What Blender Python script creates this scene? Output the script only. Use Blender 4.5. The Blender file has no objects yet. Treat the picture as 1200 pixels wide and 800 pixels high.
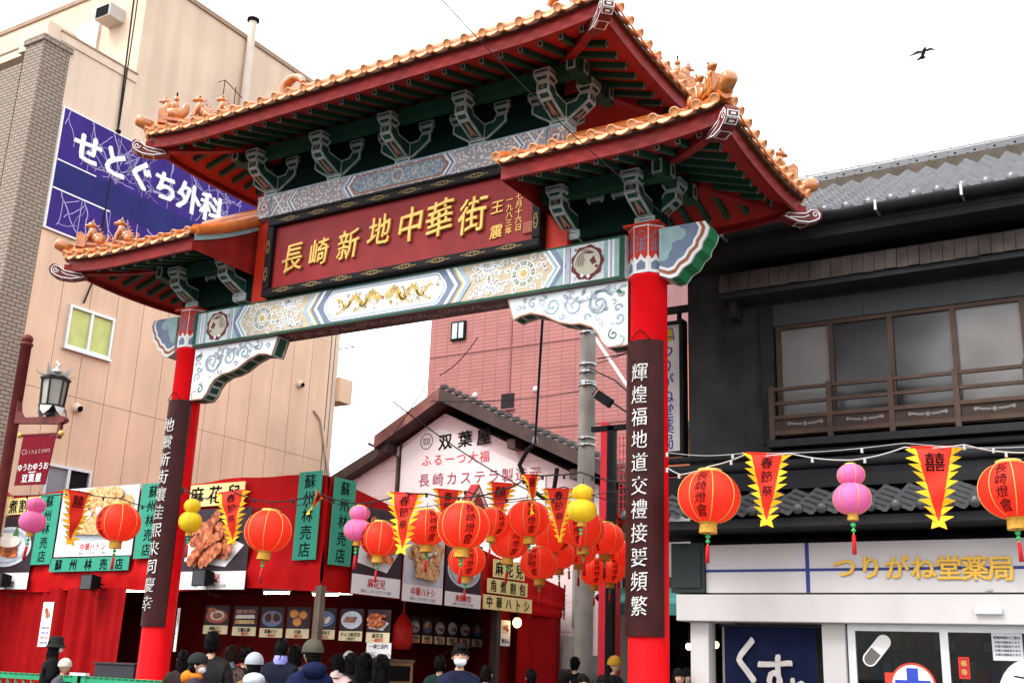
import bpy, bmesh, math, random
from mathutils import Vector, Matrix, Quaternion
random.seed(7)
R = math.radians
scene = bpy.context.scene
COL = scene.collection

# ------------------------------------------------------------------ camera
CAM = Vector((5.328, -11.860, 1.45))
FPX = 1284.4
_y, _p, _r = R(31.61), R(16.40), R(2.11)
_fw = Vector((-math.sin(_y), math.cos(_y), 0)); _rt = Vector((math.cos(_y), math.sin(_y), 0)); _up = Vector((0, 0, 1))
FWD = _fw*math.cos(_p) + _up*math.sin(_p); _u2 = _up*math.cos(_p) - _fw*math.sin(_p)
RGT = _rt*math.cos(_r) + _u2*math.sin(_r); UPV = _u2*math.cos(_r) - _rt*math.sin(_r)
cd = bpy.data.cameras.new('camera'); cam = bpy.data.objects.new('camera', cd); COL.objects.link(cam)
cd.sensor_fit = 'HORIZONTAL'; cd.sensor_width = 36.0; cd.lens = FPX*36/1200
cd.clip_start = 0.1; cd.clip_end = 3000
m = Matrix.Identity(4)
for i in range(3):
    m[i][0] = RGT[i]; m[i][1] = UPV[i]; m[i][2] = -FWD[i]; m[i][3] = CAM[i]
cam.matrix_world = m
scene.camera = cam

def ray(x, y): return FWD + RGT*((x-600)/FPX) + UPV*((400-y)/FPX)
def onY(x, y, Y):
    d = ray(x, y); return CAM + d*((Y-CAM.y)/d.y)
def onX(x, y, X):
    d = ray(x, y); return CAM + d*((X-CAM.x)/d.x)
def at(x, y, dep): return CAM + ray(x, y)*dep

# ------------------------------------------------------------------ overcast sky, soft sun
SUN_EL, SUN_AZ = R(52), R(205)          # azimuth clockwise from +Y: sun is high, behind the camera's left
EXPOSURE = 1.3
w = bpy.data.worlds.new('World'); scene.world = w; w.use_nodes = True
nt = w.node_tree; nt.nodes.clear()
out = nt.nodes.new('ShaderNodeOutputWorld'); bg = nt.nodes.new('ShaderNodeBackground')
sky = nt.nodes.new('ShaderNodeTexSky'); sky.sky_type = 'NISHITA'; sky.sun_disc = False
sky.sun_elevation = SUN_EL; sky.sun_rotation = SUN_AZ; sky.air_density = 1.0; sky.dust_density = 4.0
hs = nt.nodes.new('ShaderNodeHueSaturation'); hs.inputs['Saturation'].default_value = 0.25
mixw = nt.nodes.new('ShaderNodeMix'); mixw.data_type = 'RGBA'; mixw.inputs[0].default_value = 0.75
mixw.inputs[7].default_value = (7.6, 7.7, 7.9, 1)
nt.links.new(sky.outputs[0], hs.inputs['Color']); nt.links.new(hs.outputs[0], mixw.inputs[6])
nt.links.new(mixw.outputs[2], bg.inputs[0]); bg.inputs[1].default_value = 0.15
nt.links.new(bg.outputs[0], out.inputs[0])
sl = bpy.data.lights.new('sun', 'SUN'); sl.energy = 1.3; sl.angle = R(25); sl.color = (1.0, 0.96, 0.9)
so = bpy.data.objects.new('sun', sl); COL.objects.link(so)
sd = Vector((math.sin(SUN_AZ)*math.cos(SUN_EL), math.cos(SUN_AZ)*math.cos(SUN_EL), math.sin(SUN_EL)))
so.rotation_euler = sd.to_track_quat('Z', 'Y').to_euler(); so.location = sd*60
vs = scene.view_settings
scene.display_settings.display_device = 'sRGB'
vs.view_transform = 'Standard'; vs.look = 'None'; vs.exposure = EXPOSURE; vs.gamma = 1; vs.use_curve_mapping = False
scene.cycles.max_bounces = 6; scene.cycles.diffuse_bounces = 4; scene.cycles.glossy_bounces = 3; scene.cycles.transmission_bounces = 4

# ------------------------------------------------------------------ materials
MATS = {}
def mat(name, col, rough=0.6, var=0.12, scale=6.0, bump=0.0, metal=0.0, spec=0.2, streak=0.0, bscale=None, emit=None, estr=0, coat=0.0):
    if name in MATS: return MATS[name]
    M = bpy.data.materials.new(name); M.use_nodes = True; t = M.node_tree; N = t.nodes; L = t.links
    b = N['Principled BSDF']; b.inputs['Roughness'].default_value = rough; b.inputs['Metallic'].default_value = metal
    b.inputs['Specular IOR Level'].default_value = spec
    if coat: b.inputs['Coat Weight'].default_value = coat; b.inputs['Coat Roughness'].default_value = 0.12
    tc = N.new('ShaderNodeTexCoord')
    src = None
    if var or streak:
        n = N.new('ShaderNodeTexNoise'); n.inputs['Scale'].default_value = scale; n.inputs['Detail'].default_value = 5
        L.new(tc.outputs['Object'], n.inputs['Vector'])
        mr = N.new('ShaderNodeMapRange'); mr.inputs[1].default_value = 0.3; mr.inputs[2].default_value = 0.7
        mr.inputs[3].default_value = 1-var; mr.inputs[4].default_value = 1+var*0.6
        L.new(n.outputs['Fac'], mr.inputs[0]); src = mr.outputs[0]
        if streak:
            mp = N.new('ShaderNodeMapping'); mp.inputs['Scale'].default_value = (2.6, 2.6, 0.22); L.new(tc.outputs['Object'], mp.inputs[0])
            n2 = N.new('ShaderNodeTexNoise'); n2.inputs['Scale'].default_value = 1.0; n2.inputs['Detail'].default_value = 4; L.new(mp.outputs[0], n2.inputs['Vector'])
            m2 = N.new('ShaderNodeMapRange'); m2.inputs[1].default_value = 0.35; m2.inputs[2].default_value = 0.65; m2.inputs[3].default_value = 1-streak; m2.inputs[4].default_value = 1.0
            L.new(n2.outputs['Fac'], m2.inputs[0])
            mu = N.new('ShaderNodeMath'); mu.operation = 'MULTIPLY'; L.new(src, mu.inputs[0]); L.new(m2.outputs[0], mu.inputs[1]); src = mu.outputs[0]
        vm = N.new('ShaderNodeVectorMath'); vm.operation = 'SCALE'; vm.inputs[0].default_value = col[:3]
        L.new(src, vm.inputs['Scale']); L.new(vm.outputs[0], b.inputs['Base Color'])
    else:
        b.inputs['Base Color'].default_value = (*col[:3], 1)
    if bump:
        n3 = N.new('ShaderNodeTexNoise'); n3.inputs['Scale'].default_value = bscale or scale*3; n3.inputs['Detail'].default_value = 4
        L.new(tc.outputs['Object'], n3.inputs['Vector'])
        bp = N.new('ShaderNodeBump'); bp.inputs['Strength'].default_value = bump; bp.inputs['Distance'].default_value = 0.02
        L.new(n3.outputs['Fac'], bp.inputs['Height']); L.new(bp.outputs[0], b.inputs['Normal'])
    if emit:
        b.inputs['Emission Color'].default_value = (*emit, 1); b.inputs['Emission Strength'].default_value = estr
    MATS[name] = M
    return M

def brickmat(name, c1, c2, mortar, bw, bh, ms=0.01, rough=0.7, offset=0.5, bump=0.4, var=0.12):
    M = bpy.data.materials.new(name); M.use_nodes = True; t = M.node_tree; N = t.nodes; L = t.links
    b = N['Principled BSDF']; b.inputs['Roughness'].default_value = rough; b.inputs['Specular IOR Level'].default_value = 0.3
    tc = N.new('ShaderNodeTexCoord'); sx = N.new('ShaderNodeSeparateXYZ'); L.new(tc.outputs['Object'], sx.inputs[0])
    ad = N.new('ShaderNodeMath'); ad.operation = 'ADD'; L.new(sx.outputs[0], ad.inputs[0]); L.new(sx.outputs[1], ad.inputs[1])
    cx = N.new('ShaderNodeCombineXYZ'); L.new(ad.outputs[0], cx.inputs[0]); L.new(sx.outputs[2], cx.inputs[1])
    br = N.new('ShaderNodeTexBrick'); br.offset = offset; br.inputs['Scale'].default_value = 1
    br.inputs['Brick Width'].default_value = bw; br.inputs['Row Height'].default_value = bh; br.inputs['Mortar Size'].default_value = ms
    br.inputs['Color1'].default_value = (*c1, 1); br.inputs['Color2'].default_value = (*c2, 1); br.inputs['Mortar'].default_value = (*mortar, 1)
    L.new(cx.outputs[0], br.inputs['Vector'])
    n = N.new('ShaderNodeTexNoise'); n.inputs['Scale'].default_value = 0.6; n.inputs['Detail'].default_value = 6; L.new(tc.outputs['Object'], n.inputs['Vector'])
    mr = N.new('ShaderNodeMapRange'); mr.inputs[1].default_value = 0.3; mr.inputs[2].default_value = 0.7; mr.inputs[3].default_value = 1-var; mr.inputs[4].default_value = 1+var*.5; L.new(n.outputs['Fac'], mr.inputs[0])
    vm = N.new('ShaderNodeVectorMath'); vm.operation = 'SCALE'; L.new(br.outputs['Color'], vm.inputs[0]); L.new(mr.outputs[0], vm.inputs['Scale'])
    L.new(vm.outputs[0], b.inputs['Base Color'])
    bp = N.new('ShaderNodeBump'); bp.inputs['Strength'].default_value = bump; bp.inputs['Distance'].default_value = 0.01; bp.invert = True
    L.new(br.outputs['Fac'], bp.inputs['Height']); L.new(bp.outputs[0], b.inputs['Normal'])
    MATS[name] = M; return M

def blotchmat(name, stops, scale=9, rough=0.5, kind='noise', detail=4, bump=0.0):
    M = bpy.data.materials.new(name); M.use_nodes = True; t = M.node_tree; N = t.nodes; L = t.links
    b = N['Principled BSDF']; b.inputs['Roughness'].default_value = rough; b.inputs['Specular IOR Level'].default_value = 0.3
    tc = N.new('ShaderNodeTexCoord')
    if kind == 'noise':
        n = N.new('ShaderNodeTexNoise'); n.inputs['Scale'].default_value = scale; n.inputs['Detail'].default_value = detail; o = n.outputs['Fac']
    else:
        n = N.new('ShaderNodeTexVoronoi'); n.inputs['Scale'].default_value = scale; o = n.outputs['Distance']
    L.new(tc.outputs['Object'], n.inputs['Vector'])
    cr = N.new('ShaderNodeValToRGB'); e = cr.color_ramp.elements
    e[0].position = stops[0][0]; e[0].color = (*stops[0][1], 1); e[1].position = stops[-1][0]; e[1].color = (*stops[-1][1], 1)
    for p, c in stops[1:-1]:
        k = e.new(p); k.color = (*c, 1)
    L.new(o, cr.inputs[0]); L.new(cr.outputs[0], b.inputs['Base Color'])
    if bump:
        bp = N.new('ShaderNodeBump'); bp.inputs['Strength'].default_value = bump; bp.inputs['Distance'].default_value = 0.02
        L.new(o, bp.inputs['Height']); L.new(bp.outputs[0], b.inputs['Normal'])
    MATS[name] = M; return M

def papermat(name, col, trans=0.35, lit=None, lits=0):
    M = bpy.data.materials.new(name); M.use_nodes = True; t = M.node_tree; N = t.nodes; L = t.links
    b = N['Principled BSDF']; b.inputs['Base Color'].default_value = (*col, 1); b.inputs['Roughness'].default_value = 0.55; b.inputs['Specular IOR Level'].default_value = 0.25
    tc = N.new('ShaderNodeTexCoord'); n = N.new('ShaderNodeTexNoise'); n.inputs['Scale'].default_value = 5; L.new(tc.outputs['Object'], n.inputs['Vector'])
    mr = N.new('ShaderNodeMapRange'); mr.inputs[1].default_value = 0.3; mr.inputs[2].default_value = 0.7; mr.inputs[3].default_value = .85; mr.inputs[4].default_value = 1.08; L.new(n.outputs['Fac'], mr.inputs[0])
    vm = N.new('ShaderNodeVectorMath'); vm.operation = 'SCALE'; vm.inputs[0].default_value = col; L.new(mr.outputs[0], vm.inputs['Scale']); L.new(vm.outputs[0], b.inputs['Base Color'])
    tr = N.new('ShaderNodeBsdfTranslucent'); tr.inputs[0].default_value = (*col, 1)
    mx = N.new('ShaderNodeMixShader'); mx.inputs[0].default_value = trans
    if lit: b.inputs['Emission Color'].default_value = (*lit, 1); b.inputs['Emission Strength'].default_value = lits  # optional glow in the paper itself, without a bulb
    L.new(b.outputs[0], mx.inputs[1]); L.new(tr.outputs[0], mx.inputs[2]); L.new(mx.outputs[0], N['Material Output'].inputs[0])
    MATS[name] = M; return M

def glassmat(name, tint=(0.75, 0.8, 0.8), rough=0.03, alpha=0.5):
    M = bpy.data.materials.new(name); M.use_nodes = True; t = M.node_tree; N = t.nodes; L = t.links
    g = N.new('ShaderNodeBsdfGlossy'); g.inputs['Roughness'].default_value = rough
    tr = N.new('ShaderNodeBsdfTransparent'); tr.inputs[0].default_value = (*tint, 1)
    fr = N.new('ShaderNodeFresnel'); fr.inputs[0].default_value = 1.22
    mx = N.new('ShaderNodeMixShader'); L.new(fr.outputs[0], mx.inputs[0]); L.new(tr.outputs[0], mx.inputs[1]); L.new(g.outputs[0], mx.inputs[2])
    L.new(mx.outputs[0], N['Material Output'].inputs[0]); MATS[name] = M; return M

# ------------------------------------------------------------------ geometry helpers
ORIG = {}
class Fr:                               # a 2-D drawing frame in space
    def __init__(s, O, U, V): s.O = Vector(O); s.U = Vector(U).normalized(); s.V = Vector(V).normalized(); s.N = s.U.cross(s.V)
    def p(s, u, v, n=0.0): return s.O + s.U*u + s.V*v + s.N*n
def FY(Y, x=0, z=0): return Fr((x, Y, z), (1, 0, 0), (0, 0, 1))       # faces -Y
def FX(X, y=0, z=0): return Fr((X, y, z), (0, 1, 0), (0, 0, 1))       # faces +X

class MB:
    def __init__(s): s.v = []; s.f = []; s.mi = []; s.sm = []; s.mats = []
    def _m(s, M):
        if M not in s.mats: s.mats.append(M)
        return s.mats.index(M)
    def add(s, vs, fs, M, smooth=False):
        o = len(s.v); s.v.extend([tuple(v) for v in vs]); k = s._m(M)
        for f in fs: s.f.append(tuple(i+o for i in f)); s.mi.append(k); s.sm.append(smooth)
    def quad(s, a, b, c, d, M): s.add([a, b, c, d], [(0, 1, 2, 3)], M)
    def box(s, lo, hi, M):
        x0, y0, z0 = lo; x1, y1, z1 = hi
        s.add([(x0,y0,z0),(x1,y0,z0),(x1,y1,z0),(x0,y1,z0),(x0,y0,z1),(x1,y0,z1),(x1,y1,z1),(x0,y1,z1)],
              [(0,3,2,1),(4,5,6,7),(0,1,5,4),(1,2,6,5),(2,3,7,6),(3,0,4,7)], M)
    def bar(s, a, b, w, h, M, up=(0, 0, 1), w2=None, h2=None, endM=None, rim=None):   # a beam from a to b, width w, height h
        a = Vector(a); b = Vector(b); d = (b-a).normalized(); u = Vector(up)
        sx = d.cross(u)
        if sx.length < 1e-4: sx = Vector((1, 0, 0))
        sx.normalize(); uz = sx.cross(d)
        w2 = w2 or w; h2 = h2 or h
        A = [a+sx*(i*w/2)+uz*(j*h/2) for i, j in ((-1,-1),(1,-1),(1,1),(-1,1))]
        B = [b+sx*(i*w2/2)+uz*(j*h2/2) for i, j in ((-1,-1),(1,-1),(1,1),(-1,1))]
        s.add(A+B, [(3,2,1,0),(4,5,6,7),(0,1,5,4),(1,2,6,5),(2,3,7,6),(3,0,4,7)], M)
    def prism(s, fr, pts, n0, n1, M, sideM=None, backM=None):
        k = len(pts); A = [fr.p(u, v, n1) for u, v in pts]; B = [fr.p(u, v, n0) for u, v in pts]
        area = sum(pts[i][0]*pts[(i+1)%k][1]-pts[(i+1)%k][0]*pts[i][1] for i in range(k))
        if area < 0: A.reverse(); B.reverse()
        s.add(A, [tuple(range(k))], M); s.add(B, [tuple(reversed(range(k)))], backM or M)
        s.add(B+A, [(i, (i+1)%k, k+(i+1)%k, k+i) for i in range(k)], sideM or M)
    def poly(s, fr, pts, off, M):
        k = len(pts); area = sum(pts[i][0]*pts[(i+1)%k][1]-pts[(i+1)%k][0]*pts[i][1] for i in range(k))
        if area < 0: pts = list(reversed(pts))
        s.add([fr.p(u, v, off) for u, v in pts], [tuple(range(k))], M)
    def rect(s, fr, u0, v0, u1, v1, off, M): s.poly(fr, [(u0,v0),(u1,v0),(u1,v1),(u0,v1)], off, M)
    def disc(s, fr, u, v, r, off, M, n=20, ry=None, rot=0):
        ry = ry or r; c, sn = math.cos(rot), math.sin(rot)
        P = []
        for i in range(n):
            a = 2*math.pi*i/n; x, y = r*math.cos(a), ry*math.sin(a); P.append((u+x*c-y*sn, v+x*sn+y*c))
        s.poly(fr, P, off, M)
    def stroke(s, fr, pts, w, off, M, closed=False, taper=False):
        n = len(pts)
        if n < 2: return
        P = [Vector(p).to_2d() for p in pts]; L = []; Rr = []
        for i in range(n):
            a = P[i-1] if (i > 0 or closed) else P[i]; b = P[(i+1) % n] if (i < n-1 or closed) else P[i]
            d = b-a
            if d.length < 1e-9: d = Vector((1, 0))
            d.normalize(); q = Vector((-d.y, d.x)); ww = w/2
            if taper: ww *= (1 - 0.75*i/(n-1))
            L.append(P[i]+q*ww); Rr.append(P[i]-q*ww)
        vs = [fr.p(a.x, a.y, off) for a in L] + [fr.p(a.x, a.y, off) for a in Rr]
        m_ = n if closed else n-1
        s.add(vs, [(i, n+i, n+(i+1) % n, (i+1) % n) for i in range(m_)], M)
    def ring(s, fr, u, v, r, w, off, M, n=24, ry=None):
        ry = ry or r
        s.stroke(fr, [(u+r*math.cos(2*math.pi*i/n), v+ry*math.sin(2*math.pi*i/n)) for i in range(n)], w, off, M, True)
    def spiral(s, fr, u, v, r, turns, a0, w, off, M, cw=1, n=None):
        n = n or max(8, int(10*turns))
        s.stroke(fr, [(u+r*(1-.85*i/(n-1))*math.cos(a0+cw*turns*2*math.pi*i/(n-1)), v+r*(1-.85*i/(n-1))*math.sin(a0+cw*turns*2*math.pi*i/(n-1))) for i in range(n)], w, off, M)
    def tube(s, path, r, M, n=8, cap=True, smooth=True, radii=None):
        P = [Vector(p) for p in path]; k = len(P); rings = []
        prev = None
        for i in range(k):
            d = (P[min(i+1, k-1)]-P[max(i-1, 0)])
            if d.length < 1e-9: d = Vector((0, 0, 1))
            d.normalize()
            if prev is None:
                u = d.cross(Vector((0, 0, 1)))
                if u.length < 1e-3: u = d.cross(Vector((1, 0, 0)))
            else: u = prev - d*prev.dot(d)
            u.normalize(); prev = u; v = d.cross(u); rr = radii[i] if radii else r
            rings.append([P[i]+u*(rr*math.cos(2*math.pi*j/n))+v*(rr*math.sin(2*math.pi*j/n)) for j in range(n)])
        vs = [q for rg in rings for q in rg]
        fs = [(i*n+j, i*n+(j+1) % n, (i+1)*n+(j+1) % n, (i+1)*n+j) for i in range(k-1) for j in range(n)]
        s.add(vs, fs, M, smooth)
        if cap:
            s.add(rings[0], [tuple(reversed(range(n)))], M); s.add(rings[-1], [tuple(range(n))], M)
    def lathe(s, prof, O, M, n=20, smooth=True, axis=(0, 0, 1), a0=0.0):
        O = Vector(O); q = Vector((0, 0, 1)).rotation_difference(Vector(axis)); vs = []
        k = len(prof)
        for r, z in prof:
            for j in range(n):
                a = a0+2*math.pi*j/n; vs.append(O + q @ Vector((r*math.cos(a), r*math.sin(a), z)))
        fs = [(i*n+j, i*n+(j+1) % n, (i+1)*n+(j+1) % n, (i+1)*n+j) for i in range(k-1) for j in range(n)]
        s.add(vs, fs, M, smooth)
        if prof[0][0] > 1e-4: s.add(vs[:n], [tuple(reversed(range(n)))], M)
        if prof[-1][0] > 1e-4: s.add(vs[-n:], [tuple(range(n))], M)
    def ellipsoid(s, c, r, M, nu=14, nv=9, rot=None, zmin=-1.0, zmax=1.0):
        c = Vector(c); vs = []; q = rot or Quaternion()
        a0 = math.asin(max(-1, zmin)); a1 = math.asin(min(1, zmax))
        for i in range(nv+1):
            t = a0+(a1-a0)*i/nv
            for j in range(nu):
                a = 2*math.pi*j/nu
                vs.append(c + q @ Vector((r[0]*math.cos(t)*math.cos(a), r[1]*math.cos(t)*math.sin(a), r[2]*math.sin(t))))
        fs = [(i*nu+j, i*nu+(j+1) % nu, (i+1)*nu+(j+1) % nu, (i+1)*nu+j) for i in range(nv) for j in range(nu)]
        s.add(vs, fs, M, True)
    def text(s, fr, txt, u, v, size, M, off=0.004, vertical=False, sp=1.0, sx=1.0, bold=0.012, shear=0.0, wob=0.0, depth=0.0, rot=0.0, drop=0.0):
        n = len(txt)
        for i, ch in enumerate(txt):
            if ch == ' ': continue
            if vertical: cu, cv = u, v+((n-1)/2-i)*size*sp
            else: cu, cv = u+(i-(n-1)/2)*size*sp*sx, v
            gv0, gf0 = glyph(ch, 0.0, depth); gv, gf = [], []
            sh = [(0, 0)] if bold < .004 else ([(-bold*.7, -bold*.4), (bold*.7, -bold*.4), (0, bold*.6)] if bold < .016 else [(-bold, -bold*.5), (bold, -bold*.5), (-bold*.4, bold*.7), (bold*.5, bold*.6), (0, 0)])
            for q_, (sx_, sy_) in enumerate(sh):
                o_ = len(gv); gv += [(x+sx_, y+sy_, z+q_*.0009/size) for x, y, z in gv0]; gf += [tuple(j+o_ for j in f_) for f_ in gf0]
            ph = random.random()*6; ro = rot+(random.uniform(-.04, .04) if wob else 0); c, sn = math.cos(ro), math.sin(ro)
            vs = []
            for x, y, z in gv:
                if wob:
                    x += wob*math.sin(y*9+ph)*.5; y += wob*math.sin(x*8+ph*1.7)*.5 + x*wob*2
                x += shear*y
                x, y = x*c-y*sn, x*sn+y*c
                vs.append(fr.p(cu+x*size*sx, cv+y*size, off+z*size))
            s.add(vs, gf, M)
    def build(s, name, parent=None, origin=None, bevel=0.0):
        me = bpy.data.meshes.new(name); o = Vector(origin) if origin is not None else Vector(ORIG.get(parent.name, (0, 0, 0)) if parent else (0, 0, 0))
        me.from_pydata([(v[0]-o.x, v[1]-o.y, v[2]-o.z) for v in s.v], [], s.f)
        for M in s.mats: me.materials.append(M)
        me.polygons.foreach_set('material_index', s.mi); me.polygons.foreach_set('use_smooth', s.sm)
        me.update()
        ob = bpy.data.objects.new(name, me); COL.objects.link(ob)
        ORIG[ob.name] = tuple(o)
        if parent: ob.parent = parent
        elif origin is not None: ob.location = o
        if bevel:
            b = ob.modifiers.new('bevel', 'BEVEL'); b.width = bevel; b.segments = 2; b.limit_method = 'ANGLE'
        return ob

_G = {}
def glyph(ch, bold=0.012, depth=0.0):
    k = (ch, round(bold, 3), round(depth, 3))
    if k in _G: return _G[k]
    c = bpy.data.curves.new('g', 'FONT'); c.body = ch; c.size = 1; c.offset = bold; c.resolution_u = 2
    if depth: c.extrude = depth; c.bevel_depth = depth*.35; c.bevel_resolution = 0
    o = bpy.data.objects.new('g', c); COL.objects.link(o)
    dg = bpy.context.evaluated_depsgraph_get(); me = bpy.data.meshes.new_from_object(o.evaluated_get(dg))
    vs = [(v.co.x-.5, v.co.y-.38, v.co.z+(depth*1.35 if depth else 0)) for v in me.vertices]
    if ch.isascii():
        xs = [v[0] for v in vs] or [0]; cx = (min(xs)+max(xs))/2; vs = [(x-cx, y, z) for x, y, z in vs]
    fs = [tuple(p.vertices) for p in me.polygons]
    bpy.data.objects.remove(o); bpy.data.curves.remove(c); bpy.data.meshes.remove(me)
    _G[k] = (vs, fs); return _G[k]

def skin(verts, edges, radii, sub=2):
    me = bpy.data.meshes.new('s'); me.from_pydata(verts, edges, [])
    o = bpy.data.objects.new('s', me); COL.objects.link(o)
    md = o.modifiers.new('sk', 'SKIN'); md.use_smooth_shade = True
    for i, sv in enumerate(me.skin_vertices[0].data):
        r = radii[i]; sv.radius = (r, r) if not isinstance(r, tuple) else r
        sv.use_root = (i == 0)
    sb = o.modifiers.new('ss', 'SUBSURF'); sb.levels = sub; sb.render_levels = sub
    dg = bpy.context.evaluated_depsgraph_get(); m2 = bpy.data.meshes.new_from_object(o.evaluated_get(dg))
    vs = [tuple(v.co) for v in m2.vertices]; fs = [tuple(p.vertices) for p in m2.polygons]
    bpy.data.objects.remove(o); bpy.data.meshes.remove(me); bpy.data.meshes.remove(m2)
    return vs, fs

def thing(name, label, cat, loc=(0, 0, 0), group=None, rz=0.0, local=False):
    o = bpy.data.objects.new(name, None); COL.objects.link(o); o.location = loc; o.rotation_euler = (0, 0, rz)
    o.empty_display_size = 0.2
    ORIG[o.name] = (0, 0, 0) if local else tuple(loc)
    return tag(o, label, cat, group)
def tag(o, label, cat, group=None):
    o['label'] = label; o['category'] = cat
    if group: o['group'] = group
    return o
def kindof(o, k): o['kind'] = k; return o
def copy_tree(o, parent=None):
    c = o.copy(); COL.objects.link(c)
    if parent: c.parent = parent
    for ch in list(o.children): copy_tree(ch, c)
    return c
# ------------------------------------------------------------------ shared materials
RED_COL = mat('red column paint', (0.74, 0.004, 0.008), 0.5, 0.10, 3, spec=0.07, streak=0.14, bump=.04, bscale=25)
RED_POST = mat('vermilion post paint', (0.55, 0.028, 0.01), 0.5, 0.15, 5, streak=0.15)
RED_EAVE = mat('eave board red', (0.27, 0.016, 0.014), 0.55, 0.25, 4, streak=0.3, bump=.1)
RED_SOF = mat('soffit red', (0.34, 0.022, 0.016), 0.7, 0.2, 4)
GREEN = mat('rafter green', (0.015, 0.068, 0.038), 0.6, 0.2, 5)
GREEN_D = mat('bracket green', (0.016, 0.066, 0.047), 0.6, 0.25, 6, spec=.12)
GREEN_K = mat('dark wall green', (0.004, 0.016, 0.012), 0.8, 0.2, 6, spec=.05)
GREEN_B = mat('bright green', (0.02, 0.17, 0.06), 0.5, 0.15, 6)
RIM = mat('white outline paint', (0.40, 0.45, 0.42), 0.6, 0.25, 9)
TILE = mat('orange glazed tile', (0.62, 0.17, 0.035), 0.3, 0.25, 7, spec=0.5, coat=0.15)
TILE_P = mat('pan tile end glaze', (0.68, 0.32, 0.14), 0.3, 0.3, 11, spec=.5, bump=.2)
TILE_E = mat('tile end glaze', (0.72, 0.29, 0.11), 0.35, 0.25, 11, spec=0.5, bump=.3)
TILE_D = mat('dark brown tile bed', (0.1, 0.05, 0.03), 0.9, 0.3, 8)  # even dark brown for the bed under the eave tiles
BEAST = mat('amber beast glaze', (0.45, 0.14, 0.018), 0.25, 0.4, 12, spec=0.6, coat=0.5, bump=.25, bscale=30)
BLACKW = mat('black lacquer', (0.012, 0.010, 0.011), 0.4, 0.2, 6, spec=.08)
PLAQ = mat('maroon plaque lacquer', (0.042, 0.009, 0.009), 0.45, 0.25, 4, spec=.10, streak=0.3)
NAME_RED = mat('name board red', (0.26, 0.016, 0.018), 0.5, 0.18, 2.5, streak=0.2)
GOLD = mat('gold leaf', (0.68, 0.41, 0.11), 0.35, 0.15, 10, metal=0.35)
GOLD_D = mat('tarnished gold', (0.22, 0.15, 0.06), 0.5, 0.3, 20, metal=0.3)
WHITE = mat('white paint', (0.78, 0.77, 0.76), 0.55, 0.06, 4)
CHALK = mat('white brush lettering', (0.58, 0.57, 0.55), 0.6, 0.12, 20)
PANEL = mat('pale beam paint', (0.62, 0.65, 0.65), 0.5, 0.1, 5)
BLUEG = mat('slate blue paint', (0.16, 0.2, 0.29), 0.55, 0.15, 7)
BLUEP = mat('powder blue paint', (0.33, 0.42, 0.5), 0.55, 0.12, 7)
TEALP = mat('pale teal paint', (0.28, 0.42, 0.42), 0.55, 0.15, 9)
LILAC = mat('lilac paint', (0.42, 0.39, 0.5), 0.55, 0.15, 9)
SAND = mat('sand paint', (0.5, 0.41, 0.29), 0.55, 0.1, 9)
TANG = mat('ochre paint', (0.5, 0.37, 0.11), 0.5, 0.12, 9)
RUST = mat('russet paint', (0.34, 0.11, 0.05), 0.55, 0.15, 9)
MAROON = mat('maroon paint', (0.13, 0.02, 0.02), 0.5, 0.15, 6)
BEIGE = mat('bone paint', (0.52, 0.48, 0.38), 0.55, 0.1, 8)
PEACH = mat('peach paint', (0.42, 0.22, 0.14), 0.55, 0.2, 30)
PINKP = mat('dusty pink paint', (0.45, 0.3, 0.26), 0.6, 0.1, 8)
UNDER = mat('maroon soffit paint', (0.055, 0.025, 0.03), 0.5, 0.2, 5)
FRET = blotchmat('painted brocade', [(0.0, (0.24, 0.3, 0.35)), (0.22, (0.62, 0.64, 0.63)), (0.36, (0.58, 0.59, 0.57)), (0.46, (0.38, 0.2, 0.15)), (0.6, (0.25, 0.28, 0.32))], 22, 0.6, 'voronoi')
FRET2 = blotchmat('blue brocade', [(0.0, (0.36, 0.16, 0.12)), (0.2, (0.44, 0.48, 0.5)), (0.4, (0.26, 0.31, 0.36)), (0.6, (0.16, 0.2, 0.25))], 30, 0.6, 'voronoi')
INK = mat('black ink', (0.006, 0.006, 0.007), 0.7, 0, spec=.05)
METAL_D = mat('dark metal', (0.010, 0.010, 0.011), 0.6, 0.2, 8, spec=.05)
METAL_G = mat('galvanised metal', (0.4, 0.41, 0.42), 0.45, 0.15, 8, metal=0.7)
ALU = mat('aluminium frame', (0.62, 0.63, 0.65), 0.4, 0.08, 8, metal=0.4)
CABLE = mat('cable rubber', (0.02, 0.02, 0.022), 0.7, 0, spec=.1)
DARK = mat('dark interior', (0.012, 0.010, 0.010), 0.9, 0.2, 3, spec=.03)

# ------------------------------------------------------------------ ground
g = MB(); g.quad((-900, -900, 0), (900, -900, 0), (900, 900, 0), (-900, 900, 0), mat('asphalt', (0.06, 0.06, 0.062), 0.85, 0.2, 1.5, bump=.3, bscale=60))
kindof(g.build('ground'), 'structure')
g = MB(); g.quad((-6.6, -3.2, .004), (-.7, -3.2, .004), (-.7, 60, .004), (-6.6, 60, .004), brickmat('street paving', (.3, .22, .18), (.26, .2, .17), (.14, .13, .12), .4, .2, .008, .8))
kindof(g.build('street_paving'), 'structure')
g = MB(); g.box((-.7, -3, 0), (14, 1.9, .12), mat('pavement slabs', (.3, .29, .28), .8, .15, 3)); g.box((-30, -1.2, 0), (-10, 1.4, .12), MATS['pavement slabs'])
kindof(g.build('pavement'), 'structure')

# ------------------------------------------------------------------ the archway gate
GX, GW = -4.018, 8.036
gate = thing('archway_gate', 'ornate Chinese archway gate with orange tiled roofs spanning the street', 'gate', (GX, 0, 0))

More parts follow.
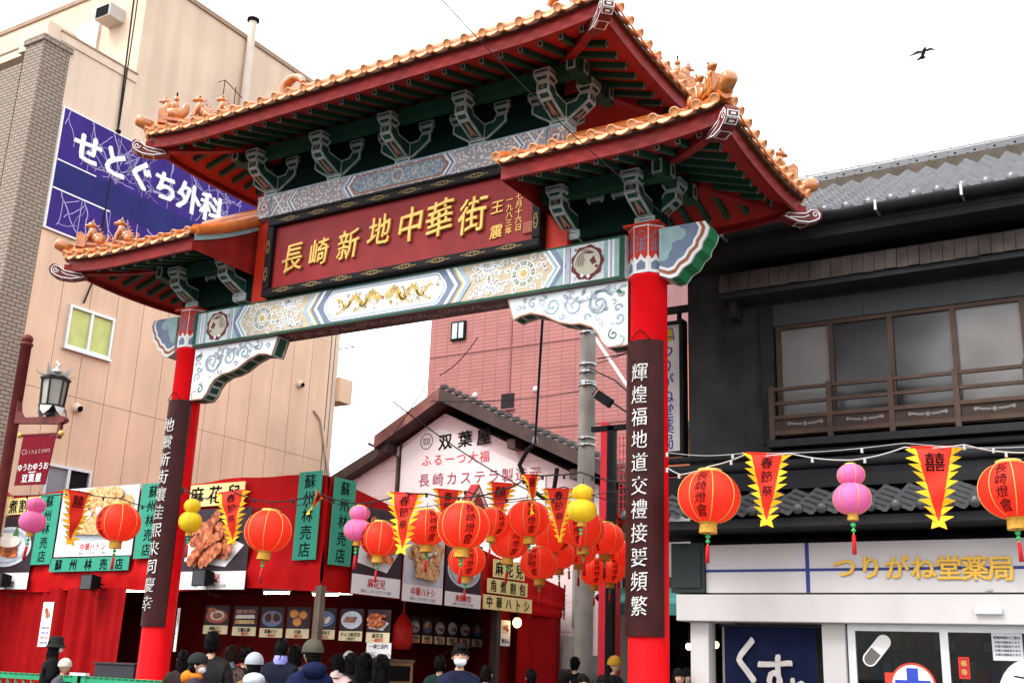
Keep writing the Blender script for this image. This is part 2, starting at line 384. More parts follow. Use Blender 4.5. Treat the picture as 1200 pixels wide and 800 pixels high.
def column(x):
    b = MB(); b.lathe([(.30, 0), (.30, .25), (.27, .32), (.235, .36), (.233, 3), (.228, 6.06), (.25, 6.08), (.25, 6.12), (.228, 6.13)], (x, 0, 0), RED_COL, 40)
    c = b.build('column', gate)
    b = MB(); f = [6.13, 6.76]; n = 8                                 # octagonal painted cap
    P = [(x+.235*math.cos(R(22.5+45*i))/math.cos(R(22.5)), .235*math.sin(R(22.5+45*i))/math.cos(R(22.5))) for i in range(8)]
    for i in range(8):
        (xa, ya), (xb, yb) = P[i], P[(i+1) % 8]; d = Vector((xb-xa, yb-ya, 0)); L = d.length
        fr = Fr((xa, ya, f[0]), d, (0, 0, 1)); h = f[1]-f[0]
        b.rect(fr, 0, 0, L, h, 0, WHITE)
        b.poly(fr, [(.006, .22), (L*.25, .17), (L/2, .25), (L*.75, .17), (L-.006, .22), (L-.006, h-.02), (.006, h-.02)], .003, mat('cap red paint', (.5, .03, .012), .5, .15, 6))
        b.poly(fr, [(L*.2, .04), (L*.8, .04), (L*.8, .12), (L/2, .17), (L*.2, .12)], .003, BLUEG)
        b.stroke(fr, [(L/2, .27), (L/2, .45)], .016, .006, BLUEG)
        for q in (-1, 1):
            for k, vv in enumerate((.31, .38, .46)): b.spiral(fr, L/2+q*L*.25, vv, .036, .9, 1.2+k, .011, .006, BLUEG, q)
        b.spiral(fr, L/2, .52, .04, .9, 0, .012, .006, BLUEG)
    b.box((x-.245, -.245, f[1]), (x+.245, .245, f[1]+.03), RED_POST)
    b.build('column_cap', gate)
for x in (GX-GW/2, GX+GW/2): column(x)

def plaque(x, txt):
    z0, z1 = 1.805, 5.262
    n = 10; w2 = .245; b = MB()
    def py(u): return -.275+.16*(u/w2)**2
    A = [(-w2+2*w2*i/n) for i in range(n+1)]
    fr_ = [(x+u, py(u)) for u in A]; bk = [(x+u*.95, py(u)+.035) for u in A]
    vs = [(p[0], p[1], z) for z in (z0, z1) for p in fr_] + [(p[0], p[1], z) for z in (z0, z1) for p in bk]
    k = n+1
    fs = [(i, i+1, k+i+1, k+i) for i in range(n)]
    fs += [(2*k+i+1, 2*k+i, 3*k+i, 3*k+i+1) for i in range(n)]
    fs += [(k+i, k+i+1, 3*k+i+1, 3*k+i) for i in range(n)] + [(i+1, i, 2*k+i, 2*k+i+1) for i in range(n)]
    fs += [(0, k, 3*k, 2*k), (n, 2*k+n, 3*k+n, k+n)]
    b.add(vs, fs, PLAQ)
    for zz in (z0+.28, z1-.28):                                        # worn painted line across
        for sgn in (-1, 1):
            for i in range(n):
                u0, u1 = A[i], A[i+1]
                if i in (2, 3, 6, 7): b.quad((x+u0, py(u0)-.003, zz), (x+u1, py(u1)-.003, zz), (x+u1, py(u1)-.003, zz+.025), (x+u0, py(u0)-.003, zz+.025), mat('faded plaque line', (.035, .03, .035), .6, .3, 9))
    o = b.build('plaque', gate)
    t = MB(); N_ = len(txt); fr = FY(0, x, 0)
    for i, ch in enumerate(txt):
        zc = z1-.30-.13-(z1-z0-.74)*i/(N_-1)+.02
        m0 = len(t.v); t.text(fr, ch, 0, zc, .235, CHALK, 0, bold=.0, wob=.02, sx=.92, shear=.05)
        for j in range(m0, len(t.v)):
            vx, vy, vz = t.v[j]; t.v[j] = (vx, py(vx-x)-.017, vz)
    t.build('lettering', o)
    h = MB(); h.tube([(x-.13, -.25, z1-.01), (x-.05, -.26, z1+.09), (x, -.25, z1+.13), (x+.05, -.26, z1+.09), (x+.13, -.25, z1-.01)], .007, METAL_D, 5); h.build('hanging_chain', o)
plaque(GX-GW/2, '地靈新街壤佳熙来同慶幸')
plaque(GX+GW/2, '輝煌福地道交禮接要頻繁')

# main beam with its paintings
BY, B0, B1, HL = -.21, 6.10, 6.68, 3.79
b = MB(); b.box((GX-HL, BY, B0), (GX+HL, -BY, B1), PANEL)
beam = b.build('main_beam', gate)
def beam_art(fr):
    t = MB(); h = B1-B0; c = h/2
    t.rect(fr, -HL, 0, HL, .035, .003, GREEN); t.rect(fr, -HL, h-.03, HL, h, .003, GREEN)
    for s in (-1, 1):
        def X(u): return s*u
        lo, hi = .04, h-.035
        def chev(u, w, M, off, d=.17): t.poly(fr, [(X(u), lo), (X(u+d), c), (X(u), hi), (X(u+w), hi), (X(u+w+d), c), (X(u+w), lo)], off, M)
        # rosette field
        t.poly(fr, [(X(1.32), lo), (X(1.49), c), (X(1.32), hi), (X(2.72), hi), (X(2.89), c), (X(2.72), lo)], .003, SAND)
        for u, v, rr in ((2.32, c, .19), (1.78, hi-.02, .15), (1.78, lo+.02, .15), (1.78, c, .0)):
            def ok(a, b_): return lo+.02 < b_ < hi-.02
            if rr:
                for rad, wd, M in ((rr*.98, .016, WHITE), (rr*.56, .014, WHITE)):
                    P = [(X(u)+rad*math.cos(q*.2618), v+rad*math.sin(q*.2618)) for q in range(25)]
                    seg = []
                    for p in P:
                        if ok(*p): seg.append(p)
                        else:
                            if len(seg) > 1: t.stroke(fr, seg, wd, .006, M)
                            seg = []
                    if len(seg) > 1: t.stroke(fr, seg, wd, .006, M)
                for q in range(16):
                    a = q*math.pi/8; p0 = (X(u)+rr*.62*math.cos(a), v+rr*.62*math.sin(a)); p1 = (X(u)+rr*.9*math.cos(a), v+rr*.9*math.sin(a))
                    if ok(*p0) and ok(*p1): t.stroke(fr, [p0, p1], .04, .007, GREEN_B if q % 2 == 0 and u > 2 else BLUEP); t.stroke(fr, [p0, p1], .012, .009, WHITE)
                if lo < v-.05 and v+.05 < hi: t.disc(fr, X(u), v, rr*.4, .0075, WHITE, 18); t.disc(fr, X(u), v, rr*.28, .0095, TANG, 16)
                for q in range(10):
                    a = q*math.pi/5+.3; p = (X(u)+rr*1.32*math.cos(a), v+rr*1.32*math.sin(a))
                    if lo+.045 < p[1] < hi-.045: t.spiral(fr, p[0], p[1], .055, 1.3, a, .016, .008, WHITE, s); t.disc(fr, p[0], p[1], .016, .010, BLUEP, 8)
        for q in range(70):
            u = 1.5+.0178*q+random.uniform(-.02, .02); v = random.choice((lo+.06, hi-.06, c+random.uniform(-.12, .12)))
            if abs(u-2.32) > .27 or abs(v-c) > .2: t.spiral(fr, X(u), v, random.uniform(.035, .055), 1.2, random.random()*6, .015, .0115, WHITE, random.choice((-1, 1)))
        # inner chevrons
        chev(1.06, .055, WHITE, .012); chev(1.115, .06, BLUEG, .012); chev(1.175, .035, TANG, .012); chev(1.21, .035, WHITE, .012); chev(1.245, .08, BLUEP, .012)
        # outer chevrons
        chev(2.60, .03, WHITE, .012); chev(2.63, .05, TEALP, .012); chev(2.68, .03, WHITE, .012); chev(2.71, .09, BLUEG, .012)
        t.poly(fr, [(X(2.80), lo), (X(2.97), c), (X(2.80), hi), (X(3.0), hi), (X(3.0), lo)], .012, TEALP)
        t.stroke(fr, [(X(2.93), lo), (X(2.93), hi)], .02, .014, WHITE)
        t.stroke(fr, [(X(2.99), lo), (X(2.99), hi)], .05, .014, LILAC)
        # phoenix medallion
        t.rect(fr, min(X(3.03), X(3.5)), lo, max(X(3.03), X(3.5)), hi, .010, PANEL)
        for q in range(40):
            a, rr = random.random()*6.28, random.uniform(.25, .31); t.spiral(fr, X(3.265)+rr*math.cos(a)*.85, c+max(-.2, min(.2, rr*math.sin(a))), .022, 1, a, .008, .011, BLUEP)
        P = []
        for q in range(36):
            a = q*math.pi/18; rr = .232+.014*math.cos(9*a); P.append((X(3.265)+rr*math.cos(a), c+rr*math.sin(a)))
        t.poly(fr, P, .013, MAROON)
        t.disc(fr, X(3.265), c+.01, .185, .016, BEIGE, 28)
        # curling bird in the disc
        t.stroke(fr, [(X(3.265+.17*math.cos(a)), c+.17*math.sin(a)) for a in [1.0+.14*k for k in range(18)]], .05, .019, BEIGE)
        t.poly(fr, [(X(3.30), c+.02), (X(3.36), c+.08), (X(3.40), c-.02), (X(3.34), c-.04)], .019, MAROON)
        for k in range(4): t.stroke(fr, [(X(3.25+r_*math.cos(a)), c-.01+r_*math.sin(a)) for r_ in (.05+.032*k,) for a in [1.9+.15*j for j in range(13-k)]], .01, .021, MAROON)
        for k in range(4): t.stroke(fr, [(X(3.17+.035*k), c+.205-.01*k), (X(3.21+.035*k), c+.14), (X(3.30+.02*k), c+.12)], .012, .021, MAROON)
        t.disc(fr, X(3.40), c-.07, .022, .021, MAROON, 10)
        for dx, dy in ((.02, -.19), (-.07, -.17)): t.poly(fr, [(X(3.265+dx-.03), c+dy), (X(3.265+dx), c+dy+.035), (X(3.265+dx+.03), c+dy), (X(3.265+dx), c+dy-.03)], .021, WHITE)
        # stripes by the column
        for u0, u1, M in ((3.50, 3.56, TEALP), (3.56, 3.585, WHITE), (3.585, 3.62, LILAC), (3.62, 3.645, WHITE), (3.645, 3.715, TEALP), (3.715, 3.79, GREEN)):
            t.rect(fr, min(X(u0), X(u1)), lo, max(X(u0), X(u1)), hi, .012, M)
    # centre panel and two dragons
    t.poly(fr, [(-1.06, .04), (-1.22, c), (-1.06, h-.035), (1.06, h-.035), (1.22, c), (1.06, .04)], .004, BLUEG)
    def pill(ix, iz, off, M):
        P = []
        for s, k0 in ((1, 0), (-1, 1)):
            for q in range(13):
                a = -math.pi/2+q*math.pi/12; rr = iz*(1+.09*math.cos(4*a))
                P.append((s*(ix+rr*math.cos(a)*.75), c+s*rr*math.sin(a)))
        t.poly(fr, P, off, M)
    pill(.92, .215, .007, WHITE); pill(.91, .198, .009, BLUEP); pill(.90, .18, .011, WHITE)
    for q in range(200):
        u, v = random.uniform(-.98, .98), c+random.uniform(-.14, .14)
        t.spiral(fr, u, v, random.uniform(.018, .034), 1.1, random.random()*6, .009, .013, SAND, random.choice((-1, 1)))
    for s in (-1, 1):
        body = [(s*(.12+.74*k/24), c+.085*math.sin(k*.62)*(1-.3*k/24)+.02) for k in range(25)]
        bb = [(s*(.12+.74*k/72), c+.085*math.sin(k*.62/3)*(1-.3*k/72)+.02) for k in range(73)]
        t.stroke(fr, bb, .105, .015, TANG, taper=True)
        for k in range(2, 66): t.stroke(fr, [bb[k], (bb[k][0]+.004, bb[k][1]+.02*(1-k/80))], .005, .0165, RUST)
        t.disc(fr, s*.115, c+.035, .062, .016, TANG, 12); t.disc(fr, s*.07, c+.02, .035, .017, TANG, 10)
        t.stroke(fr, [(s*.13, c+.08), (s*.2, c+.14), (s*.25, c+.12)], .015, .016, TANG); t.stroke(fr, [(s*.06, c-.01), (s*.1, c-.06), (s*.17, c-.08)], .012, .016, TANG)
        t.disc(fr, s*.105, c+.05, .01, .019, WHITE, 8)
        for k in (5, 9, 15, 19):
            x0, y0 = body[k]; t.stroke(fr, [(x0, y0), (x0+s*.05, y0-.09), (x0+s*.10, y0-.10)], .022, .015, TANG)
            for j in (-1, 0, 1): t.stroke(fr, [(x0+s*.10, y0-.10), (x0+s*.14, y0-.10+.03*j)], .009, .015, TANG)
        for k in range(2, 23, 2):
            x0, y0 = body[k]; t.stroke(fr, [(x0, y0+.03), (x0+s*.02, y0+.065)], .014, .015, TANG)
    t.disc(fr, 0, c, .028, .015, RUST, 12)
    return t
beam_art(Fr((GX, BY, B0), (1, 0, 0), (0, 0, 1))).build('beam_painting', beam)
beam_art(Fr((GX, -BY, B0), (-1, 0, 0), (0, 0, 1))).build('beam_painting', beam)
fr = Fr((GX, 0, B0), (1, 0, 0), (0, -1, 0)); t = MB()
t.rect(fr, -HL, -.205, HL, .205, .003, UNDER)
for s in (-1, 1): t.stroke(fr, [(-HL, s*.185), (HL, s*.185)], .012, .006, PINKP)
for q in range(30):
    u = -1.9+q*.13; t.spiral(fr, u, random.uniform(-.09, .09), random.uniform(.06, .1), 1.4, random.random()*6, .016, .006, PINKP, random.choice((-1, 1)))
t.build('underside_painting', beam)

# carved corbels beside the columns and ear boards outside them
def corbel(s):
    pts = [(-1.98, 6.095), (-1.88, 5.80), (-1.78, 5.84), (-1.62, 5.86), (-1.42, 5.80), (-1.2, 5.68), (-1.02, 5.63), (-.88, 5.62), (-.72, 5.55), (-.64, 5.46), (-.58, 5.34), (-.50, 5.26), (-.225, 5.26), (-.225, 6.095)]
    P = [(HL+.228+u if s > 0 else -(HL+.228+u), z) for u, z in pts]
    f = Fr((GX, 0, 0), (1, 0, 0), (0, 0, 1)); b = MB(); T = .13
    b.prism(f, P, -T, T, mat('corbel white', (.84, .85, .85), .5, .08, 5), RUST)
    for i in range(len(P)-1):                                          # framed green undersides
        if i in (12,): continue
        (u0, v0), (u1, v1) = P[i], P[i+1]
        d = Vector((u1-u0, v1-v0)); L = d.length; d.normalize()
        a = f.p(u0, v0, 0); fu = Fr(a, (d.x, 0, d.y), (0, -1, 0))
        if s < 0: fu = Fr(f.p(u1, v1, 0), (-d.x, 0, -d.y), (0, -1, 0))
        if fu.N.z > 0 and abs(d.y) < .9: fu = Fr(fu.p(L, 0), -fu.U, fu.V)
        b.rect(fu, .0, -T+.012, L, T-.012, .003, RIM); b.rect(fu, .02, -T+.05, L-.02, T-.05, .006, GREEN)
    o = b.build('corbel', gate)
    for side in (1, -1):
        ff = Fr((GX, -T*side, 0), (side, 0, 0), (0, 0, 1)); t = MB()
        Q = [(u*side, v) for u, v in P]
        t.stroke(ff, Q[:-1], .02, .004, PEACH)
        sg = s*side
        def U(u): return sg*(HL+.228+u)
        for (u, v, r_, tn, a, M) in ((-.62, 5.84, .19, 1.6, .5, TEALP), (-.62, 5.84, .215, .9, .5, LILAC), (-.98, 5.87, .14, 1.4, 2, BLUEP), (-1.30, 5.91, .12, 1.5, 3.5, TEALP), (-1.60, 5.98, .07, 1.2, 1, LILAC),
                                     (-.34, 5.62, .08, 1.1, 4, BLUEP), (-.42, 5.42, .075, 1.2, 2, GREEN), (-.33, 5.36, .1, .6, 4.2, TEALP), (-.30, 5.95, .09, 1.0, 1, LILAC), (-1.8, 5.96, .05, 1.0, 3, BLUEP),
                                     (-.8, 5.68, .06, .8, 0, TEALP), (-1.15, 5.75, .05, 1, 3, LILAC), (-.36, 5.75, .06, 1.1, 0, BLUEP)):
            t.spiral(ff, U(u), v, r_, tn, a, .022, .005, M, sg); t.spiral(ff, U(u)+.01, v+.008, r_*1.12, tn*.8, a, .01, .007, BLUEP, sg)
        for u, v in ((-.40, 5.98), (-.76, 5.97), (-1.1, 6.0), (-1.45, 5.86)):
            t.poly(ff, [(U(u), v), (U(u+.07), v+.015), (U(u+.12), v-.05), (U(u+.05), v-.03)], .009, GREEN_B if u > -.6 else LILAC)
        for q in range(44):
            u = random.uniform(-1.75, -.3); v = random.uniform(5.9, 6.06) if u < -.7 else random.uniform(5.45, 6.04)
            t.spiral(ff, U(u), v, random.uniform(.025, .045), .8, random.random()*6, .012, .010, random.choice((LILAC, BLUEP, TEALP)))
        t.build('scroll_painting', o)
corbel(1); corbel(-1)
def ear(s):
    pts = [(.22, 6.69), (.82, 6.69), (.87, 6.6), (.84, 6.5), (.78, 6.42), (.76, 6.34), (.68, 6.28), (.62, 6.18), (.52, 6.13), (.45, 6.04), (.36, 6.02), (.22, 6.08)]
    f = Fr((GX, 0, 0), (1, 0, 0), (0, 0, 1)); P = [(s*(HL+.228+u), z) for u, z in pts]; b = MB(); T = .17
    b.prism(f, P, -T, T, WHITE, RIM)
    cx = s*(HL+.228+.22)
    for i in range(1, len(P)-2):
        a0, a1 = Vector((P[i][0], 0, P[i][1])), Vector((P[i+1][0], 0, P[i+1][1])); d = a1-a0; L = d.length
        n = Vector((d.z, 0, -d.x)).normalized(); n = n if n.x*s > 0 else -n
        c = Vector((GX, 0, 0)); fu = Fr(c+a0, d, (0, -1, 0))
        if fu.N.dot(n) < 0: fu = Fr(c+a1, -d, (0, -1, 0))
        b.rect(fu, 0, -T+.035, L, T-.035, .003, GREEN_B)
    o = b.build('ear_board', gate)
    for side in (1, -1):
        ff = Fr((GX, -T*side, 0), (side, 0, 0), (0, 0, 1)); t = MB()
        for k, M in ((.93, RUST), (.86, WHITE), (.8, BLUEG)):
            t.poly(ff, [(side*(cx+(u-cx)*k), 6.69+(v-6.69)*k) for u, v in P], .003+.003*(1-k)*10, M)
        for du, dv, r_ in ((.05, .0, .14), (.17, .0, .13), (.28, -.03, .08), (.06, -.16, .12), (.05, -.27, .08)):
            n = 16; pp = [(side*(cx+s*(du+r_*math.cos(2*math.pi*q/n))), min(6.687, 6.60+dv+r_*math.sin(2*math.pi*q/n))) for q in range(n)]
            pp = [(side*max(cx*1, u*side) if s > 0 else side*min(cx, u*side), v) for u, v in pp]
            t.poly(ff, pp, .013+du*.002, TEALP)
        t.build('cloud_painting', o)
ear(1); ear(-1)

# upper posts, name board, frieze beam
for x in (-6.50, -1.24):
    b = MB(); b.box((x-.16, -.17, B1), (x+.16, .17, 8.03), RED_POST); b.build('upper_post', gate)
NX0, NX1, NZ0, NZ1 = -6.31, -1.40, 6.69, 7.97
b = MB(); fr = FY(-.255)
b.box((NX0+.02, -.25, NZ0+.02), (NX1-.02, .2, NZ1-.02), NAME_RED)
board = b.build('name_board', gate)
b = MB()
for lo, hi in (((NX0, -.34, NZ0), (NX1, .25, NZ0+.12)), ((NX0, -.34, NZ1-.13), (NX1, .25, NZ1)), ((NX0, -.338, NZ0+.12), (NX0+.13, .248, NZ1-.13)), ((NX1-.13, -.338, NZ0+.12), (NX1, .248, NZ1-.13))): b.box(lo, hi, BLACKW)
fo = b.build('frame', board, bevel=.02)
t = MB(); ff = FY(-.341)
for k in range(8):
    for v in (NZ0+.06, NZ1-.065):
        u = NX0+.45+k*.57
        t.ring(ff, u, v, .09, .012, .003, GOLD_D, 18, .03); t.ring(ff, u-.07, v, .05, .01, .005, GOLD_D, 12, .022); t.ring(ff, u+.07, v, .05, .01, .005, GOLD_D, 12, .022); t.stroke(ff, [(u-.2, v), (u-.13, v+.01)], .012, .003, GOLD_D); t.stroke(ff, [(u+.2, v), (u+.13, v-.01)], .012, .003, GOLD_D)
for k in range(2):
    for u in (NX0+.065, NX1-.065):
        v = NZ0+.36+k*.45; t.ring(ff, u, v, .03, .012, .005, GOLD_D, 18, .09); t.ring(ff, u, v+.07, .02, .01, .007, GOLD_D, 12, .04); t.ring(ff, u, v-.07, .02, .01, .007, GOLD_D, 12, .04)
t.build('gold_scrolls', fo)
t = MB(); f2 = FY(-.25)
for ch, x, z, s_ in (('長', -5.77, 7.27, .50), ('崎', -5.25, 7.27, .45), ('新', -4.69, 7.29, .49), ('地', -4.12, 7.41, .50), ('中', -3.56, 7.40, .56), ('華', -3.06, 7.40, .58), ('街', -2.50, 7.35, .56)):
    t.text(f2, ch, x, z, s_, GOLD, .002, bold=.006, depth=.03, wob=.03, shear=.1, sx=.84, rot=.03)
for i, ch in enumerate('王震'): t.text(f2, ch, -2.12, 7.40-.36*i, .21, GOLD, .002, bold=.004, depth=.03, wob=.02, shear=.1)
t.text(f2, '一九八三年', -1.93, 7.25, .112, GOLD, .002, bold=.0, depth=.03, wob=.02, vertical=True)
t.text(f2, '七月十六日', -1.78, 7.27, .112, GOLD, .002, bold=.0, depth=.03, wob=.02, vertical=True)
t.build('gold_lettering', board)
t = MB(); t.box((-1.70, -.275, 6.93), (-1.55, -.249, 7.10), mat('seal red', (.35, .05, .03), .5, .1, 8))
f3 = FY(-.275)
for k in range(4): t.stroke(f3, [(-1.685+.04*k, 6.95), (-1.685+.04*k+.01, 7.02), (-1.68+.04*k, 7.08)], .008, .003, PEACH); t.stroke(f3, [(-1.69, 6.96+.035*k), (-1.56, 6.965+.035*k)], .007, .003, PEACH)
t.build('seal', board)

FZ0, FZ1 = 8.03, 8.44
b = MB(); b.box((-6.66, -.25, FZ0), (-1.12, .25, FZ1), FRET); fz = b.build('frieze_beam', gate)
t = MB(); ff = FY(-.25)
t.rect(ff, -6.66, FZ0, -1.12, FZ0+.03, .003, BLACKW); t.rect(ff, -6.66, FZ1-.02, -1.12, FZ1, .003, BLUEP)
c = (FZ0+FZ1)/2+.01; lo, hi = FZ0+.04, FZ1-.03; cx = -3.88
for s in (-1, 1):
    def ch2(u, w_, M, off, d=.12): t.poly(ff, [(cx+s*u, lo), (cx+s*(u+d), c), (cx+s*u, hi), (cx+s*(u+w_), hi), (cx+s*(u+w_+d), c), (cx+s*(u+w_), lo)], off, M)
    ch2(.80, .03, WHITE, .007); ch2(.83, .05, BLUEG, .007); ch2(.88, .02, WHITE, .007); ch2(.90, .05, LILAC, .007)
    ch2(1.95, .03, WHITE, .007); ch2(1.98, .04, BLUEG, .007); ch2(2.02, .02, WHITE, .007)
    t.stroke(ff, [(cx+s*2.2, lo), (cx+s*2.45, hi)], .02, .006, WHITE); t.stroke(ff, [(cx+s*2.45, lo), (cx+s*2.2, hi)], .02, .009, WHITE)
    t.stroke(ff, [(cx+s*2.5, lo), (cx+s*2.5, hi)], .03, .006, BLUEG)
    t.ring(ff, cx+s*2.63, c, .09, .014, .006, RUST, 16); t.ring(ff, cx+s*2.63, c, .05, .012, .006, WHITE, 12); t.disc(ff, cx+s*2.63, c, .025, .008, RUST, 10)
t.poly(ff, [(cx-.78, lo+.02), (cx-.9, c), (cx-.78, hi-.02), (cx+.78, hi-.02), (cx+.9, c), (cx+.78, lo+.02)], .004, RUST)
t.poly(ff, [(cx-.76, lo+.04), (cx-.87, c), (cx-.76, hi-.04), (cx+.76, hi-.04), (cx+.87, c), (cx+.76, lo+.04)], .007, FRET2)
t.ring(ff, cx, c, .1, .02, .010, BEIGE, 18); t.ring(ff, cx, c, .05, .015, .010, RUST, 14)
for s in (-1, 1):
    for u in (.3, .5): t.spiral(ff, cx+s*u, c, .08, 1.3, 0, .014, .010, BEIGE, s)
t.build('frieze_painting', fz)
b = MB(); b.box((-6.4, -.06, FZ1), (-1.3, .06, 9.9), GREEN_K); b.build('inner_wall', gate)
# ------------------------------------------------------------------ bracket sets
def rim_mesh(mb, thick, rim, name, parent=None, origin=(0, 0, 0)):
    o = mb.build(name, parent, origin); me = o.data
    me.materials.append(rim); ri = len(me.materials)-1
    bm = bmesh.new(); bm.from_mesh(me); bmesh.ops.remove_doubles(bm, verts=bm.verts, dist=1e-5); bm.normal_update()
    fs = [f for f in bm.faces if f.calc_area() > (thick*2.2)**2]
    r = bmesh.ops.inset_individual(bm, faces=fs, thickness=thick, use_even_offset=True)
    for f in r['faces']: f.material_index = ri
    bm.to_mesh(me); bm.free(); return o
def frustum(mb, c, z0, z1, w0, w1, M):
    x, y = c; a, b_ = w0/2, w1/2
    mb.add([(x-a,y-a,z0),(x+a,y-a,z0),(x+a,y+a,z0),(x-a,y+a,z0),(x-b_,y-b_,z1),(x+b_,y-b_,z1),(x+b_,y+b_,z1),(x-b_,y+b_,z1)],
           [(0,3,2,1),(4,5,6,7),(0,1,5,4),(1,2,6,5),(2,3,7,6),(3,0,4,7)], M)
def bracket_mesh(name, zs_, arm=.52):
    b = MB()
    def z(v): return v*zs_
    frustum(b, (0, 0), z(0), z(.06), .24, .28, GREEN_D); frustum(b, (0, 0), z(.062), z(.14), .27, .27, GREEN_D)
    for k, (dx, dy) in enumerate(((0, -1), (1, 0), (-1, 0), (0, 1))):
        f = Fr((0, 0, 0), (dx, dy, 0), (0, 0, 1)); L = arm if k == 0 else arm*.78; s0 = .08
        pts = [(s0, z(.142)), (.15, z(.142)), (L-.10, z(.28)), (L, z(.36)), (L, z(.50)), (L-.17, z(.50)), (L-.21, z(.42)), (s0, z(.40))]
        b.prism(f, pts, -.095 + .001*k, .095 - .001*k, GREEN_D)
        cx, cy = dx*(L-.07), dy*(L-.07)
        frustum(b, (cx, cy), z(.502), z(.60), .17, .25, GREEN_D); frustum(b, (cx, cy), z(.602), z(.69), .25, .25, GREEN_D)
    o = rim_mesh(b, .027, RIM, name)
    # small motifs on the outer ends
    d = MB()
    for dx, dy in ((0, -1), (1, 0)):
        L = arm if dy else arm*.78
        f = Fr((dx*L, dy*L, 0), (-dy, dx, 0), (0, 0, 1)); c = z(.43)
        d.poly(f, [(-.035, c), (0, c-.028), (.035, c), (0, c+.028)], .003, PEACH); d.disc(f, 0, c, .012, .006, MAROON, 8)
        p0 = Vector((dx*.17, dy*.17, z(.15))); p1 = Vector((dx*(L-.11), dy*(L-.11), z(.275)))
        fu = Fr(p0, p1-p0, Vector((dy, -dx, 0))); Lb = (p1-p0).length
        if fu.N.z > 0: fu = Fr(p0, p1-p0, Vector((-dy, dx, 0)))
        d.poly(fu, [(.03, -.045), (Lb-.02, -.012), (Lb-.02, .012), (.03, .045)], .003, PEACH); d.poly(fu, [(.03, -.03), (.08, 0), (.03, .03)], .006, MAROON)
    return o, d
def put_brackets(zs_, arm, spots, z0):
    o, d = bracket_mesh('bracket_set', zs_, arm); mot = d.build('painted_motif', None, (0, 0, 0))
    for i, x in enumerate(spots):
        c = o if i == 0 else o.copy(); e = mot if i == 0 else mot.copy()
        if i: COL.objects.link(c); COL.objects.link(e)
        c.parent = gate; c.location = (x-GX, 0, z0); e.parent = c; e.location = (0, 0, 0)
put_brackets(.95, .58, [-6.53, -5.22, -3.91, -2.60, -1.28], FZ1+.003)
put_brackets(.84, .54, [-8.036, -6.98, -1.06, 0.0], 6.79)
for x0, x1 in ((-8.25, -6.7), (-1.3, .22)): b = MB(); b.box((x0, -.1, 6.792), (x1, .1, 7.9), GREEN_K); b.build('inner_wall', gate)

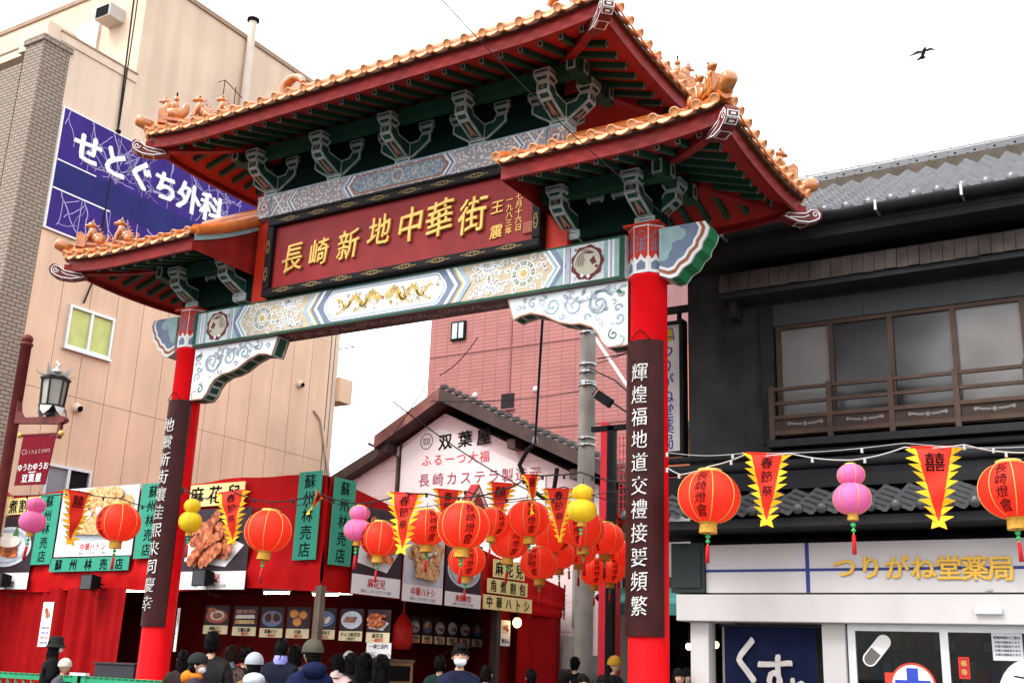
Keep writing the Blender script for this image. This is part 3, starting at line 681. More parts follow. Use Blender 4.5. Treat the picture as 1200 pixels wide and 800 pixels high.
# ------------------------------------------------------------------ roofs
def build_roof(name, x0, x1, h, zb, rise, hipL, hipR, purl, fas=.25, lift=.10, sp=.272, wallx=None):
    root = bpy.data.objects.new(name, None); COL.objects.link(root); root.parent = gate; ORIG[root.name] = (GX, 0, 0)
    def tt(x, y):
        t = h-abs(y)
        if hipR: t = min(t, x1-x)
        if hipL: t = min(t, x-x0)
        return max(t, -.15)
    def lf(x, y):
        d = 9
        if hipR: d = min(d, math.hypot(x1-x, h-abs(y)))
        if hipL: d = min(d, math.hypot(x-x0, h-abs(y)))
        return lift*max(0, 1-d/1.3)**2
    def zr(x, y):
        u = tt(x, y)/h
        return zb+fas+rise*(.72*u+.28*u*abs(u))+lf(x, y)
    # columns along each eave
    sides = [('f', x0, x1), ('b', x0, x1)]
    if hipR: sides.append(('r', -h, h))
    if hipL: sides.append(('l', -h, h))
    def pos(sd, s_, t):
        if sd == 'f': return s_, -h+t
        if sd == 'b': return s_, h-t
        if sd == 'r': return x1-t, s_
        return x0+t, s_
    def tmax(sd, s_):
        if sd in 'fb':
            m_ = h
            if hipR: m_ = min(m_, x1-s_)
            if hipL: m_ = min(m_, s_-x0)
            return max(m_, 0)
        return max(0, h-abs(s_))
    def zs(x, y):
        return zb+.07+.31*max(0, tt(x, y))+lf(x, y)
    top = MB(); sof = MB(); fas_ = MB(); tl = MB(); te = MB()
    rafts = []
    for sd, a, e in sides:
        n = max(2, round((e-a)/sp)); cols = sorted(set([round(a+(e-a)*i/n, 4) for i in range(n+1)] + ([round(x0+h, 4)] if hipL and sd in 'fb' else []) + ([round(x1-h, 4)] if hipR and sd in 'fb' else []) + ([0.0] if sd in 'rl' else [])))
        K = 6
        for i in range(len(cols)-1):
            for k in range(K):
                q = []
                for s_, kk in ((cols[i], k), (cols[i+1], k), (cols[i+1], k+1), (cols[i], k+1)):
                    t = tmax(sd, s_)*kk/K; x, y = pos(sd, s_, t); q.append((x, y, zr(x, y)))
                if sd in 'bl': q.reverse()
                if (Vector(q[1])-Vector(q[0])).length < 1e-5 or (Vector(q[2])-Vector(q[3])).length < 1e-5:
                    q = [q[0], q[1], q[2]] if (Vector(q[2])-Vector(q[3])).length < 1e-5 else [q[0], q[2], q[3]]
                top.add(q, [tuple(range(len(q)))], TILE)
                sof.add([(v[0], v[1], zs(v[0], v[1])) for v in reversed(q)], [tuple(range(len(q)))], RED_SOF)
            # fascia board and dark tile bed
            pa, pb = pos(sd, cols[i], 0), pos(sd, cols[i+1], 0)
            ia, ib = pos(sd, cols[i], .05), pos(sd, cols[i+1], .05)
            la, lb = lf(*pa), lf(*pb)
            def clampc(p):
                return p
            A = [(*pa, zb+la), (*pb, zb+lb), (*pb, zb+lb+fas-.05), (*pa, zb+la+fas-.05)]
            B = [(*ia, zb+la), (*ib, zb+lb), (*ib, zb+lb+fas-.05), (*ia, zb+la+fas-.05)]
            fl = (lambda q: q) if sd in 'fr' else (lambda q: list(reversed(q)))
            fas_.add(fl(A), [(0, 1, 2, 3)], RED_EAVE); fas_.add(fl([B[0], B[1], A[1], A[0]]), [(0, 1, 2, 3)], RED_EAVE); fas_.add(fl([B[1], B[0], B[3], B[2]]), [(0, 1, 2, 3)], RED_EAVE)
            oa, ob_ = pos(sd, cols[i], -.05), pos(sd, cols[i+1], -.05)
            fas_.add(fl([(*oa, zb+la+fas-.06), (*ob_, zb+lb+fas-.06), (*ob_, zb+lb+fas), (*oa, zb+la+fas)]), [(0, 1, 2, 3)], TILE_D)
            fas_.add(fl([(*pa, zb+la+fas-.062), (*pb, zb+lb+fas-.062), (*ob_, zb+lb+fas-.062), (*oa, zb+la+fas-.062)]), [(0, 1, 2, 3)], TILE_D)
        # tile runs
        for i in range(n+1):
            s_ = a+(e-a)*(i+.0)/n
            if i in (0, n) and not ((sd in 'fb') and ((i == 0 and not hipL) or (i == n and not hipR))): s_ = s_+(.05 if i == 0 else -.05)
            tm = tmax(sd, s_)
            segs = max(2, int(tm/.26)+1); path = []; rad = []
            for k in range(segs+1):
                t0 = -.12+(tm+.12)*k/segs
                for dt, rr in ((0.0, .056), (.96, .047)):
                    if k == segs and dt: continue
                    t = t0+(tm+.12)/segs*dt
                    x, y = pos(sd, s_, t); path.append((x, y, zr(x, y)+.05)); rad.append(rr)
            tl.tube(path, .065, TILE, 8, cap=False, radii=rad)
            d = Vector(pos(sd, 0, 0))-Vector(pos(sd, 0, .1)); d3 = Vector((d.x, d.y, -.05)).normalized()
            p = Vector(path[0]); te.lathe([(.06, -.015), (.062, .012), (.05, .018), (.045, .010), (.0, .012)], p, TILE_E, 14, True, d3)
            # pan drip tile between runs
            if i < n:
                sc = s_+(e-a)/n/2; x, y = pos(sd, sc, -.10); z0 = zr(*pos(sd, sc, 0))-.012
                t1, t2 = pos(sd, sc+.1, -.10), pos(sd, sc-.1, -.10); U = (Vector(t1)-Vector(t2)).normalized(); nd = Vector((d.x, d.y, 0)).normalized()
                Ud = Vector((U.x, U.y, 0))
                if Ud.cross(Vector((0, 0, 1))).dot(nd) < 0: Ud = -Ud
                f = Fr((x, y, z0), Ud, (nd*-.45+Vector((0, 0, 1))).normalized())
                pts = [(-.11, .03), (-.095, -.025), (-.055, -.065), (0, -.085), (.055, -.065), (.095, -.025), (.11, .03), (.06, .0), (0, -.012), (-.06, .0)]
                te.prism(f, [(u_*.95, v_-.014) for u_, v_ in pts], -.014, .006, TILE_P, TILE)
        # rafters
        L = e-a; nr = max(2, round(L/.30))
        for i in range(nr+1):
            s_ = a+.12+(L-.24)*i/nr; tm = min(tmax(sd, s_)-.06, h-.3)
            if tm < .32 or (sd == 'b' and not (name == 'side_roof' and hipR)): continue
            P = []
            for t in (.27, (.27+tm)/2, tm):
                x, y = pos(sd, s_, t); P.append(Vector((x, y, zs(x, y)-.039)))
            rafts.append(P)
    if not hipL or not hipR:                                   # closed gable end beside the name board
        xi = x0 if not hipL else x1; sg = -1 if not hipL else 1
        ys = [(-h+2*h*k/16) for k in range(17)]
        P = [(y, zr(xi, y)-.02) for y in ys]; f = Fr((xi, 0, 0), (0, -1 if sg < 0 else 1, 0), (0, 0, 1))
        for k in range(16):
            y0_, y1_ = ys[k], ys[k+1]; u0, u1 = (y0_, y1_) if sg > 0 else (-y0_, -y1_)
            fas_.poly(f, [(u0, zb), (u1, zb), (u1, zr(xi, y1_)-.1), (u0, zr(xi, y0_)-.1)], .006, RED_EAVE)
            fas_.poly(f, [(u0, zr(xi, y0_)-.115), (u1, zr(xi, y1_)-.115), (u1, zr(xi, y1_)-.0), (u0, zr(xi, y0_)-.0)], .03, TEALP)
        tl.tube([(xi+sg*.02, y, zr(xi, y)+.05) for y in ys], .085, TILE, 10)
    top.build('roof_sheet', root); sof.build('soffit', root); fas_.build('eave_board', root); tl.build('roof_tiles', root); te.build('eave_tile_trim', root)

    for P in rafts:
        r_ = MB(); r_.bar(P[0], P[1], .062, .08, GREEN); r_.bar(P[1], P[2], .062, .08, GREEN)
        d = (P[0]-P[1]).normalized(); up = Vector((0, 0, 1)); sx = d.cross(up).normalized(); uz = sx.cross(d)
        f = Fr(P[0]+d*.001, sx, uz)
        if f.N.dot(d) < 0: f = Fr(P[0]+d*.001, -sx, uz)
        r_.rect(f, -.034, -.043, .034, .043, .004, RIM); r_.rect(f, -.019, -.028, .019, .028, .008, GREEN_D)
        # pale edge line under the beam
        r_.build('rafter', root)
    # purlins carried on the brackets
    py, pz, pxl, pxr = purl
    b = MB(); b.box((pxl-.12 if hipL else x0, -py-.07, pz), (pxr+.12 if hipR else x1, -py+.07, pz+.2), GREEN); b.build('purlin', root)
    b = MB(); b.box((pxl-.12 if hipL else x0, py-.07, pz), (pxr+.12 if hipR else x1, py+.07, pz+.2), GREEN); b.build('purlin', root)
    for has, px, sg in ((hipR, pxr, 1), (hipL, pxl, -1)):
        if not has: continue
        b = MB(); b.box((px-.07, -py-.2, pz+.003), (px+.07, py+.2, pz+.197), GREEN)
        f = FY(-py-.2); b.rect(f, px-.07, pz+.003, px+.07, pz+.197, .004, RIM); b.rect(f, px-.042, pz+.035, px+.042, pz+.165, .008, GREEN_D)
        f = Fr((px+sg*.07+sg*.12-sg*.07, 0, 0), (0, sg, 0), (0, 0, 1))
        for y_ in (-py, py):
            f = Fr((px+sg*.12, y_, 0), (0, sg, 0), (0, 0, 1)); b.rect(f, -.07, pz, .07, pz+.2, .004, RIM); b.rect(f, -.042, pz+.035, .042, pz+.165, .008, GREEN_D)
        b.build('purlin', root)
    # hip rafters with a carved nose, hip ridges, beasts
    hips = []
    for has, ex, sg in ((hipL, x0, -1), (hipR, x1, 1)):
        if not has: continue
        for sy in (-1, 1):
            dg = Vector((sg, sy, 0)).normalized(); c = Vector((ex, sy*h, 0)); ze = zr(ex, sy*h)
            f = Fr((c.x, c.y, 0), dg, (0, 0, 1))
            zs_ = lambda u: zr(ex+sg*min(u, 0)*.7071, sy*(h+min(u, 0)*.7071))
            b = MB(); lo = zb
            so_ = lambda u: zs(ex+sg*min(u, 0)*.7071, sy*(h+min(u, 0)*.7071))
            us = (-1.45, -1.0, -.6, -.3, 0, .05)
            top_ = [(u, so_(u)+.02) for u in us]; bot = [(u, so_(u)-.13) for u in reversed(us)]
            b.prism(f, top_+bot, -.06, .06, RED_EAVE); hr = b.build('hip_rafter', root)
            nose = [(-.32, lo+.0), (-.26, lo+.06), (-.1, lo+.07), (.04, lo+.09), (.13, lo+.16), (.22, lo+.18), (.27, lo+.11), (.25, lo+.03), (.17, lo-.02), (.08, lo-.055), (-.1, lo-.06)]
            b = MB(); b.prism(f, nose, -.075, .075, MAROON, MAROON)
            for q in (1, -1):
                g_ = Fr((c.x, c.y, 0), dg*q, (0, 0, 1)); g_.O = g_.O + g_.N*0
                N2 = [(u*q, v) for u, v in nose]; ctr = (sum(p[0] for p in N2)/len(N2), sum(p[1] for p in N2)/len(N2))
                ins = [(ctr[0]+(u-ctr[0])*.86, ctr[1]+(v-ctr[1])*.82) for u, v in N2]
                b.stroke(g_, ins, .014, .078, WHITE, True); b.spiral(g_, q*.17, lo+.08, .05, 1.2, 0, .012, .078, WHITE, q); b.stroke(g_, [(q*-.2, lo+.0), (q*0, lo+.02), (q*.08, lo+.06)], .011, .079, WHITE)
            for k in range(4, 10):                                       # boxed outline on the front and under edges
                (u0, v0), (u1, v1) = nose[k], nose[k+1]
                p0, p1 = f.p(u0, v0), f.p(u1, v1); d = p1-p0; Ld = d.length
                fu = Fr(p0, d, f.N)
                nrm = (p0+p1)/2 - f.p(0.0, lo+.0)
                if fu.N.dot(nrm) < 0: fu = Fr(p1, -d, f.N)
                m_ = TEALP if k == 4 else MAROON
                b.rect(fu, .002, -.073, Ld-.002, .073, .003, WHITE if k in (4, 6, 7, 9) else MAROON); b.rect(fu, .016, -.056, Ld-.016, .056, .006, m_)
                if k in (6, 7): b.rect(fu, Ld*.35, -.03, Ld*.65, .03, .009, WHITE)
            b.build('carved_nose', hr)
            b = MB(); path = [Vector((ex+sg*u*.7071, sy*(h+u*.7071), zs_(u)+.07)) for u in [.10-(h*1.414+.1)*k/10 for k in range(11)]]
            b.tube(path, .085, TILE, 8); b.tube([p+Vector((0, 0, .1)) for p in path[2:]], .055, TILE, 8)
            p = path[0]; b.lathe([(.0, -.1), (.1, -.1), (.1, .12), (.06, .16), (.0, .16)], p+Vector((0, 0, .08)), BEAST, 12, True, (dg*.95+Vector((0, 0, .45))))
            b.build('hip_ridge', root); hips.append((path, dg, sy, sg))
    if hipL and hipR:
        b = MB(); za = zr((x0+x1)/2, 0)
        b.box((x0+h-.1, -.09, za), (x1-h+.1, .09, za+.22), TILE); b.tube([(x0+h-.15, 0, za+.27), (x1-h+.15, 0, za+.27)], .1, TILE, 10)
        for xx, sg in ((x0+h-.12, -1), (x1-h+.12, 1)):
            b.stroke(FY(-.1), [], .1, 0, TILE)
            P = [(xx-sg*.0+sg*.25*math.cos(a)*(1-.1*a/3), za+.32+.25*math.sin(a)) for a in [-1.2+.3*k for k in range(14)]]
            b.tube([(u, 0, v) for u, v in P], .1, BEAST, 8, radii=[.13-.006*k for k in range(14)])
        b.build('main_ridge', root)
    else:
        b = MB(); xa, xb = (x0, x1-h) if hipR else (x0+h, x1); za = zr((xa+xb)/2, 0)
        b.box((xa, -.08, za-.02), (xb, .08, za+.14), TILE); b.tube([(xa, 0, za+.18), (xb, 0, za+.18)], .08, TILE, 10)
        # scroll where the front verge meets the eave tiles
        xi, sg = (x0, 1) if hipR else (x1, -1)
        for sy in (-1, 1):
            y_ = sy*(h-.62); zc = zr(xi+sg*1.2, y_)+.1
        b.build('main_ridge', root)
    return root, zr, hips

def beast_mesh(kind):
    b = MB(); E = b.ellipsoid
    if kind == 'rider':                                          # a hen-shaped mount with a small rider
        E((0, 0, .13), (.17, .11, .12), BEAST); E((-.13, 0, .22), (.07, .06, .12), BEAST); E((-.16, 0, .33), (.065, .055, .06), BEAST); E((-.225, 0, .32), (.04, .025, .02), BEAST)
        E((.14, 0, .22), (.075, .05, .14), BEAST, rot=Quaternion((0, 1, 0), .25)); E((0, 0, .27), (.06, .06, .1), BEAST); E((0, 0, .40), (.045, .045, .05), BEAST); E((-.04, .06, .24), (.035, .03, .07), BEAST); E((-.04, -.06, .24), (.035, .03, .07), BEAST)
        E((-.17, 0, .40), (.03, .012, .03), BEAST); b.lathe([(.012, 0), (.012, .05), (.02, .055), (.0, .09)], (0, 0, .44), METAL_D, 6)
        b.box((-.16, -.1, -.02), (.16, .1, .03), BEAST)
    else:
        E((.03, 0, .12), (.12, .085, .11), BEAST); E((-.05, 0, .2), (.075, .07, .13), BEAST, rot=Quaternion((0, 1, 0), -.3)); E((-.09, 0, .35), (.07, .06, .065), BEAST); E((-.155, 0, .335), (.05, .038, .032), BEAST)
        for sy in (-1, 1):
            b.tube([(-.08, sy*.05, .2), (-.13, sy*.06, .1), (-.14, sy*.06, 0)], .03, BEAST, 7, radii=[.045, .032, .03]); E((-.16, sy*.06, .015), (.04, .03, .02), BEAST)
            E((.07, sy*.08, .07), (.075, .04, .075), BEAST); b.lathe([(.022, 0), (.0, .06)], (-.07, sy*.04, .4), BEAST, 6)
        for k in range(5): b.lathe([(.03, 0), (.0, .07)], (.0+.035*k, 0, .33-.055*k), BEAST, 5, True, (.6, 0, .6))
        b.tube([(.12, 0, .06), (.2, 0, .08), (.22, 0, .18), (.18, 0, .22)], .03, BEAST, 7, radii=[.04, .035, .025, .012])
        b.box((-.18, -.08, -.03), (.16, .08, .015), BEAST)
    return b
_bm = {}
def put_beast(root, kind, p, dg, sc=1.0):
    if kind not in _bm:
        o = beast_mesh(kind).build('ridge_beast', None, (0, 0, 0)); _bm[kind] = [o.data]; COL.objects.unlink(o); bpy.data.objects.remove(o)
    o = bpy.data.objects.new('ridge_beast', _bm[kind][0]); COL.objects.link(o); o.parent = root
    o.location = Vector(p)-Vector((GX, 0, 0)); o.rotation_euler = (0, 0, math.atan2(-dg.y, -dg.x)); o.scale = (sc,)*3
MX0, MX1, MH = -7.82, .08, 1.55
roofU, zU, hipsU = build_roof('upper_roof', MX0, MX1, MH, 8.90, .92, True, True, (.38, 9.0, -6.94, -.86))
roofR, zR, hipsR = build_roof('side_roof', -1.34, 1.53, 1.43, 7.16, .72, False, True, (.36, 7.25, 0, .36))
roofL, zL, hipsL = build_roof('side_roof', -9.53, -6.70, 1.43, 7.16, .72, True, False, (.36, 7.25, -8.39, 0))
def beasts_on(root, hips, kinds):
    for path, dg, sy, sg in hips:
        L = [0]
        for a, b_ in zip(path, path[1:]): L.append(L[-1]+(b_-a).length)
        for k, (kind, d, sc) in enumerate(kinds):
            i = max(j for j in range(len(L)-1) if L[j] <= d); t = (d-L[i])/(L[i+1]-L[i]); p = path[i].lerp(path[i+1], t)
            put_beast(root, kind, p+Vector((0, 0, .12)), dg, sc)
        q = path[0].lerp(path[1], .9)+Vector((0, 0, .08)); b = MB()
        f = Fr(q, (dg.y, -dg.x, 0), (0, 0, 1)); f = Fr(q, dg, (0, 0, 1))
        b.prism(f, [(-.12, 0), (.03, 0), (.03, .22), (-.03, .26), (-.12, .2)], -.09, .09, BEAST); b.stroke(f, [(-.08, .03), (-.08, .15), (-.03, .18), (0, .15), (0, .03)], .02, .093, TILE_E); b.build('end_block', root)
beasts_on(roofU, hipsU, (('rider', .42, 1.0), ('dog', .86, .95), ('dog', 1.22, .8)))
beasts_on(roofR, hipsR, (('dog', .45, .95), ('dog', .80, .85)))
beasts_on(roofL, hipsL, (('dog', .45, .95), ('dog', .90, .95)))
# ------------------------------------------------------------------ tan clinic building on the left
TAN = mat('tan stucco', (.68, .525, .395), .85, .1, .7, streak=.13, bump=.25, bscale=90)
TANL = mat('pale tan stucco', (.70, .555, .43), .85, .08, .6, streak=.12, bump=.25, bscale=90)
TANP = mat('peach wall panel', (.70, .48, .335), .8, .09, .8, streak=.12, bump=.15, bscale=90)
JOINT = mat('panel joint', (.2, .13, .09), .9, .2, 5)
BRICKT = brickmat('grey brown brick', (.31, .245, .195), (.27, .215, .17), (.10, .08, .065), .21, .085, .012, .8)
SIGNP = mat('purple sign vinyl', (.046, .026, .19), .6, .1, 1.5, spec=.05, streak=.12)
SIGNN = mat('navy sign vinyl', (.026, .028, .14), .6, .1, 1.5, spec=.05, streak=.1)
tb = thing('clinic_building', 'tall tan clinic building with grey brick corner and purple sign on its wall', 'building', (-15, 3, 0))
WX = -15.0
b = MB(); b.box((-26, 3.4, 0), (WX, 11.62, 17.6), TAN)
b.build('upper_wall', tb)
b = MB(); b.box((-24, 1.6, 10.3), (WX-.002, 3.398, 14.6), TANL); b.box((-24, 1.3, 14.55), (WX+.03, 3.45, 14.76), TANL); b.box((-15.95, .95, 14.3), (WX+.01, 1.7, 14.88), TANL); b.box((-24, 1.6, 0), (WX-.004, 3.396, 10.3), TANP)
b.build('lower_wall', tb)
b = MB(); b.box((-26.05, 3.36, 17.55), (WX+.05, 11.67, 17.68), mat('parapet coping', (.33, .22, .15), .7, .15, 4)); b.box((-24, 1.28, 14.76), (WX+.05, 3.45, 14.80), MATS['parapet coping']); b.build('coping', tb)
b = MB(); b.box((-15.62, .91, 0), (WX+.02, 1.6, 14.35), BRICKT); b.box((-17.2, 1.15, 0), (-16.05, 1.62, 14.2), BRICKT); b.box((-16.06, 1.45, 0), (-15.6, 1.7, 14.3), BRICKT); b.build('brick_pier', tb)
b = MB(); b.box((-15.66, .87, 14.35), (WX+.05, 1.65, 14.5), BRICKT); b.build('brick_cap', tb)
b = MB()
for k in range(4): b.box((-17.9, 1.2, 3+3*k), (-17.2, 1.6, 5+3*k), METAL_D)
b.build('window', tb)
fr = FX(WX)
b = MB()
for k in range(13):                                                    # panels with joints, below the sign
    y0 = 1.62+.74*k; y1 = y0+.725
    for z0, z1 in ((0, 3.3), (3.312, 6.69), (6.702, 10.12)):
        if y1 < 11.9: b.box((WX-.05, y0, z0), (WX+.012, y1, z1), TANP)
b.box((WX-.05, 1.62, 0), (WX+.004, 11.22, 10.13), JOINT); b.build('wall_panel', tb)
b = MB(); b.box((WX-.01, 11.24, 0), (WX+.012, 11.27, 17.5), JOINT); b.box((WX-.01, 11.42, 0), (WX+.012, 11.44, 17.5), JOINT); b.build('downpipe_groove', tb)
# sign
b = MB(); b.box((WX, 1.62, 10.14), (WX+.07, 9.6, 13.05), WHITE); sg_ = b.build('clinic_sign', tb)
fs_ = FX(WX+.07); t = MB()
t.rect(fs_, 1.66, 10.18, 9.56, 13.02, .003, SIGNP); t.rect(fs_, 1.66, 11.10, 9.56, 11.77, .006, SIGNN)
t.build('sign_face', sg_)
t = MB(); rs = random.Random(3)
CRK = mat('pale crackle line', (.36, .32, .58), .5, .2, 10)
def crack(u, v, a, n, w, band):
    P = [(u, v)]
    for k in range(n):
        a += rs.uniform(-.55, .55); L = rs.uniform(.06, .17); u += L*math.cos(a); v += L*math.sin(a)
        if not (band[0]+.03 < v < band[1]-.03 and 1.7 < u < 9.5): break
        P.append((u, v))
        if rs.random() < .2 and w > .012: crack(u, v, a+rs.choice((-1, 1))*rs.uniform(.6, 1.2), 5, w*.7, band)
    if len(P) > 1: t.stroke(fs_, P, w, .009, CRK)
for k in range(13):
    crack(1.8+.6*k, 13.0, -1.57+rs.uniform(-.5, .5), 14, .026, (11.78, 13.02)); crack(1.9+.6*k, 11.08, -1.57+rs.uniform(-.6, .6), 14, .028, (10.18, 11.1))
for k in range(1, 11): t.stroke(fs_, [(1.66+.78*k, 10.18), (1.66+.78*k, 11.09)] , .02 if k % 2 else .012, .012, CRK); t.stroke(fs_, [(1.66+.78*k, 11.78), (1.66+.78*k, 13.02)], .012, .012, CRK)
t.stroke(fs_, [(1.66, 11.10), (3.2, 11.10)], .035, .012, WHITE); t.stroke(fs_, [(1.66, 11.77), (2.7, 11.77)], .03, .012, WHITE)
t.build('crackle_pattern', sg_)
t = MB()
t.text(fs_, 'せとぐち外科', 4.28, 12.32, .80, WHITE, .016, bold=.042, sp=.95)
t.build('sign_lettering', sg_)
# windows of the side wall
YELC = mat('lime curtain', (.52, .55, .20), .8, .15, 3); 
GREYP = mat('grey frosted pane', (.22, .23, .25), .25, .15, 3)
def side_window(y0, y1, z0, z1, Ma, Mb):
    f = MB()
    for lo, hi in (((WX, y0, z0), (WX+.08, y1, z0+.06)), ((WX, y0, z1-.06), (WX+.08, y1, z1)), ((WX, y0, z0+.06), (WX+.078, y0+.06, z1-.06)), ((WX, y1-.06, z0+.06), (WX+.078, y1, z1-.06)), ((WX, (y0+y1)/2-.035, z0+.06), (WX+.07, (y0+y1)/2+.035, z1-.06))): f.box(lo, hi, ALU)
    f.box((WX, y0-.03, z0-.05), (WX+.11, y1+.03, z0-.003), ALU)
    o = f.build('window', tb); p = MB(); yc = (y0+y1)/2
    p.box((WX, y0+.06, z0+.06), (WX+.02, yc-.035, z1-.06), Ma); p.box((WX, yc+.035, z0+.06), (WX+.018, y1-.06, z1-.06), Mb); p.build('pane', o)
side_window(2.57, 3.78, 7.72, 8.68, YELC, YELC)
side_window(2.60, 3.75, 4.15, 5.18, GREYP, METAL_D)
b = MB(); b.box((-17.55, 3.33, 15.4), (-16.62, 3.41, 16.75), mat('white shutter', (.62, .55, .47), .7, .08, 3)); b.build('shutter', tb)
b = MB(); b.tube([(WX+.12, 6.8, 15.2), (WX+.12, 6.8, 18.1)], .11, mat('cream pipe', (.62, .53, .45), .6, .08, 3), 12); b.lathe([(.13, 0), (.17, .02), (.17, .09), (.1, .12)], (WX+.12, 6.8, 18.1), METAL_D, 12); b.build('vent_pipe', tb)
b = MB()
for y in (5.95, 6.35): b.tube([(WX+.25, y, 14.6), (WX+.25, y, 15.85)], .012, METAL_D, 5)
b.tube([(WX+.02, 5.95, 15.85), (WX+.25, 5.95, 15.85), (WX+.25, 6.6, 15.65)], .012, METAL_D, 5); b.build('guard_rail', tb)
for y, z in ((3.14, 6.47), (10.06, 8.63)):
    b = MB(); b.ellipsoid((WX+.03, y, z), (.13, .11, .11), TANL, rot=Quaternion((0, 1, 0), .4)); b.disc(Fr((WX+.14, y, z-.03), (0, 1, 0), (.3, 0, .95)), 0, 0, .07, .02, INK, 12); b.build('vent_hood', tb)
b = MB(); b.ellipsoid((WX+.05, 3.12, 13.1), (.08, .06, .06), METAL_D); b.build('dome_camera', tb)
b = MB(); p = onY(135, 18, 3.3); b.box((p.x-.3, 2.95, p.z-.25), (p.x+.25, 3.4, p.z+.1), mat('grey lamp housing', (.5, .47, .44), .5, .1, 5)); b.rect(Fr((p.x-.02, 2.94, p.z-.1), (1, 0, 0), (0, 0, 1)), -.24, -.12, .22, .16, .003, INK); b.build('floodlight', tb)
b = MB(); p = onX(156, 0, WX+.04); b.tube([(WX+.04, 3.0, 17.4), (WX+.04, 3.02, 16.2), (WX+.05, 3.1, 13.2), (WX+.1, 3.05, 9.5), (WX+.05, 2.9, 8.8)], .022, CABLE, 5); b.tube([(WX+.04, 3.1, 17.4), (WX+.04, 3.12, 16.2), (WX+.05, 3.12, 13.2)], .016, CABLE, 5); b.build('wall_cable', tb)
b = MB(); b.tube([(-15.75, 1.42, 14.6), (-15.78, 1.42, 12), (-15.78, 1.4, 8), (-15.8, 1.35, 4)], .018, CABLE, 5); b.box((-15.85, 1.35, 14.5), (-15.7, 1.45, 14.75), METAL_D); b.build('conduit', tb)
b = MB(); b.box((WX-1.3, 11.63, 8.5), (WX+.12, 12.2, 9.2), TANP); b.build('balcony', tb)
r_ = MB()
for k in range(4): r_.tube([(WX+.1, 11.68+.16*k, 9.2), (WX+.1, 11.68+.16*k, 10.25)], .012, ALU, 5)
for k in range(6): r_.tube([(WX+.1-.25*k, 12.16, 9.2), (WX+.1-.25*k, 12.16, 10.25)], .012, ALU, 5)
r_.tube([(WX-1.2, 12.16, 10.25), (WX+.1, 12.16, 10.25), (WX+.1, 11.64, 10.25)], .018, ALU, 6); r_.build('balcony_rail', tb)
b = MB(); P = [onX(368, 480, WX+.05), onX(376, 492, WX+.05), onX(382, 530, WX+.06), onX(386, 560, WX+.05)]; b.tube(P, .04, TAN, 6); b.build('loose_conduit', tb)

# ------------------------------------------------------------------ pink gabled sweet shop behind the stalls
PINKW = mat('pale pink siding', (.70, .575, .57), .75, .06, .8, streak=.05)
BOARD = mat('white pink sign board', (.80, .73, .73), .6, .04, 1.0)
ROOFB = mat('dark brown barge board', (.075, .05, .045), .6, .25, 3, streak=.2)
RUSTB = mat('rusty barge board', (.24, .1, .085), .7, .4, 3, streak=.4)
gh = thing('gabled_shop', 'pale pink gabled shop with dark roof and painted Japanese lettering', 'building', (-10.5, 10.7, 0))
GY = 10.7; GXR = onY(702, 600, GY).x  # wall, board and roof coordinates below are scaled about the camera, clear of the stall
def gtop(x): return 7.56-.4687*(x+10.49) if x > -10.49 else 7.56+.5375*(x+10.49) if x > -11.9 else 6.8+.4435*(x+11.9)
b = MB(); P = [(-17.74, 0), (-17.74, 4.21), (-11.9, 6.80), (-10.49, 7.56), (GXR, gtop(GXR)), (GXR, 0)]
b.prism(FY(GY), P, -8, 0, PINKW); b.build('wall', gh)
t = MB(); f = FY(GY); SEAM = mat('siding seam', (.5, .38, .37), .8, .1, 5)
for k in range(9):
    z = 2.2+.66*k; xs_ = [x for x in [-17.7+.05*i for i in range(240)] if x < GXR-.02 and gtop(x) > z+.02]
    t.stroke(f, [(xs_[0], z), (xs_[-1], z)], .012, .004, SEAM)
t.build('siding_seams', gh)
b = MB(); b.box((-11.83, GY-.06, 2.2), (-11.79, GY, 6.9), ROOFB); b.build('corner_strip', gh)
b = MB(); b.prism(f, [(-11.77, 3), (-11.77, 6.7), (-11.1, 7.1), (-10.49, 7.15), (-7.46, 5.78), (-7.46, 3)], .005, .04, BOARD); sb_ = b.build('sign_board', gh)
fb = FY(GY-.04); t = MB()
BK = mat('black sign paint', (.012, .011, .012), .6, .1, 9, spec=.1); PK = mat('pink sign paint', (.66, .09, .12), .6, .1, 9); PL = mat('mauve sign paint', (.36, .09, .13), .6, .1, 9)
def px(x, y): p = onY(x, y, GY-.04); return p.x, p.z
u, v = px(500, 517); t.ring(fb, u, v, .185, .022, .004, BK, 28, .2); t.text(fb, '双', u-.06, v, .2, BK, .004, bold=.01, sx=.6); t.text(fb, '双', u+.06, v, .2, BK, .004, bold=.01, sx=.6)
for ch, x, y in (('双', 522, 517), ('葉', 545, 514), ('屋', 567, 511)): u, v = px(x, y); t.text(fb, ch, u, v, .44, BK, .004, bold=.026, wob=.02, rot=.06)
for i, ch in enumerate('ふるーつ大福'): u, v = px(500+13.6*i, 539.5-1.0*i); t.text(fb, ch, u, v, .31, PK, .004, bold=.018)
for i, ch in enumerate('長崎カステラ製造元'): u, v = px(497+16.3*i, 562.5-1.05*i); t.text(fb, ch, u, v, .35, PL, .004, bold=.016)
t.build('painted_lettering', sb_)
def slab(y0, y1, pts, th, M, name, end=None):
    b = MB(); q = [(x, z) for x, z in pts]+[(x, z-th) for x, z in reversed(pts)]
    b.prism(FY(0), q, -y1, -y0, end or M, M); return b.build(name, gh)
slab(GY-.58, GY+9, [(-10.30, 8.08), (-4.7, 5.455)], .33, ROOFB, 'roof_slope')
slab(GY-.58, GY+9, [(-12.28, 7.0), (-10.302, 8.08)], .33, ROOFB, 'roof_slope', RUSTB)
slab(GY-.38, GY+9, [(-18.2, 4.04), (-12.0, 6.89)], .28, ROOFB, 'roof_slope')
b = MB()
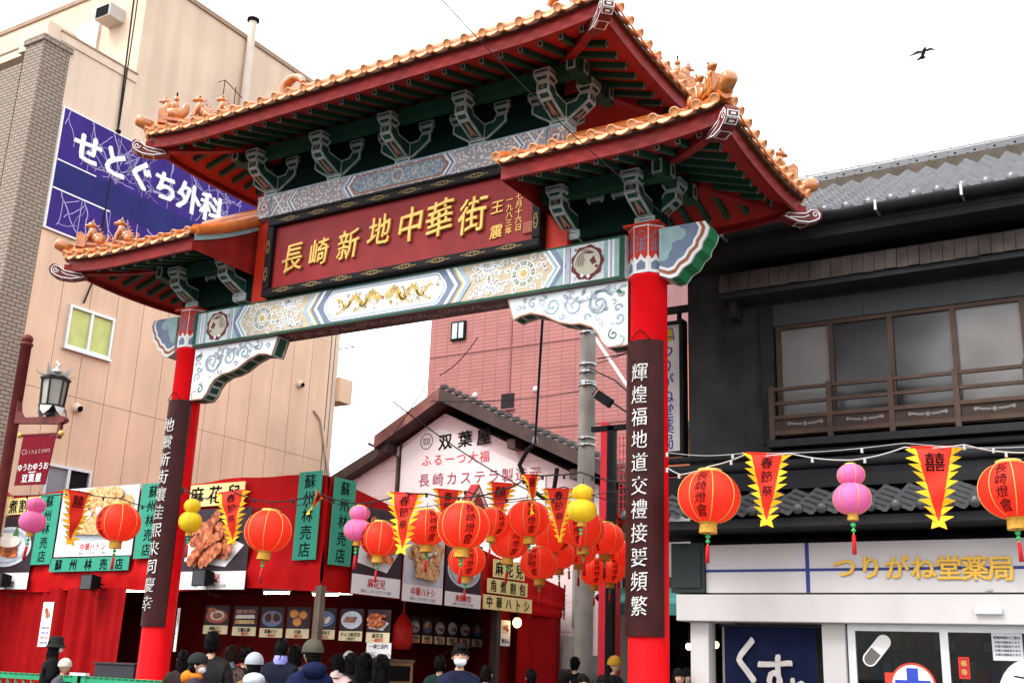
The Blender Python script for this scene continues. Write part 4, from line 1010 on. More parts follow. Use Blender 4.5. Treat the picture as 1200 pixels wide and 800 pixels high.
for k in range(26):
    x0 = -10.3+k*.215; z0 = 8.11-k*.215*.4687; b.box((x0+.0, GY-.55, z0-.035), (x0+.17, GY-.42, z0+.05), mat('dark roof tile', (.06, .058, .058), .6, .25, 6))
b.build('verge_tiles', gh)
for x, z in ((-12.06, 6.72), (-13.52, 5.96), (-8.22, 6.55), (-6.5, 5.72)): b = MB(); b.box((x-.11, GY-.42, z-.12), (x+.11, GY, z+.1), ROOFB); b.build('purlin_end', gh)
b = MB(); b.tube([(-12.6, GY-.4, 6.85), (-11.81, GY-.12, 6.5), (-11.81, GY-.1, 3)], .04, ROOFB, 6); b.build('downpipe', gh)
b = MB(); q0 = onY(672, 690, GY); q1 = onY(690, 690, GY); b.box((q0.x, GY-.06, 2.3), (q1.x, GY, 3.9), mat('grey louvre', (.25, .24, .23), .7, .2, 4)); b.build('louvre', gh)
b = MB(); q0 = onY(664, 762, GY); b.box((q0.x, GY-.25, 1.4), (q0.x+.3, GY, 2.1), mat('cream meter box', (.5, .47, .42), .6, .1, 4)); b.build('meter_box', gh)

# ------------------------------------------------------------------ pink tiled tower far behind
PT = brickmat('pink facade tile', (.37, .14, .13), (.33, .125, .115), (.22, .085, .08), .62, .155, .018, .55, offset=0.0, var=.1)
tw = thing('tiled_tower', 'tall pink tiled apartment block rising behind the gabled shop', 'building', (-15, 25, 0))
b = MB(); b.box((-21.5, 25, 0), (-11.6, 42, 20), PT); b.build('wall', tw)
b = MB(); p = onY(538, 388, 25); b.box((p.x-.36, 24.9, p.z-.42), (p.x+.36, 25, p.z+.42), METAL_D); wo = b.build('window', tw)
b = MB(); b.box((p.x-.28, 24.88, p.z-.34), (p.x-.03, 24.92, p.z+.34), mat('pale window glass', (.45, .52, .55), .15, .1, 4)); b.box((p.x+.05, 24.88, p.z-.34), (p.x+.28, 24.92, p.z+.34), MATS['pale window glass']); b.build('pane', wo)
b = MB(); p = onY(595, 470, 25); b.box((p.x-.3, 24.97, p.z-.32), (p.x+.3, 25, p.z+.32), mat('painted hole shade', (.02, .015, .015), .9, .2, 4)); b.box((p.x-.34, 24.9, p.z-.38), (p.x+.34, 24.99, p.z-.325), PT); b.build('window', tw)  # flat dark plate, the square hole's shade painted as its colour
for x, y in ((557, 463), (628, 456)):
    p = onY(x, y, 25); b = MB(); b.ellipsoid((p.x, 24.98, p.z), (.11, .11, .12), WHITE); b.build('vent_hood', tw)
b = MB()
for x in (597, 598): p = onY(x, 470, 25); b.box((p.x-.03, 24.985, 4), (p.x+.03, 24.999, 20), mat('facade joint', (.17, .07, .07), .9, .1, 4)); break
for z in (10.4, 13.9): b.box((-21.5, 24.986, z), (-11.6, 24.9985, z+.06), MATS['facade joint'])
b.build('facade_joints', tw)
b = MB(); b.tube([onY(690, 385, 22), onY(735, 452, 22)], .06, WHITE, 8); b.build('stair_rail', tw)

# ------------------------------------------------------------------ black townhouse on the right with the pharmacy below
BW = mat('black plaster', (.052, .053, .055), .9, .35, 1.6, spec=.08, streak=.3, bump=.3, bscale=14)
BWOOD = mat('black stained wood', (.026, .027, .029), .7, .25, 3, streak=.2, spec=.1)
DWOOD = mat('brown weathered wood', (.075, .045, .032), .6, .25, 4, streak=.3)
BSLAT = mat('weathered eaves shingle', (.085, .068, .06), .8, .4, 4, streak=.4)
SLATE = mat('grey glazed roof tile', (.115, .118, .128), .25, .25, 5, spec=.6)
SLATED = mat('black pent roof tile', (.032, .034, .037), .35, .3, 5, spec=.5)
bh = thing('black_townhouse', 'black plastered townhouse with grey tile roof and a pharmacy on its ground floor', 'building', (5, 2.8, 0))
UX, UY = -.62, 2.8
WX0, WX1, WZ0, WZ1 = .74, 3.92, 4.62, 6.50
b = MB(); b.box((UX, UY, 2.2), (WX0-.25, UY+6, 7.6), BW); b.box((WX0-.25, UY, 6.72), (16, UY+6, 7.6), BW); b.box((WX0-.25, UY, 2.2), (16, UY+6, WZ0-.12), BW); b.box((WX1+.3, UY, WZ0-.12), (16, UY+6, 6.72), BW)
b.prism(FX(UX, 0, 0), [(UY, 7.6), (UY+5.8, 7.6), (5.5, 9.35)], -.3, 0, BW); b.build('wall', bh)
b = MB(); b.box((WX0-.25, UY+.35, WZ0-.1), (WX1+.3, UY+.4, 6.7), DARK); b.build('room_interior', bh)
b = MB()                                                                # window surround
b.box((WX0-.25, UY-.05, WZ0-.12), (WX0-.06, UY+.2, 6.72), BWOOD); b.box((WX1+.08, UY-.05, WZ0-.12), (WX1+.3, UY+.2, 6.72), BWOOD); b.box((WX0-.06, UY-.052, 6.52), (WX1+.08, UY+.2, 6.722), BWOOD)
b.box((WX0-.06, UY-.02, 6.20), (1.95, UY+.1, 6.52), mat('grey shutter board', (.048, .05, .054), .55, .15, 3)); b.box((1.955, UY-.022, 6.20), (WX1+.08, UY+.1, 6.519), MATS['grey shutter board'])
b.build('window_surround', bh)
win = MB(); xs = [WX0, 1.48, 2.28, 3.08, WX1]
for x in xs: win.box((x-.035, UY+.0, WZ0), (x+.035, UY+.1, 6.2), DWOOD)
for z in (WZ0-.02, 6.14): win.box((WX0, UY+.003, z), (WX1, UY+.097, z+.06), DWOOD)
wo = win.build('window', bh)
PANE_REFL = blotchmat('pale glass painted reflections', [(.3, (.12, .115, .11)), (.55, (.17, .165, .16)), (.75, (.10, .09, .085))], .8, .4, detail=2); PANE_REFLD = blotchmat('dark glass painted reflections', [(.38, (.010, .008, .008)), (.52, (.026, .024, .024)), (.66, (.10, .10, .105))], .75, .2, detail=1)  # opaque panes, reflections painted in as broad colour blotches
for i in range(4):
    p = MB(); p.box((xs[i]+.035, UY+.04, WZ0+.04), (xs[i+1]-.035, UY+.06, 6.14), (PANE_REFL, PANE_REFLD, PANE_REFLD, PANE_REFL)[i]); p.build('pane', wo)
RAILM = mat('worn pale rail carving', (.16, .15, .15), .7, .2, 9)
rl = MB()                                                               # balcony rail with carved panel
for z in (5.18, 4.98): rl.box((WX0-.06, UY-.30, z), (3.95, UY-.25, z+.045), DWOOD)
rl.box((WX0-.06, UY-.31, 4.56), (4.6, UY-.24, 4.62), DWOOD); rl.box((WX0-.06, UY-.31, 4.78), (4.6, UY-.24, 4.83), DWOOD); rl.box((WX0-.06, UY-.285, 4.62), (4.6, UY-.265, 4.78), mat('dark rail board', (.04, .026, .02), .7, .2, 4))
for x in (WX0-.03, 1.5, 2.3, 3.1, 3.92): rl.box((x-.035, UY-.315, 4.5), (x+.035, UY-.235, 5.25), DWOOD)
rl.box((3.9, UY-.32, 5.22), (4.6, UY-.23, 5.29), DWOOD)
f = FY(UY-.285)
for k in range(4):
    u = WX0+.42+.79*k
    for s in (-1, 1): rl.stroke(f, [(u+s*.04, 4.70), (u+s*.14, 4.705), (u+s*.2, 4.72)], .028, .004, RAILM); rl.disc(f, u+s*.22, 4.715, .026, .006, RAILM, 8)
    rl.disc(f, u, 4.70, .03, .004, RAILM, 10)
rl.box((WX0-.1, UY-.32, 4.40), (4.6, UY, 4.50), BWOOD)
rl.build('balcony_rail', bh)
hd = MB(); hd.box((.05, UY-.43, 6.86), (16, UY, 6.93), BWOOD); hd.box((.03, UY-.47, 6.56), (16, UY, 6.64), BWOOD)           # small shingled hood over the window
nb_ = 60
for k in range(nb_):
    x0 = .06+k*.145; dz_ = random.uniform(-.008, .008); dy_ = random.uniform(0, .012); q = [(x0, UY-.50-dy_, 6.66+dz_), (x0+.138, UY-.50-dy_, 6.66+dz_), (x0+.138, UY-.44-dy_, 6.93), (x0, UY-.44-dy_, 6.93)]
    hd.add(q+[(v[0], v[1], v[2]-.02) for v in q], [(0, 1, 2, 3), (0, 4, 5, 1), (1, 5, 6, 2), (3, 2, 6, 7), (0, 3, 7, 4)], BSLAT)
for x in (.2, 4.4): hd.box((x-.05, UY-.35, 6.3), (x+.05, UY-.06, 6.555), BWOOD)
hd.build('window_hood', bh)
# roofs
def tile_field(name, x0, x1, ye, ze, yt, zt, M, pitch=.29, row=.26, amp=.052):
    b = MB(); L = math.hypot(yt-ye, zt-ze); n = max(1, round(L/row)); m = round((x1-x0)/pitch); S = 8
    dy, dz = (yt-ye)/L, (zt-ze)/L
    prof = [amp*(math.sin(2*math.pi*j/S)+.35*math.sin(4*math.pi*j/S)) for j in range(S)]
    for r in range(n):
        vs = []; fs = []
        for e, (t, lift) in enumerate(((r*L/n-.03, .062), ((r+1)*L/n, .0))):
            for i in range(m*S+1):
                h = prof[i % S]+lift; vs.append((x0+i*pitch/S, ye+dy*t-dz*h*0, ze+dz*t+h))
        k = m*S+1
        for i in range(m*S+1): vs.append((vs[i][0], vs[i][1], vs[i][2]-.05))
        fs = [(i, i+1, k+i+1, k+i) for i in range(m*S)]+[(2*k+i, 2*k+i+1, i+1, i) for i in range(m*S)]
        b.add(vs, fs, M, False)
    return b
RX0 = -1.25
tf = tile_field('x', RX0, 14, 1.95, 7.42, 5.45, 9.42, SLATE); 
for i in range(48): tf.lathe([(.0, -.01), (.07, -.012), (.075, .0), (.075, .03)], (RX0+.29*i+.072, 1.90, 7.47), SLATE, 10, True, (0, 1, 0))
tf.build('roof_tiles', bh)
b = MB(); b.prism(FX(RX0, 0, 0), [(1.98, 7.33), (5.5, 9.36), (9.0, 7.33), (9.0, 7.2), (8.6, 7.2), (5.5, 9.1), (2.3, 7.22), (1.98, 7.22)], 0, 15.3, BWOOD); b.build('roof_slab', bh)
b = MB(); b.box((RX0+.02, 4.98, 9.1), (14, 5.3, 9.33), mat('brown ridge bed', (.09, .075, .06), .9, .3, 4)); b.box((RX0, 5.2, 9.30), (14, 5.8, 9.42), SLATE)
for k in range(3):
    for i in range(52): b.box((RX0+.005+i*.293+.1*(k % 2), 5.24+.04*k, 9.42+.062*k), (RX0+.262+i*.293+.1*(k % 2), 5.76-.04*k, 9.475+.062*k), SLATE)
for i in range(52): b.tube([(RX0+i*.293, 5.5, 9.62), (RX0+.27+i*.293, 5.5, 9.62)], .1, SLATE, 8); b.tube([(RX0+.27+i*.293, 5.5, 9.62), (RX0+.31+i*.293, 5.5, 9.62)], .112, SLATE, 8)
b.build('roof_ridge', bh)
b = MB(); b.tube([(RX0-.02, 1.98+.1, 7.5), (RX0-.02, 5.3, 9.42)], .1, SLATE, 8)
for k in range(11): t_ = k/10; b.lathe([(.105, 0), (.115, .01), (.115, .03), (.105, .04)], (RX0-.02, 2.08+3.2*t_, 7.5+1.9*t_), SLATE, 10, True, (0, .86, .5))
b.build('verge_tiles', bh)
b = MB(); n = 12; P = [(.0-.1*math.cos(math.pi*k/n), -.1*math.sin(math.pi*k/n)) for k in range(n+1)]
gf_ = Fr((RX0-.1, 1.86, 7.36), (0, 1, 0), (0, 0, 1))
prof = P+[(u*.86, v*.86) for u, v in reversed(P)]; vs = []; k = len(prof)
for X in (RX0-.1, 14): vs += [(X, 1.86+u, 7.38+v) for u, v in prof]
b.add(vs, [(i, (i+1) % k, k+(i+1) % k, k+i) for i in range(k)], BWOOD, True)
for i in range(12): b.box((RX0+.5+1.05*i, 1.74, 7.27), (RX0+.53+1.05*i, 1.98, 7.41), METAL_G)
b.build('gutter', bh)
b = MB(); b.box((RX0+.05, 2.0, 7.12), (14, UY+.1, 7.24), BWOOD); b.build('eave_soffit', bh)
# pent roof between the floors
b = tile_field('p', -1.05, 14, 1.45, 3.36, 2.62, 3.80, SLATED, .29, .26, .035)
for i in range(50): b.lathe([(.0, -.01), (.06, -.012), (.068, .0), (.068, .03)], (-1.05+.29*i+.072, 1.41, 3.40), SLATED, 10, True, (0, 1, 0))
b.build('pent_roof_tiles', bh)
b = MB(); b.box((-1.05, 1.5, 3.2), (14, 2.8, 3.31), BWOOD); b.box((-1.0, 2.45, 3.82), (14, 2.8, 3.98), BWOOD); b.box((-1.0, 2.55, 4.0), (14, 2.8, 4.08), BWOOD); b.tube([(-1.0, 2.55, 4.16), (14, 2.55, 4.16)], .075, BWOOD, 8); b.tube([(-1.0, 2.6, 4.32), (14, 2.6, 4.32)], .05, BWOOD, 8)
b.build('pent_roof_frame', bh)
# ground floor
PWH = mat('pharmacy white panel', (.52, .505, .50), .6, .06, 1.5, streak=.06); NAVY = mat('navy stripe', (.03, .04, .18), .5, .1, 5)
b = MB(); b.box((-.08, 2.0, 2.44), (14, 2.3, 3.05), PWH); sg_ = b.build('pharmacy_sign', bh)
t = MB(); f = FY(2.0); t.rect(f, -.08, 2.70, 14, 2.735, .003, NAVY); t.rect(f, 1.24, 2.44, 1.29, 3.05, .006, NAVY); t.build('sign_stripes', sg_)
t = MB()
GOLDL = mat('yellow raised lettering', (.72, .43, .06), .5, .1, 9)
for i, ch in enumerate('つりがね堂薬局'): p = onY(990+30.5*i, 664+.2*i, 1.99); t.text(f, ch, p.x, p.z, .30, GOLDL, .008, bold=.02, depth=.02)
t.build('sign_lettering', sg_)
b = MB(); p = onY(1159, 691, 1.98); b.box((p.x-.03, 1.97, p.z-.01), (p.x+.03, 2.0, p.z+.015), METAL_G); b.build('small_plate', sg_)
b = MB(); b.box((-.55, 1.95, 2.44), (-.085, 2.5, 3.08), mat('black green box', (.018, .028, .027), .5, .2, 5)); b.box((-.5, 1.93, 2.5), (-.13, 1.95, 3.0), MATS['black green box']); b.build('shutter_box', bh)
b = MB(); b.box((-.40, 1.75, 2.07), (14, 2.4, 2.40), PWH); b.build('lintel_beam', bh, bevel=.01)
b = MB(); p = onY(1159, 716, 1.75); b.box((p.x-.14, 1.70, p.z-.03), (p.x+.14, 1.75, p.z+.035), ALU); b.rect(FY(1.70), p.x-.125, p.z-.022, p.x+.125, p.z+.028, .003, mat('grey lamp glass', (.5, .52, .55), .3, .05, 5)); b.build('wall_lamp', bh)
b = MB(); b.box((-.27, 1.9, 0), (-.02, 2.15, 2.07), PWH); b.build('pillar', bh, bevel=.012)
b = MB(); b.box((1.42, 1.95, 0), (1.70, 2.3, 2.07), PWH); b.build('pillar', bh, bevel=.012)
b = MB(); b.box((.05, 2.2, 0), (.22, 2.4, 2.07), PWH); b.build('door_jamb', bh)
b = MB()
for x in (1.72, 2.78, 3.9): b.box((x, 2.0, 0), (x+.09, 2.08, 2.07), ALU)
b.box((1.81, 2.003, 1.99), (14, 2.077, 2.068), ALU); b.build('door_frame', bh)
gl = glassmat('shop glass', (.62, .64, .62), .02)
for x0, x1 in ((1.81, 2.78), (2.87, 3.9)):
    b = MB(); b.box((x0, 2.03, .1), (x1, 2.04, 1.99), gl); b.build('glass_door', bh)
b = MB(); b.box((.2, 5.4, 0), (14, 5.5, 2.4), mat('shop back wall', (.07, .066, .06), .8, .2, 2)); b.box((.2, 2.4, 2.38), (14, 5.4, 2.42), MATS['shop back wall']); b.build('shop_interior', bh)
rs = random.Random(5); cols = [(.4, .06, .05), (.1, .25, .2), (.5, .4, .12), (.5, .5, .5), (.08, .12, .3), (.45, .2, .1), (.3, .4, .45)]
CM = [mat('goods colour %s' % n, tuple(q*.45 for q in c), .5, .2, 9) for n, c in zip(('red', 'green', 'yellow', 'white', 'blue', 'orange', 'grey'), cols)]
sh = thing('shelf_unit', 'dark shelf unit of small medicine boxes behind the pharmacy glass doors', 'shelves', (3, 4.6, 0))
b = MB()
for z in (.6, 1.0, 1.4, 1.8): b.box((1.2, 4.2, z), (5, 4.6, z+.03), DWOOD)
for x in (1.2, 2.4, 3.6, 5): b.box((x, 4.2, 0), (x+.05, 4.62, 2.2), DWOOD)
b.build('shelf', sh)
b = MB()
for z in (.63, 1.03, 1.43, 1.83):
    x = 1.26
    while x < 4.9:
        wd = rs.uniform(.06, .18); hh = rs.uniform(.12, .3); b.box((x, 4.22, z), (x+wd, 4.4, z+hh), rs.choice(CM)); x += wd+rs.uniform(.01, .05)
kindof(b.build('medicine_boxes', sh), 'stuff')
# stickers and posters on the glass
def sticker(name, label, cat, boxes):
    o = boxes.build(name); return tag(o, label, cat)
f = FY(2.026)
t = MB(); c = Vector((2.05, 1.765)); ca, sa = math.cos(R(50)), math.sin(R(50))
def cap(l, r_, n=10): return [(l*1+r_*math.cos(a), r_*math.sin(a)) for a in [-math.pi/2+math.pi*k/n for k in range(n+1)]]+[(-l+r_*math.cos(a), r_*math.sin(a)) for a in [math.pi/2+math.pi*k/n for k in range(n+1)]]
rot = lambda P: [(c.x+u*ca-v*sa, c.y+u*sa+v*ca) for u, v in P]
t.poly(f, rot(cap(.13, .085)), .002, WHITE); t.poly(f, rot([(-.012, -.068), (-.012, .068)]+[(-.13+.068*math.cos(a), .068*math.sin(a)) for a in [math.pi/2+math.pi*k/10 for k in range(11)]]), .006, mat('grey capsule half', (.13, .125, .12), .4, .1, 5))
sticker('capsule_sticker', 'white and grey capsule sticker on the pharmacy door glass', 'sticker', t)
t = MB(); p = onY(1064, 795, 2.026); t.rect(f, p.x-.26, 1.0, p.x+.26, p.z+.065, .002, mat('poster red', (.62, .05, .03), .5, .08, 6))
cx, cz = onY(1064, 803, 2.026).x+.06, onY(1064, 803, 2.026).z
t.disc(f, cx, cz, .26, .005, MATS['poster red'], 32); t.disc(f, cx, cz, .235, .008, WHITE, 32); t.rect(f, cx-.065, cz-.2, cx+.065, cz+.2, .011, mat('cross blue', (.03, .06, .42), .5, .08, 6)); t.rect(f, cx-.2, cz-.065, cx+.2, cz+.065, .014, MATS['cross blue'])
sticker('pharmacy_poster', 'red poster with blue cross in a white disc on the pharmacy glass', 'poster', t)
t = MB(); p = onY(1180, 750, 2.026); t.rect(f, p.x-.16, p.z-.22, p.x+.16, p.z+.08, .002, mat('notice paper', (.62, .63, .65), .6, .08, 6))
t.text(f, '営業時間のご案内', p.x, p.z+.03, .036, INK, .005, bold=.012)
for k in range(4): t.text(f, 'お薬の相談承ります', p.x, p.z-.02-.045*k, .03, INK, .005, bold=.006)
sticker('notice_sheet', 'white printed notice sheet on the right pharmacy door', 'notice', t)
t = MB(); p = onY(1130, 782, 2.026); t.rect(f, p.x-.06, p.z-.12, p.x+.06, p.z+.12, .002, mat('charm red paper', (.6, .03, .025), .5, .1, 6)); t.rect(f, p.x-.045, p.z-.105, p.x+.045, p.z+.105, .005, mat('charm dark red', (.42, .02, .02), .5, .1, 6)); t.text(f, '福', p.x, p.z+.05, .07, GOLD, .008, bold=.02); t.text(f, '春', p.x, p.z-.045, .07, GOLD, .008, bold=.02)
sticker('red_charm', 'small red paper charm with gold characters on the right pharmacy door', 'charm', t)
mp = MB(); p = onY(1192, 785, 1.5)                                       # white rounded machine at the right edge
mp.ellipsoid((p.x+.12, 1.5, 1.28), (.33, .3, .42), mat('white plastic', (.75, .75, .78), .35, .04, 4), 24, 14); mp.box((p.x-.18, 1.25, 0), (p.x+.42, 1.75, 1.2), MATS['white plastic'])
mp.stroke(FY(1.2, 0, 0), [(p.x+.0, 1.52), (p.x+.2, 1.49)], .02, .004, INK)
tag(mp.build('display_stand', None, (p.x, 1.5, 0)), 'rounded white plastic display figure in front of the pharmacy door at right edge', 'display')
# noren curtain
n_ = thing('shop_curtain', 'navy cloth shop curtain with white brush lettering hanging in the pharmacy doorway', 'curtain', (.76, 1.98, 2.0))
b = MB(); b.tube([(.10, 1.98, 2.03), (1.45, 1.98, 2.03)], .014, BWOOD, 8); b.build('rod', n_)
b = MB(); NV = mat('navy cloth', (.007, .010, .032), .9, .15, 6, spec=.04, bump=.2, bscale=200)
nx, nz = 24, 8; vs = []
for k in range(nz+1):
    for i in range(nx+1): vs.append((.16+1.18*i/nx, 1.985-.02*math.sin(i*1.1)*(k/nz), 2.02-1.25*k/nz))
b.add(vs, [(k*(nx+1)+i, (k+1)*(nx+1)+i, (k+1)*(nx+1)+i+1, k*(nx+1)+i+1) for k in range(nz) for i in range(nx)], NV, True); b.build('cloth', n_)
t = MB(); f = FY(1.955); LC = mat('raw cotton lettering', (.45, .42, .4), .8, .15, 9)
t.text(f, 'く', .47, 1.62, .62, LC, .003, bold=.03, wob=.02, sx=.75); t.text(f, 'す', .82, 1.42, .62, LC, .003, bold=.03, wob=.02, sx=.8); t.text(f, 'り', 1.12, 1.2, .5, LC, .003, bold=.03, wob=.02, sx=.8)
t.build('lettering', n_)
# white vertical sign on the side of the house
vs_ = thing('hanging_sign', 'white vertical sign with blue lettering mounted beside the black townhouse', 'sign', (-1.3, 3.2, 5.5))
b = MB(); b.box((-1.5, 3.15, 4.58), (-.88, 3.28, 6.55), mat('sign white panel', (.85, .83, .81), .5, .06, 4)); b.box((-.9, 3.12, 4.5), (-.84, 3.31, 6.62), BWOOD); b.box((-1.5, 3.13, 4.52), (-.9, 3.3, 4.58), BWOOD); b.box((-1.5, 3.13, 6.55), (-.9, 3.3, 6.61), BWOOD); b.build('panel', vs_)
f = FY(3.15); t = MB(); BL = mat('blue sign paint', (.05, .08, .42), .5, .1, 9)
for i, ch in enumerate('つりがね堂薬局'): t.text(f, ch, -1.12, 6.14-.235*i, .25, BL, .004, bold=.014)
t.poly(f, [(-1.19, 6.3), (-1.0, 6.3), (-1.03, 6.5), (-1.16, 6.5)], .004, mat('sign yellow', (.7, .5, .06), .5, .1, 9)); t.stroke(f, [(-1.2, 6.3), (-1.17, 6.5), (-1.02, 6.5), (-.99, 6.3)], .015, .007, BL); t.stroke(f, [(-1.2, 6.36), (-.99, 6.36)], .015, .008, BL)
t.build('lettering', vs_)
b = MB(); b.box((-1.4, 3.18, 6.75), (-.45, 3.24, 6.86), BWOOD); b.box((-1.4, 3.16, 6.6), (-1.36, 3.26, 6.76), BWOOD); b.box((-.95, 3.16, 6.6), (-.91, 3.26, 6.76), BWOOD); b.build('arm', vs_)
# ------------------------------------------------------------------ far alley shop with a teal awning
al = thing('alley_shop', 'grey white alley shop with a teal awning seen past the right column', 'building', (-4.5, 12, 0))
GW_ = mat('grey white render', (.55, .53, .52), .8, .12, 1.2, streak=.12)
b = MB(); b.box((-7.6, 12, 2.95), (6, 20, 5.6), GW_); b.box((-7.6, 14.5, 0), (6, 15, 2.9), DARK); b.box((-7.6, 12.05, 0), (-6.9, 12.4, 2.9), GW_); b.build('wall', al)
b = MB(); TE = mat('teal awning', (.05, .22, .2), .7, .2, 4); b.add([(-6.8, 11.9, 3.25), (5, 11.9, 3.25), (5, 10.9, 2.85), (-6.8, 10.9, 2.85), (-6.8, 10.9, 2.62), (5, 10.9, 2.62)], [(0, 3, 2, 1), (3, 4, 5, 2)], TE); b.box((-6.8, 10.88, 2.60), (5, 10.9, 2.80), TE); b.build('awning', al)
b = MB(); b.box((-7.0, 11.95, 3.28), (5, 12.0, 3.5), mat('dark fascia', (.05, .045, .045), .7, .2, 3)); b.build('fascia', al)
def bulb(name, label, p, r=.05, cord=.4, s=4.5, group='bare warm bulbs'):
    o = thing(name, label, 'light bulb', p, group)
    x, y, z = p
    b = MB(); b.ellipsoid((x, y, z), (r, r, r*1.15), mat('lit bulb', (1, .75, .4), .4, 0, emit=(1, .62, .25), estr=s), 14, 10); b.build('glass', o)
    b = MB(); b.lathe([(.5*r, 0), (.5*r, r*1.1), (.2*r, r*1.3)], (x, y, z+r), METAL_D, 10); b.tube([(x, y, z+r*2), (x, y, z+r*2+cord)], .006, CABLE, 5); b.build('socket', o); return o
bulb('light_bulb', 'bare lit bulb under the teal awning just right of the red column', tuple(onY(807, 757, 11.2)), .065, .3)
bulb('light_bulb', 'bare lit bulb under the teal awning beside the white pharmacy pillar', tuple(onY(839, 755, 11.2)), .065, .3)
# far roofs right of the alley
ob_ = thing('distant_house', 'small orange walled house far down the alley beside the black wall', 'building', (-3, 24, 0))
b = MB(); p0 = onY(770, 410, 24); p1 = onY(815, 410, 24); b.box((p0.x, 24, 0), (p1.x, 30, p0.z), mat('orange wall', (.5, .16, .08), .8, .1, 2)); b.build('wall', ob_)
b = MB(); b.prism(FY(0), [(p0.x-.3, p0.z-2.2), (p1.x+.5, p0.z-3.2), (p1.x+.5, p0.z-3.5), (p0.x-.3, p0.z-2.5)], -24, -22.4, SLATED); b.build('roof', ob_)
# ------------------------------------------------------------------ festival food stalls
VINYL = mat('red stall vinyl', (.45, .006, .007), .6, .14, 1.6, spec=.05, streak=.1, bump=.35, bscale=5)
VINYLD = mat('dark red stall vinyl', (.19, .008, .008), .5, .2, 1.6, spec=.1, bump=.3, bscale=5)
CLOTHR = mat('red curtain cloth', (.27, .005, .006), .8, .18, 2, spec=.04)
PWOOD = mat('raw timber post', (.16, .12, .09), .8, .25, 4, streak=.3)
CREAM = mat('cream price strip', (.75, .64, .40), .6, .08, 4)
SY = 2.0; SX = -6.66
st = thing('food_stall', 'red vinyl festival food stall wrapping the corner behind the left column', 'stall', (SX, SY, 0))
def sheet(fn, nu, nv, M, flip=False):
    b = MB(); vs = [fn(i/nu, j/nv) for j in range(nv+1) for i in range(nu+1)]
    b.add(vs, [((j*(nu+1)+i, j*(nu+1)+i+1, (j+1)*(nu+1)+i+1, (j+1)*(nu+1)+i) if not flip else (j*(nu+1)+i, (j+1)*(nu+1)+i, (j+1)*(nu+1)+i+1, j*(nu+1)+i+1)) for j in range(nv) for i in range(nu)], M, True); return b
rs = random.Random(11)
PH = [rs.uniform(0, 6) for _ in range(8)]
def wr(u, v): return .012*math.sin(u*5+PH[0]+v*3)+.009*math.sin(u*13+PH[1]-v*5)+.006*math.sin(u*29+PH[2]+v*9)
def ftop(x): return 4.38+.03*math.sin(x*1.3)+.015*math.sin(x*4.1)
def f1(a, t):
    x = -16.5+(SX+16.5)*a; z = 2.5+(ftop(x)-2.5)*t
    fold = .05*max(0, 1-abs(t-.14)/.10)*(.6+.4*math.sin(x*2.1)); sag = -.03*math.sin(x*1.7)*(1-t)
    return (x, SY-.01-fold-wr(x, z)*(1.6 if t < .3 else .8), z+sag*(t < .2))
def rtop(y): return 4.33-.147*(y-2)
def f2(a, t):
    y = SY+8.2*a; z = 2.48+(rtop(y)-2.48)*t
    fold = .07*max(0, 1-abs(t-.35)/.14)*max(0, (a-.72)/.28)*(1+.5*math.sin(y*3)) + .03*max(0, 1-abs(t-.12)/.1)
    return (SX+.01+fold+wr(y, z)*(1.5 if t < .35 else .8), y, z-.12*(1-t)*max(0, a-.8)*math.sin((a-.8)*15))
sheet(f1, 90, 14, VINYL).build('front_valance', st)
sheet(f2, 80, 14, VINYL).build('side_valance', st)
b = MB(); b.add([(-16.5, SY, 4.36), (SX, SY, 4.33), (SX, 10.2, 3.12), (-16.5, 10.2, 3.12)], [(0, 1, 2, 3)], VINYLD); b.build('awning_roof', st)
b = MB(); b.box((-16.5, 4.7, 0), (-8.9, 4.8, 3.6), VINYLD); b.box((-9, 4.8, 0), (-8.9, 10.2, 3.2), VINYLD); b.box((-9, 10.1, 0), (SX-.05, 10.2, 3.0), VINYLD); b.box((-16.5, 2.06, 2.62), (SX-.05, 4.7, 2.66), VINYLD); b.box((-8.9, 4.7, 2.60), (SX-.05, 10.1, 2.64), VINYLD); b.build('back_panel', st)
def cur(x0, x1, Y, amp, fr_, gather=1.0):
    def fn(a, t):
        x = x0+(x1-x0)*a; return (x, Y-.02-amp*(1-.55*t)*(abs(math.sin(x*fr_*.5+1.5*math.sin(x*1.9)+.5*t))**.6*2-1)-.02*math.sin(x*23), .02+2.52*t)
    return fn
sheet(cur(-16.5, -13.2, 2.08, .075, 4.4), 90, 6, CLOTHR).build('curtain', st)
sheet(cur(-13.35, -11.15, 2.03, .15, 7.0), 160, 6, CLOTHR).build('curtain', st)
def f3(a, t):
    y = 8.3+1.85*a; return (SX-.03+.07*(1-.5*t)*math.sin(y*8+1.5*math.sin(y*3)), y, .02+2.5*t)
sheet(f3, 60, 6, CLOTHR).build('curtain', st)
b = MB(); b.box((SX-.3, 7.65, 0), (SX-.25, 8.35, 2.5), VINYLD); b.build('side_panel', st)
for x, y, s, M in ((-6.60, 1.95, .12, PWOOD), (-6.72, 7.5, .13, mat('dark timber post', (.05, .04, .035), .8, .2, 4)), (-12.05, 2.2, .09, METAL_D), (-13.5, 2.25, .08, METAL_D)):
    b = MB(); b.box((x-s/2, y-s/2, 0), (x+s/2, y+s/2, 2.55), M); b.build('post', st)
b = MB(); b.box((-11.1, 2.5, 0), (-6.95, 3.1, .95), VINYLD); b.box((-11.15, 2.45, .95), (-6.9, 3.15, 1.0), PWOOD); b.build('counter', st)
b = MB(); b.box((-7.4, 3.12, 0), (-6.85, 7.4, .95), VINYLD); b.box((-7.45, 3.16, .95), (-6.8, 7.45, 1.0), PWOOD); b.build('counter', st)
TUBE = mat('lit fluorescent tube', (1, .9, .7), .4, 0, emit=(1, .85, .58), estr=9)
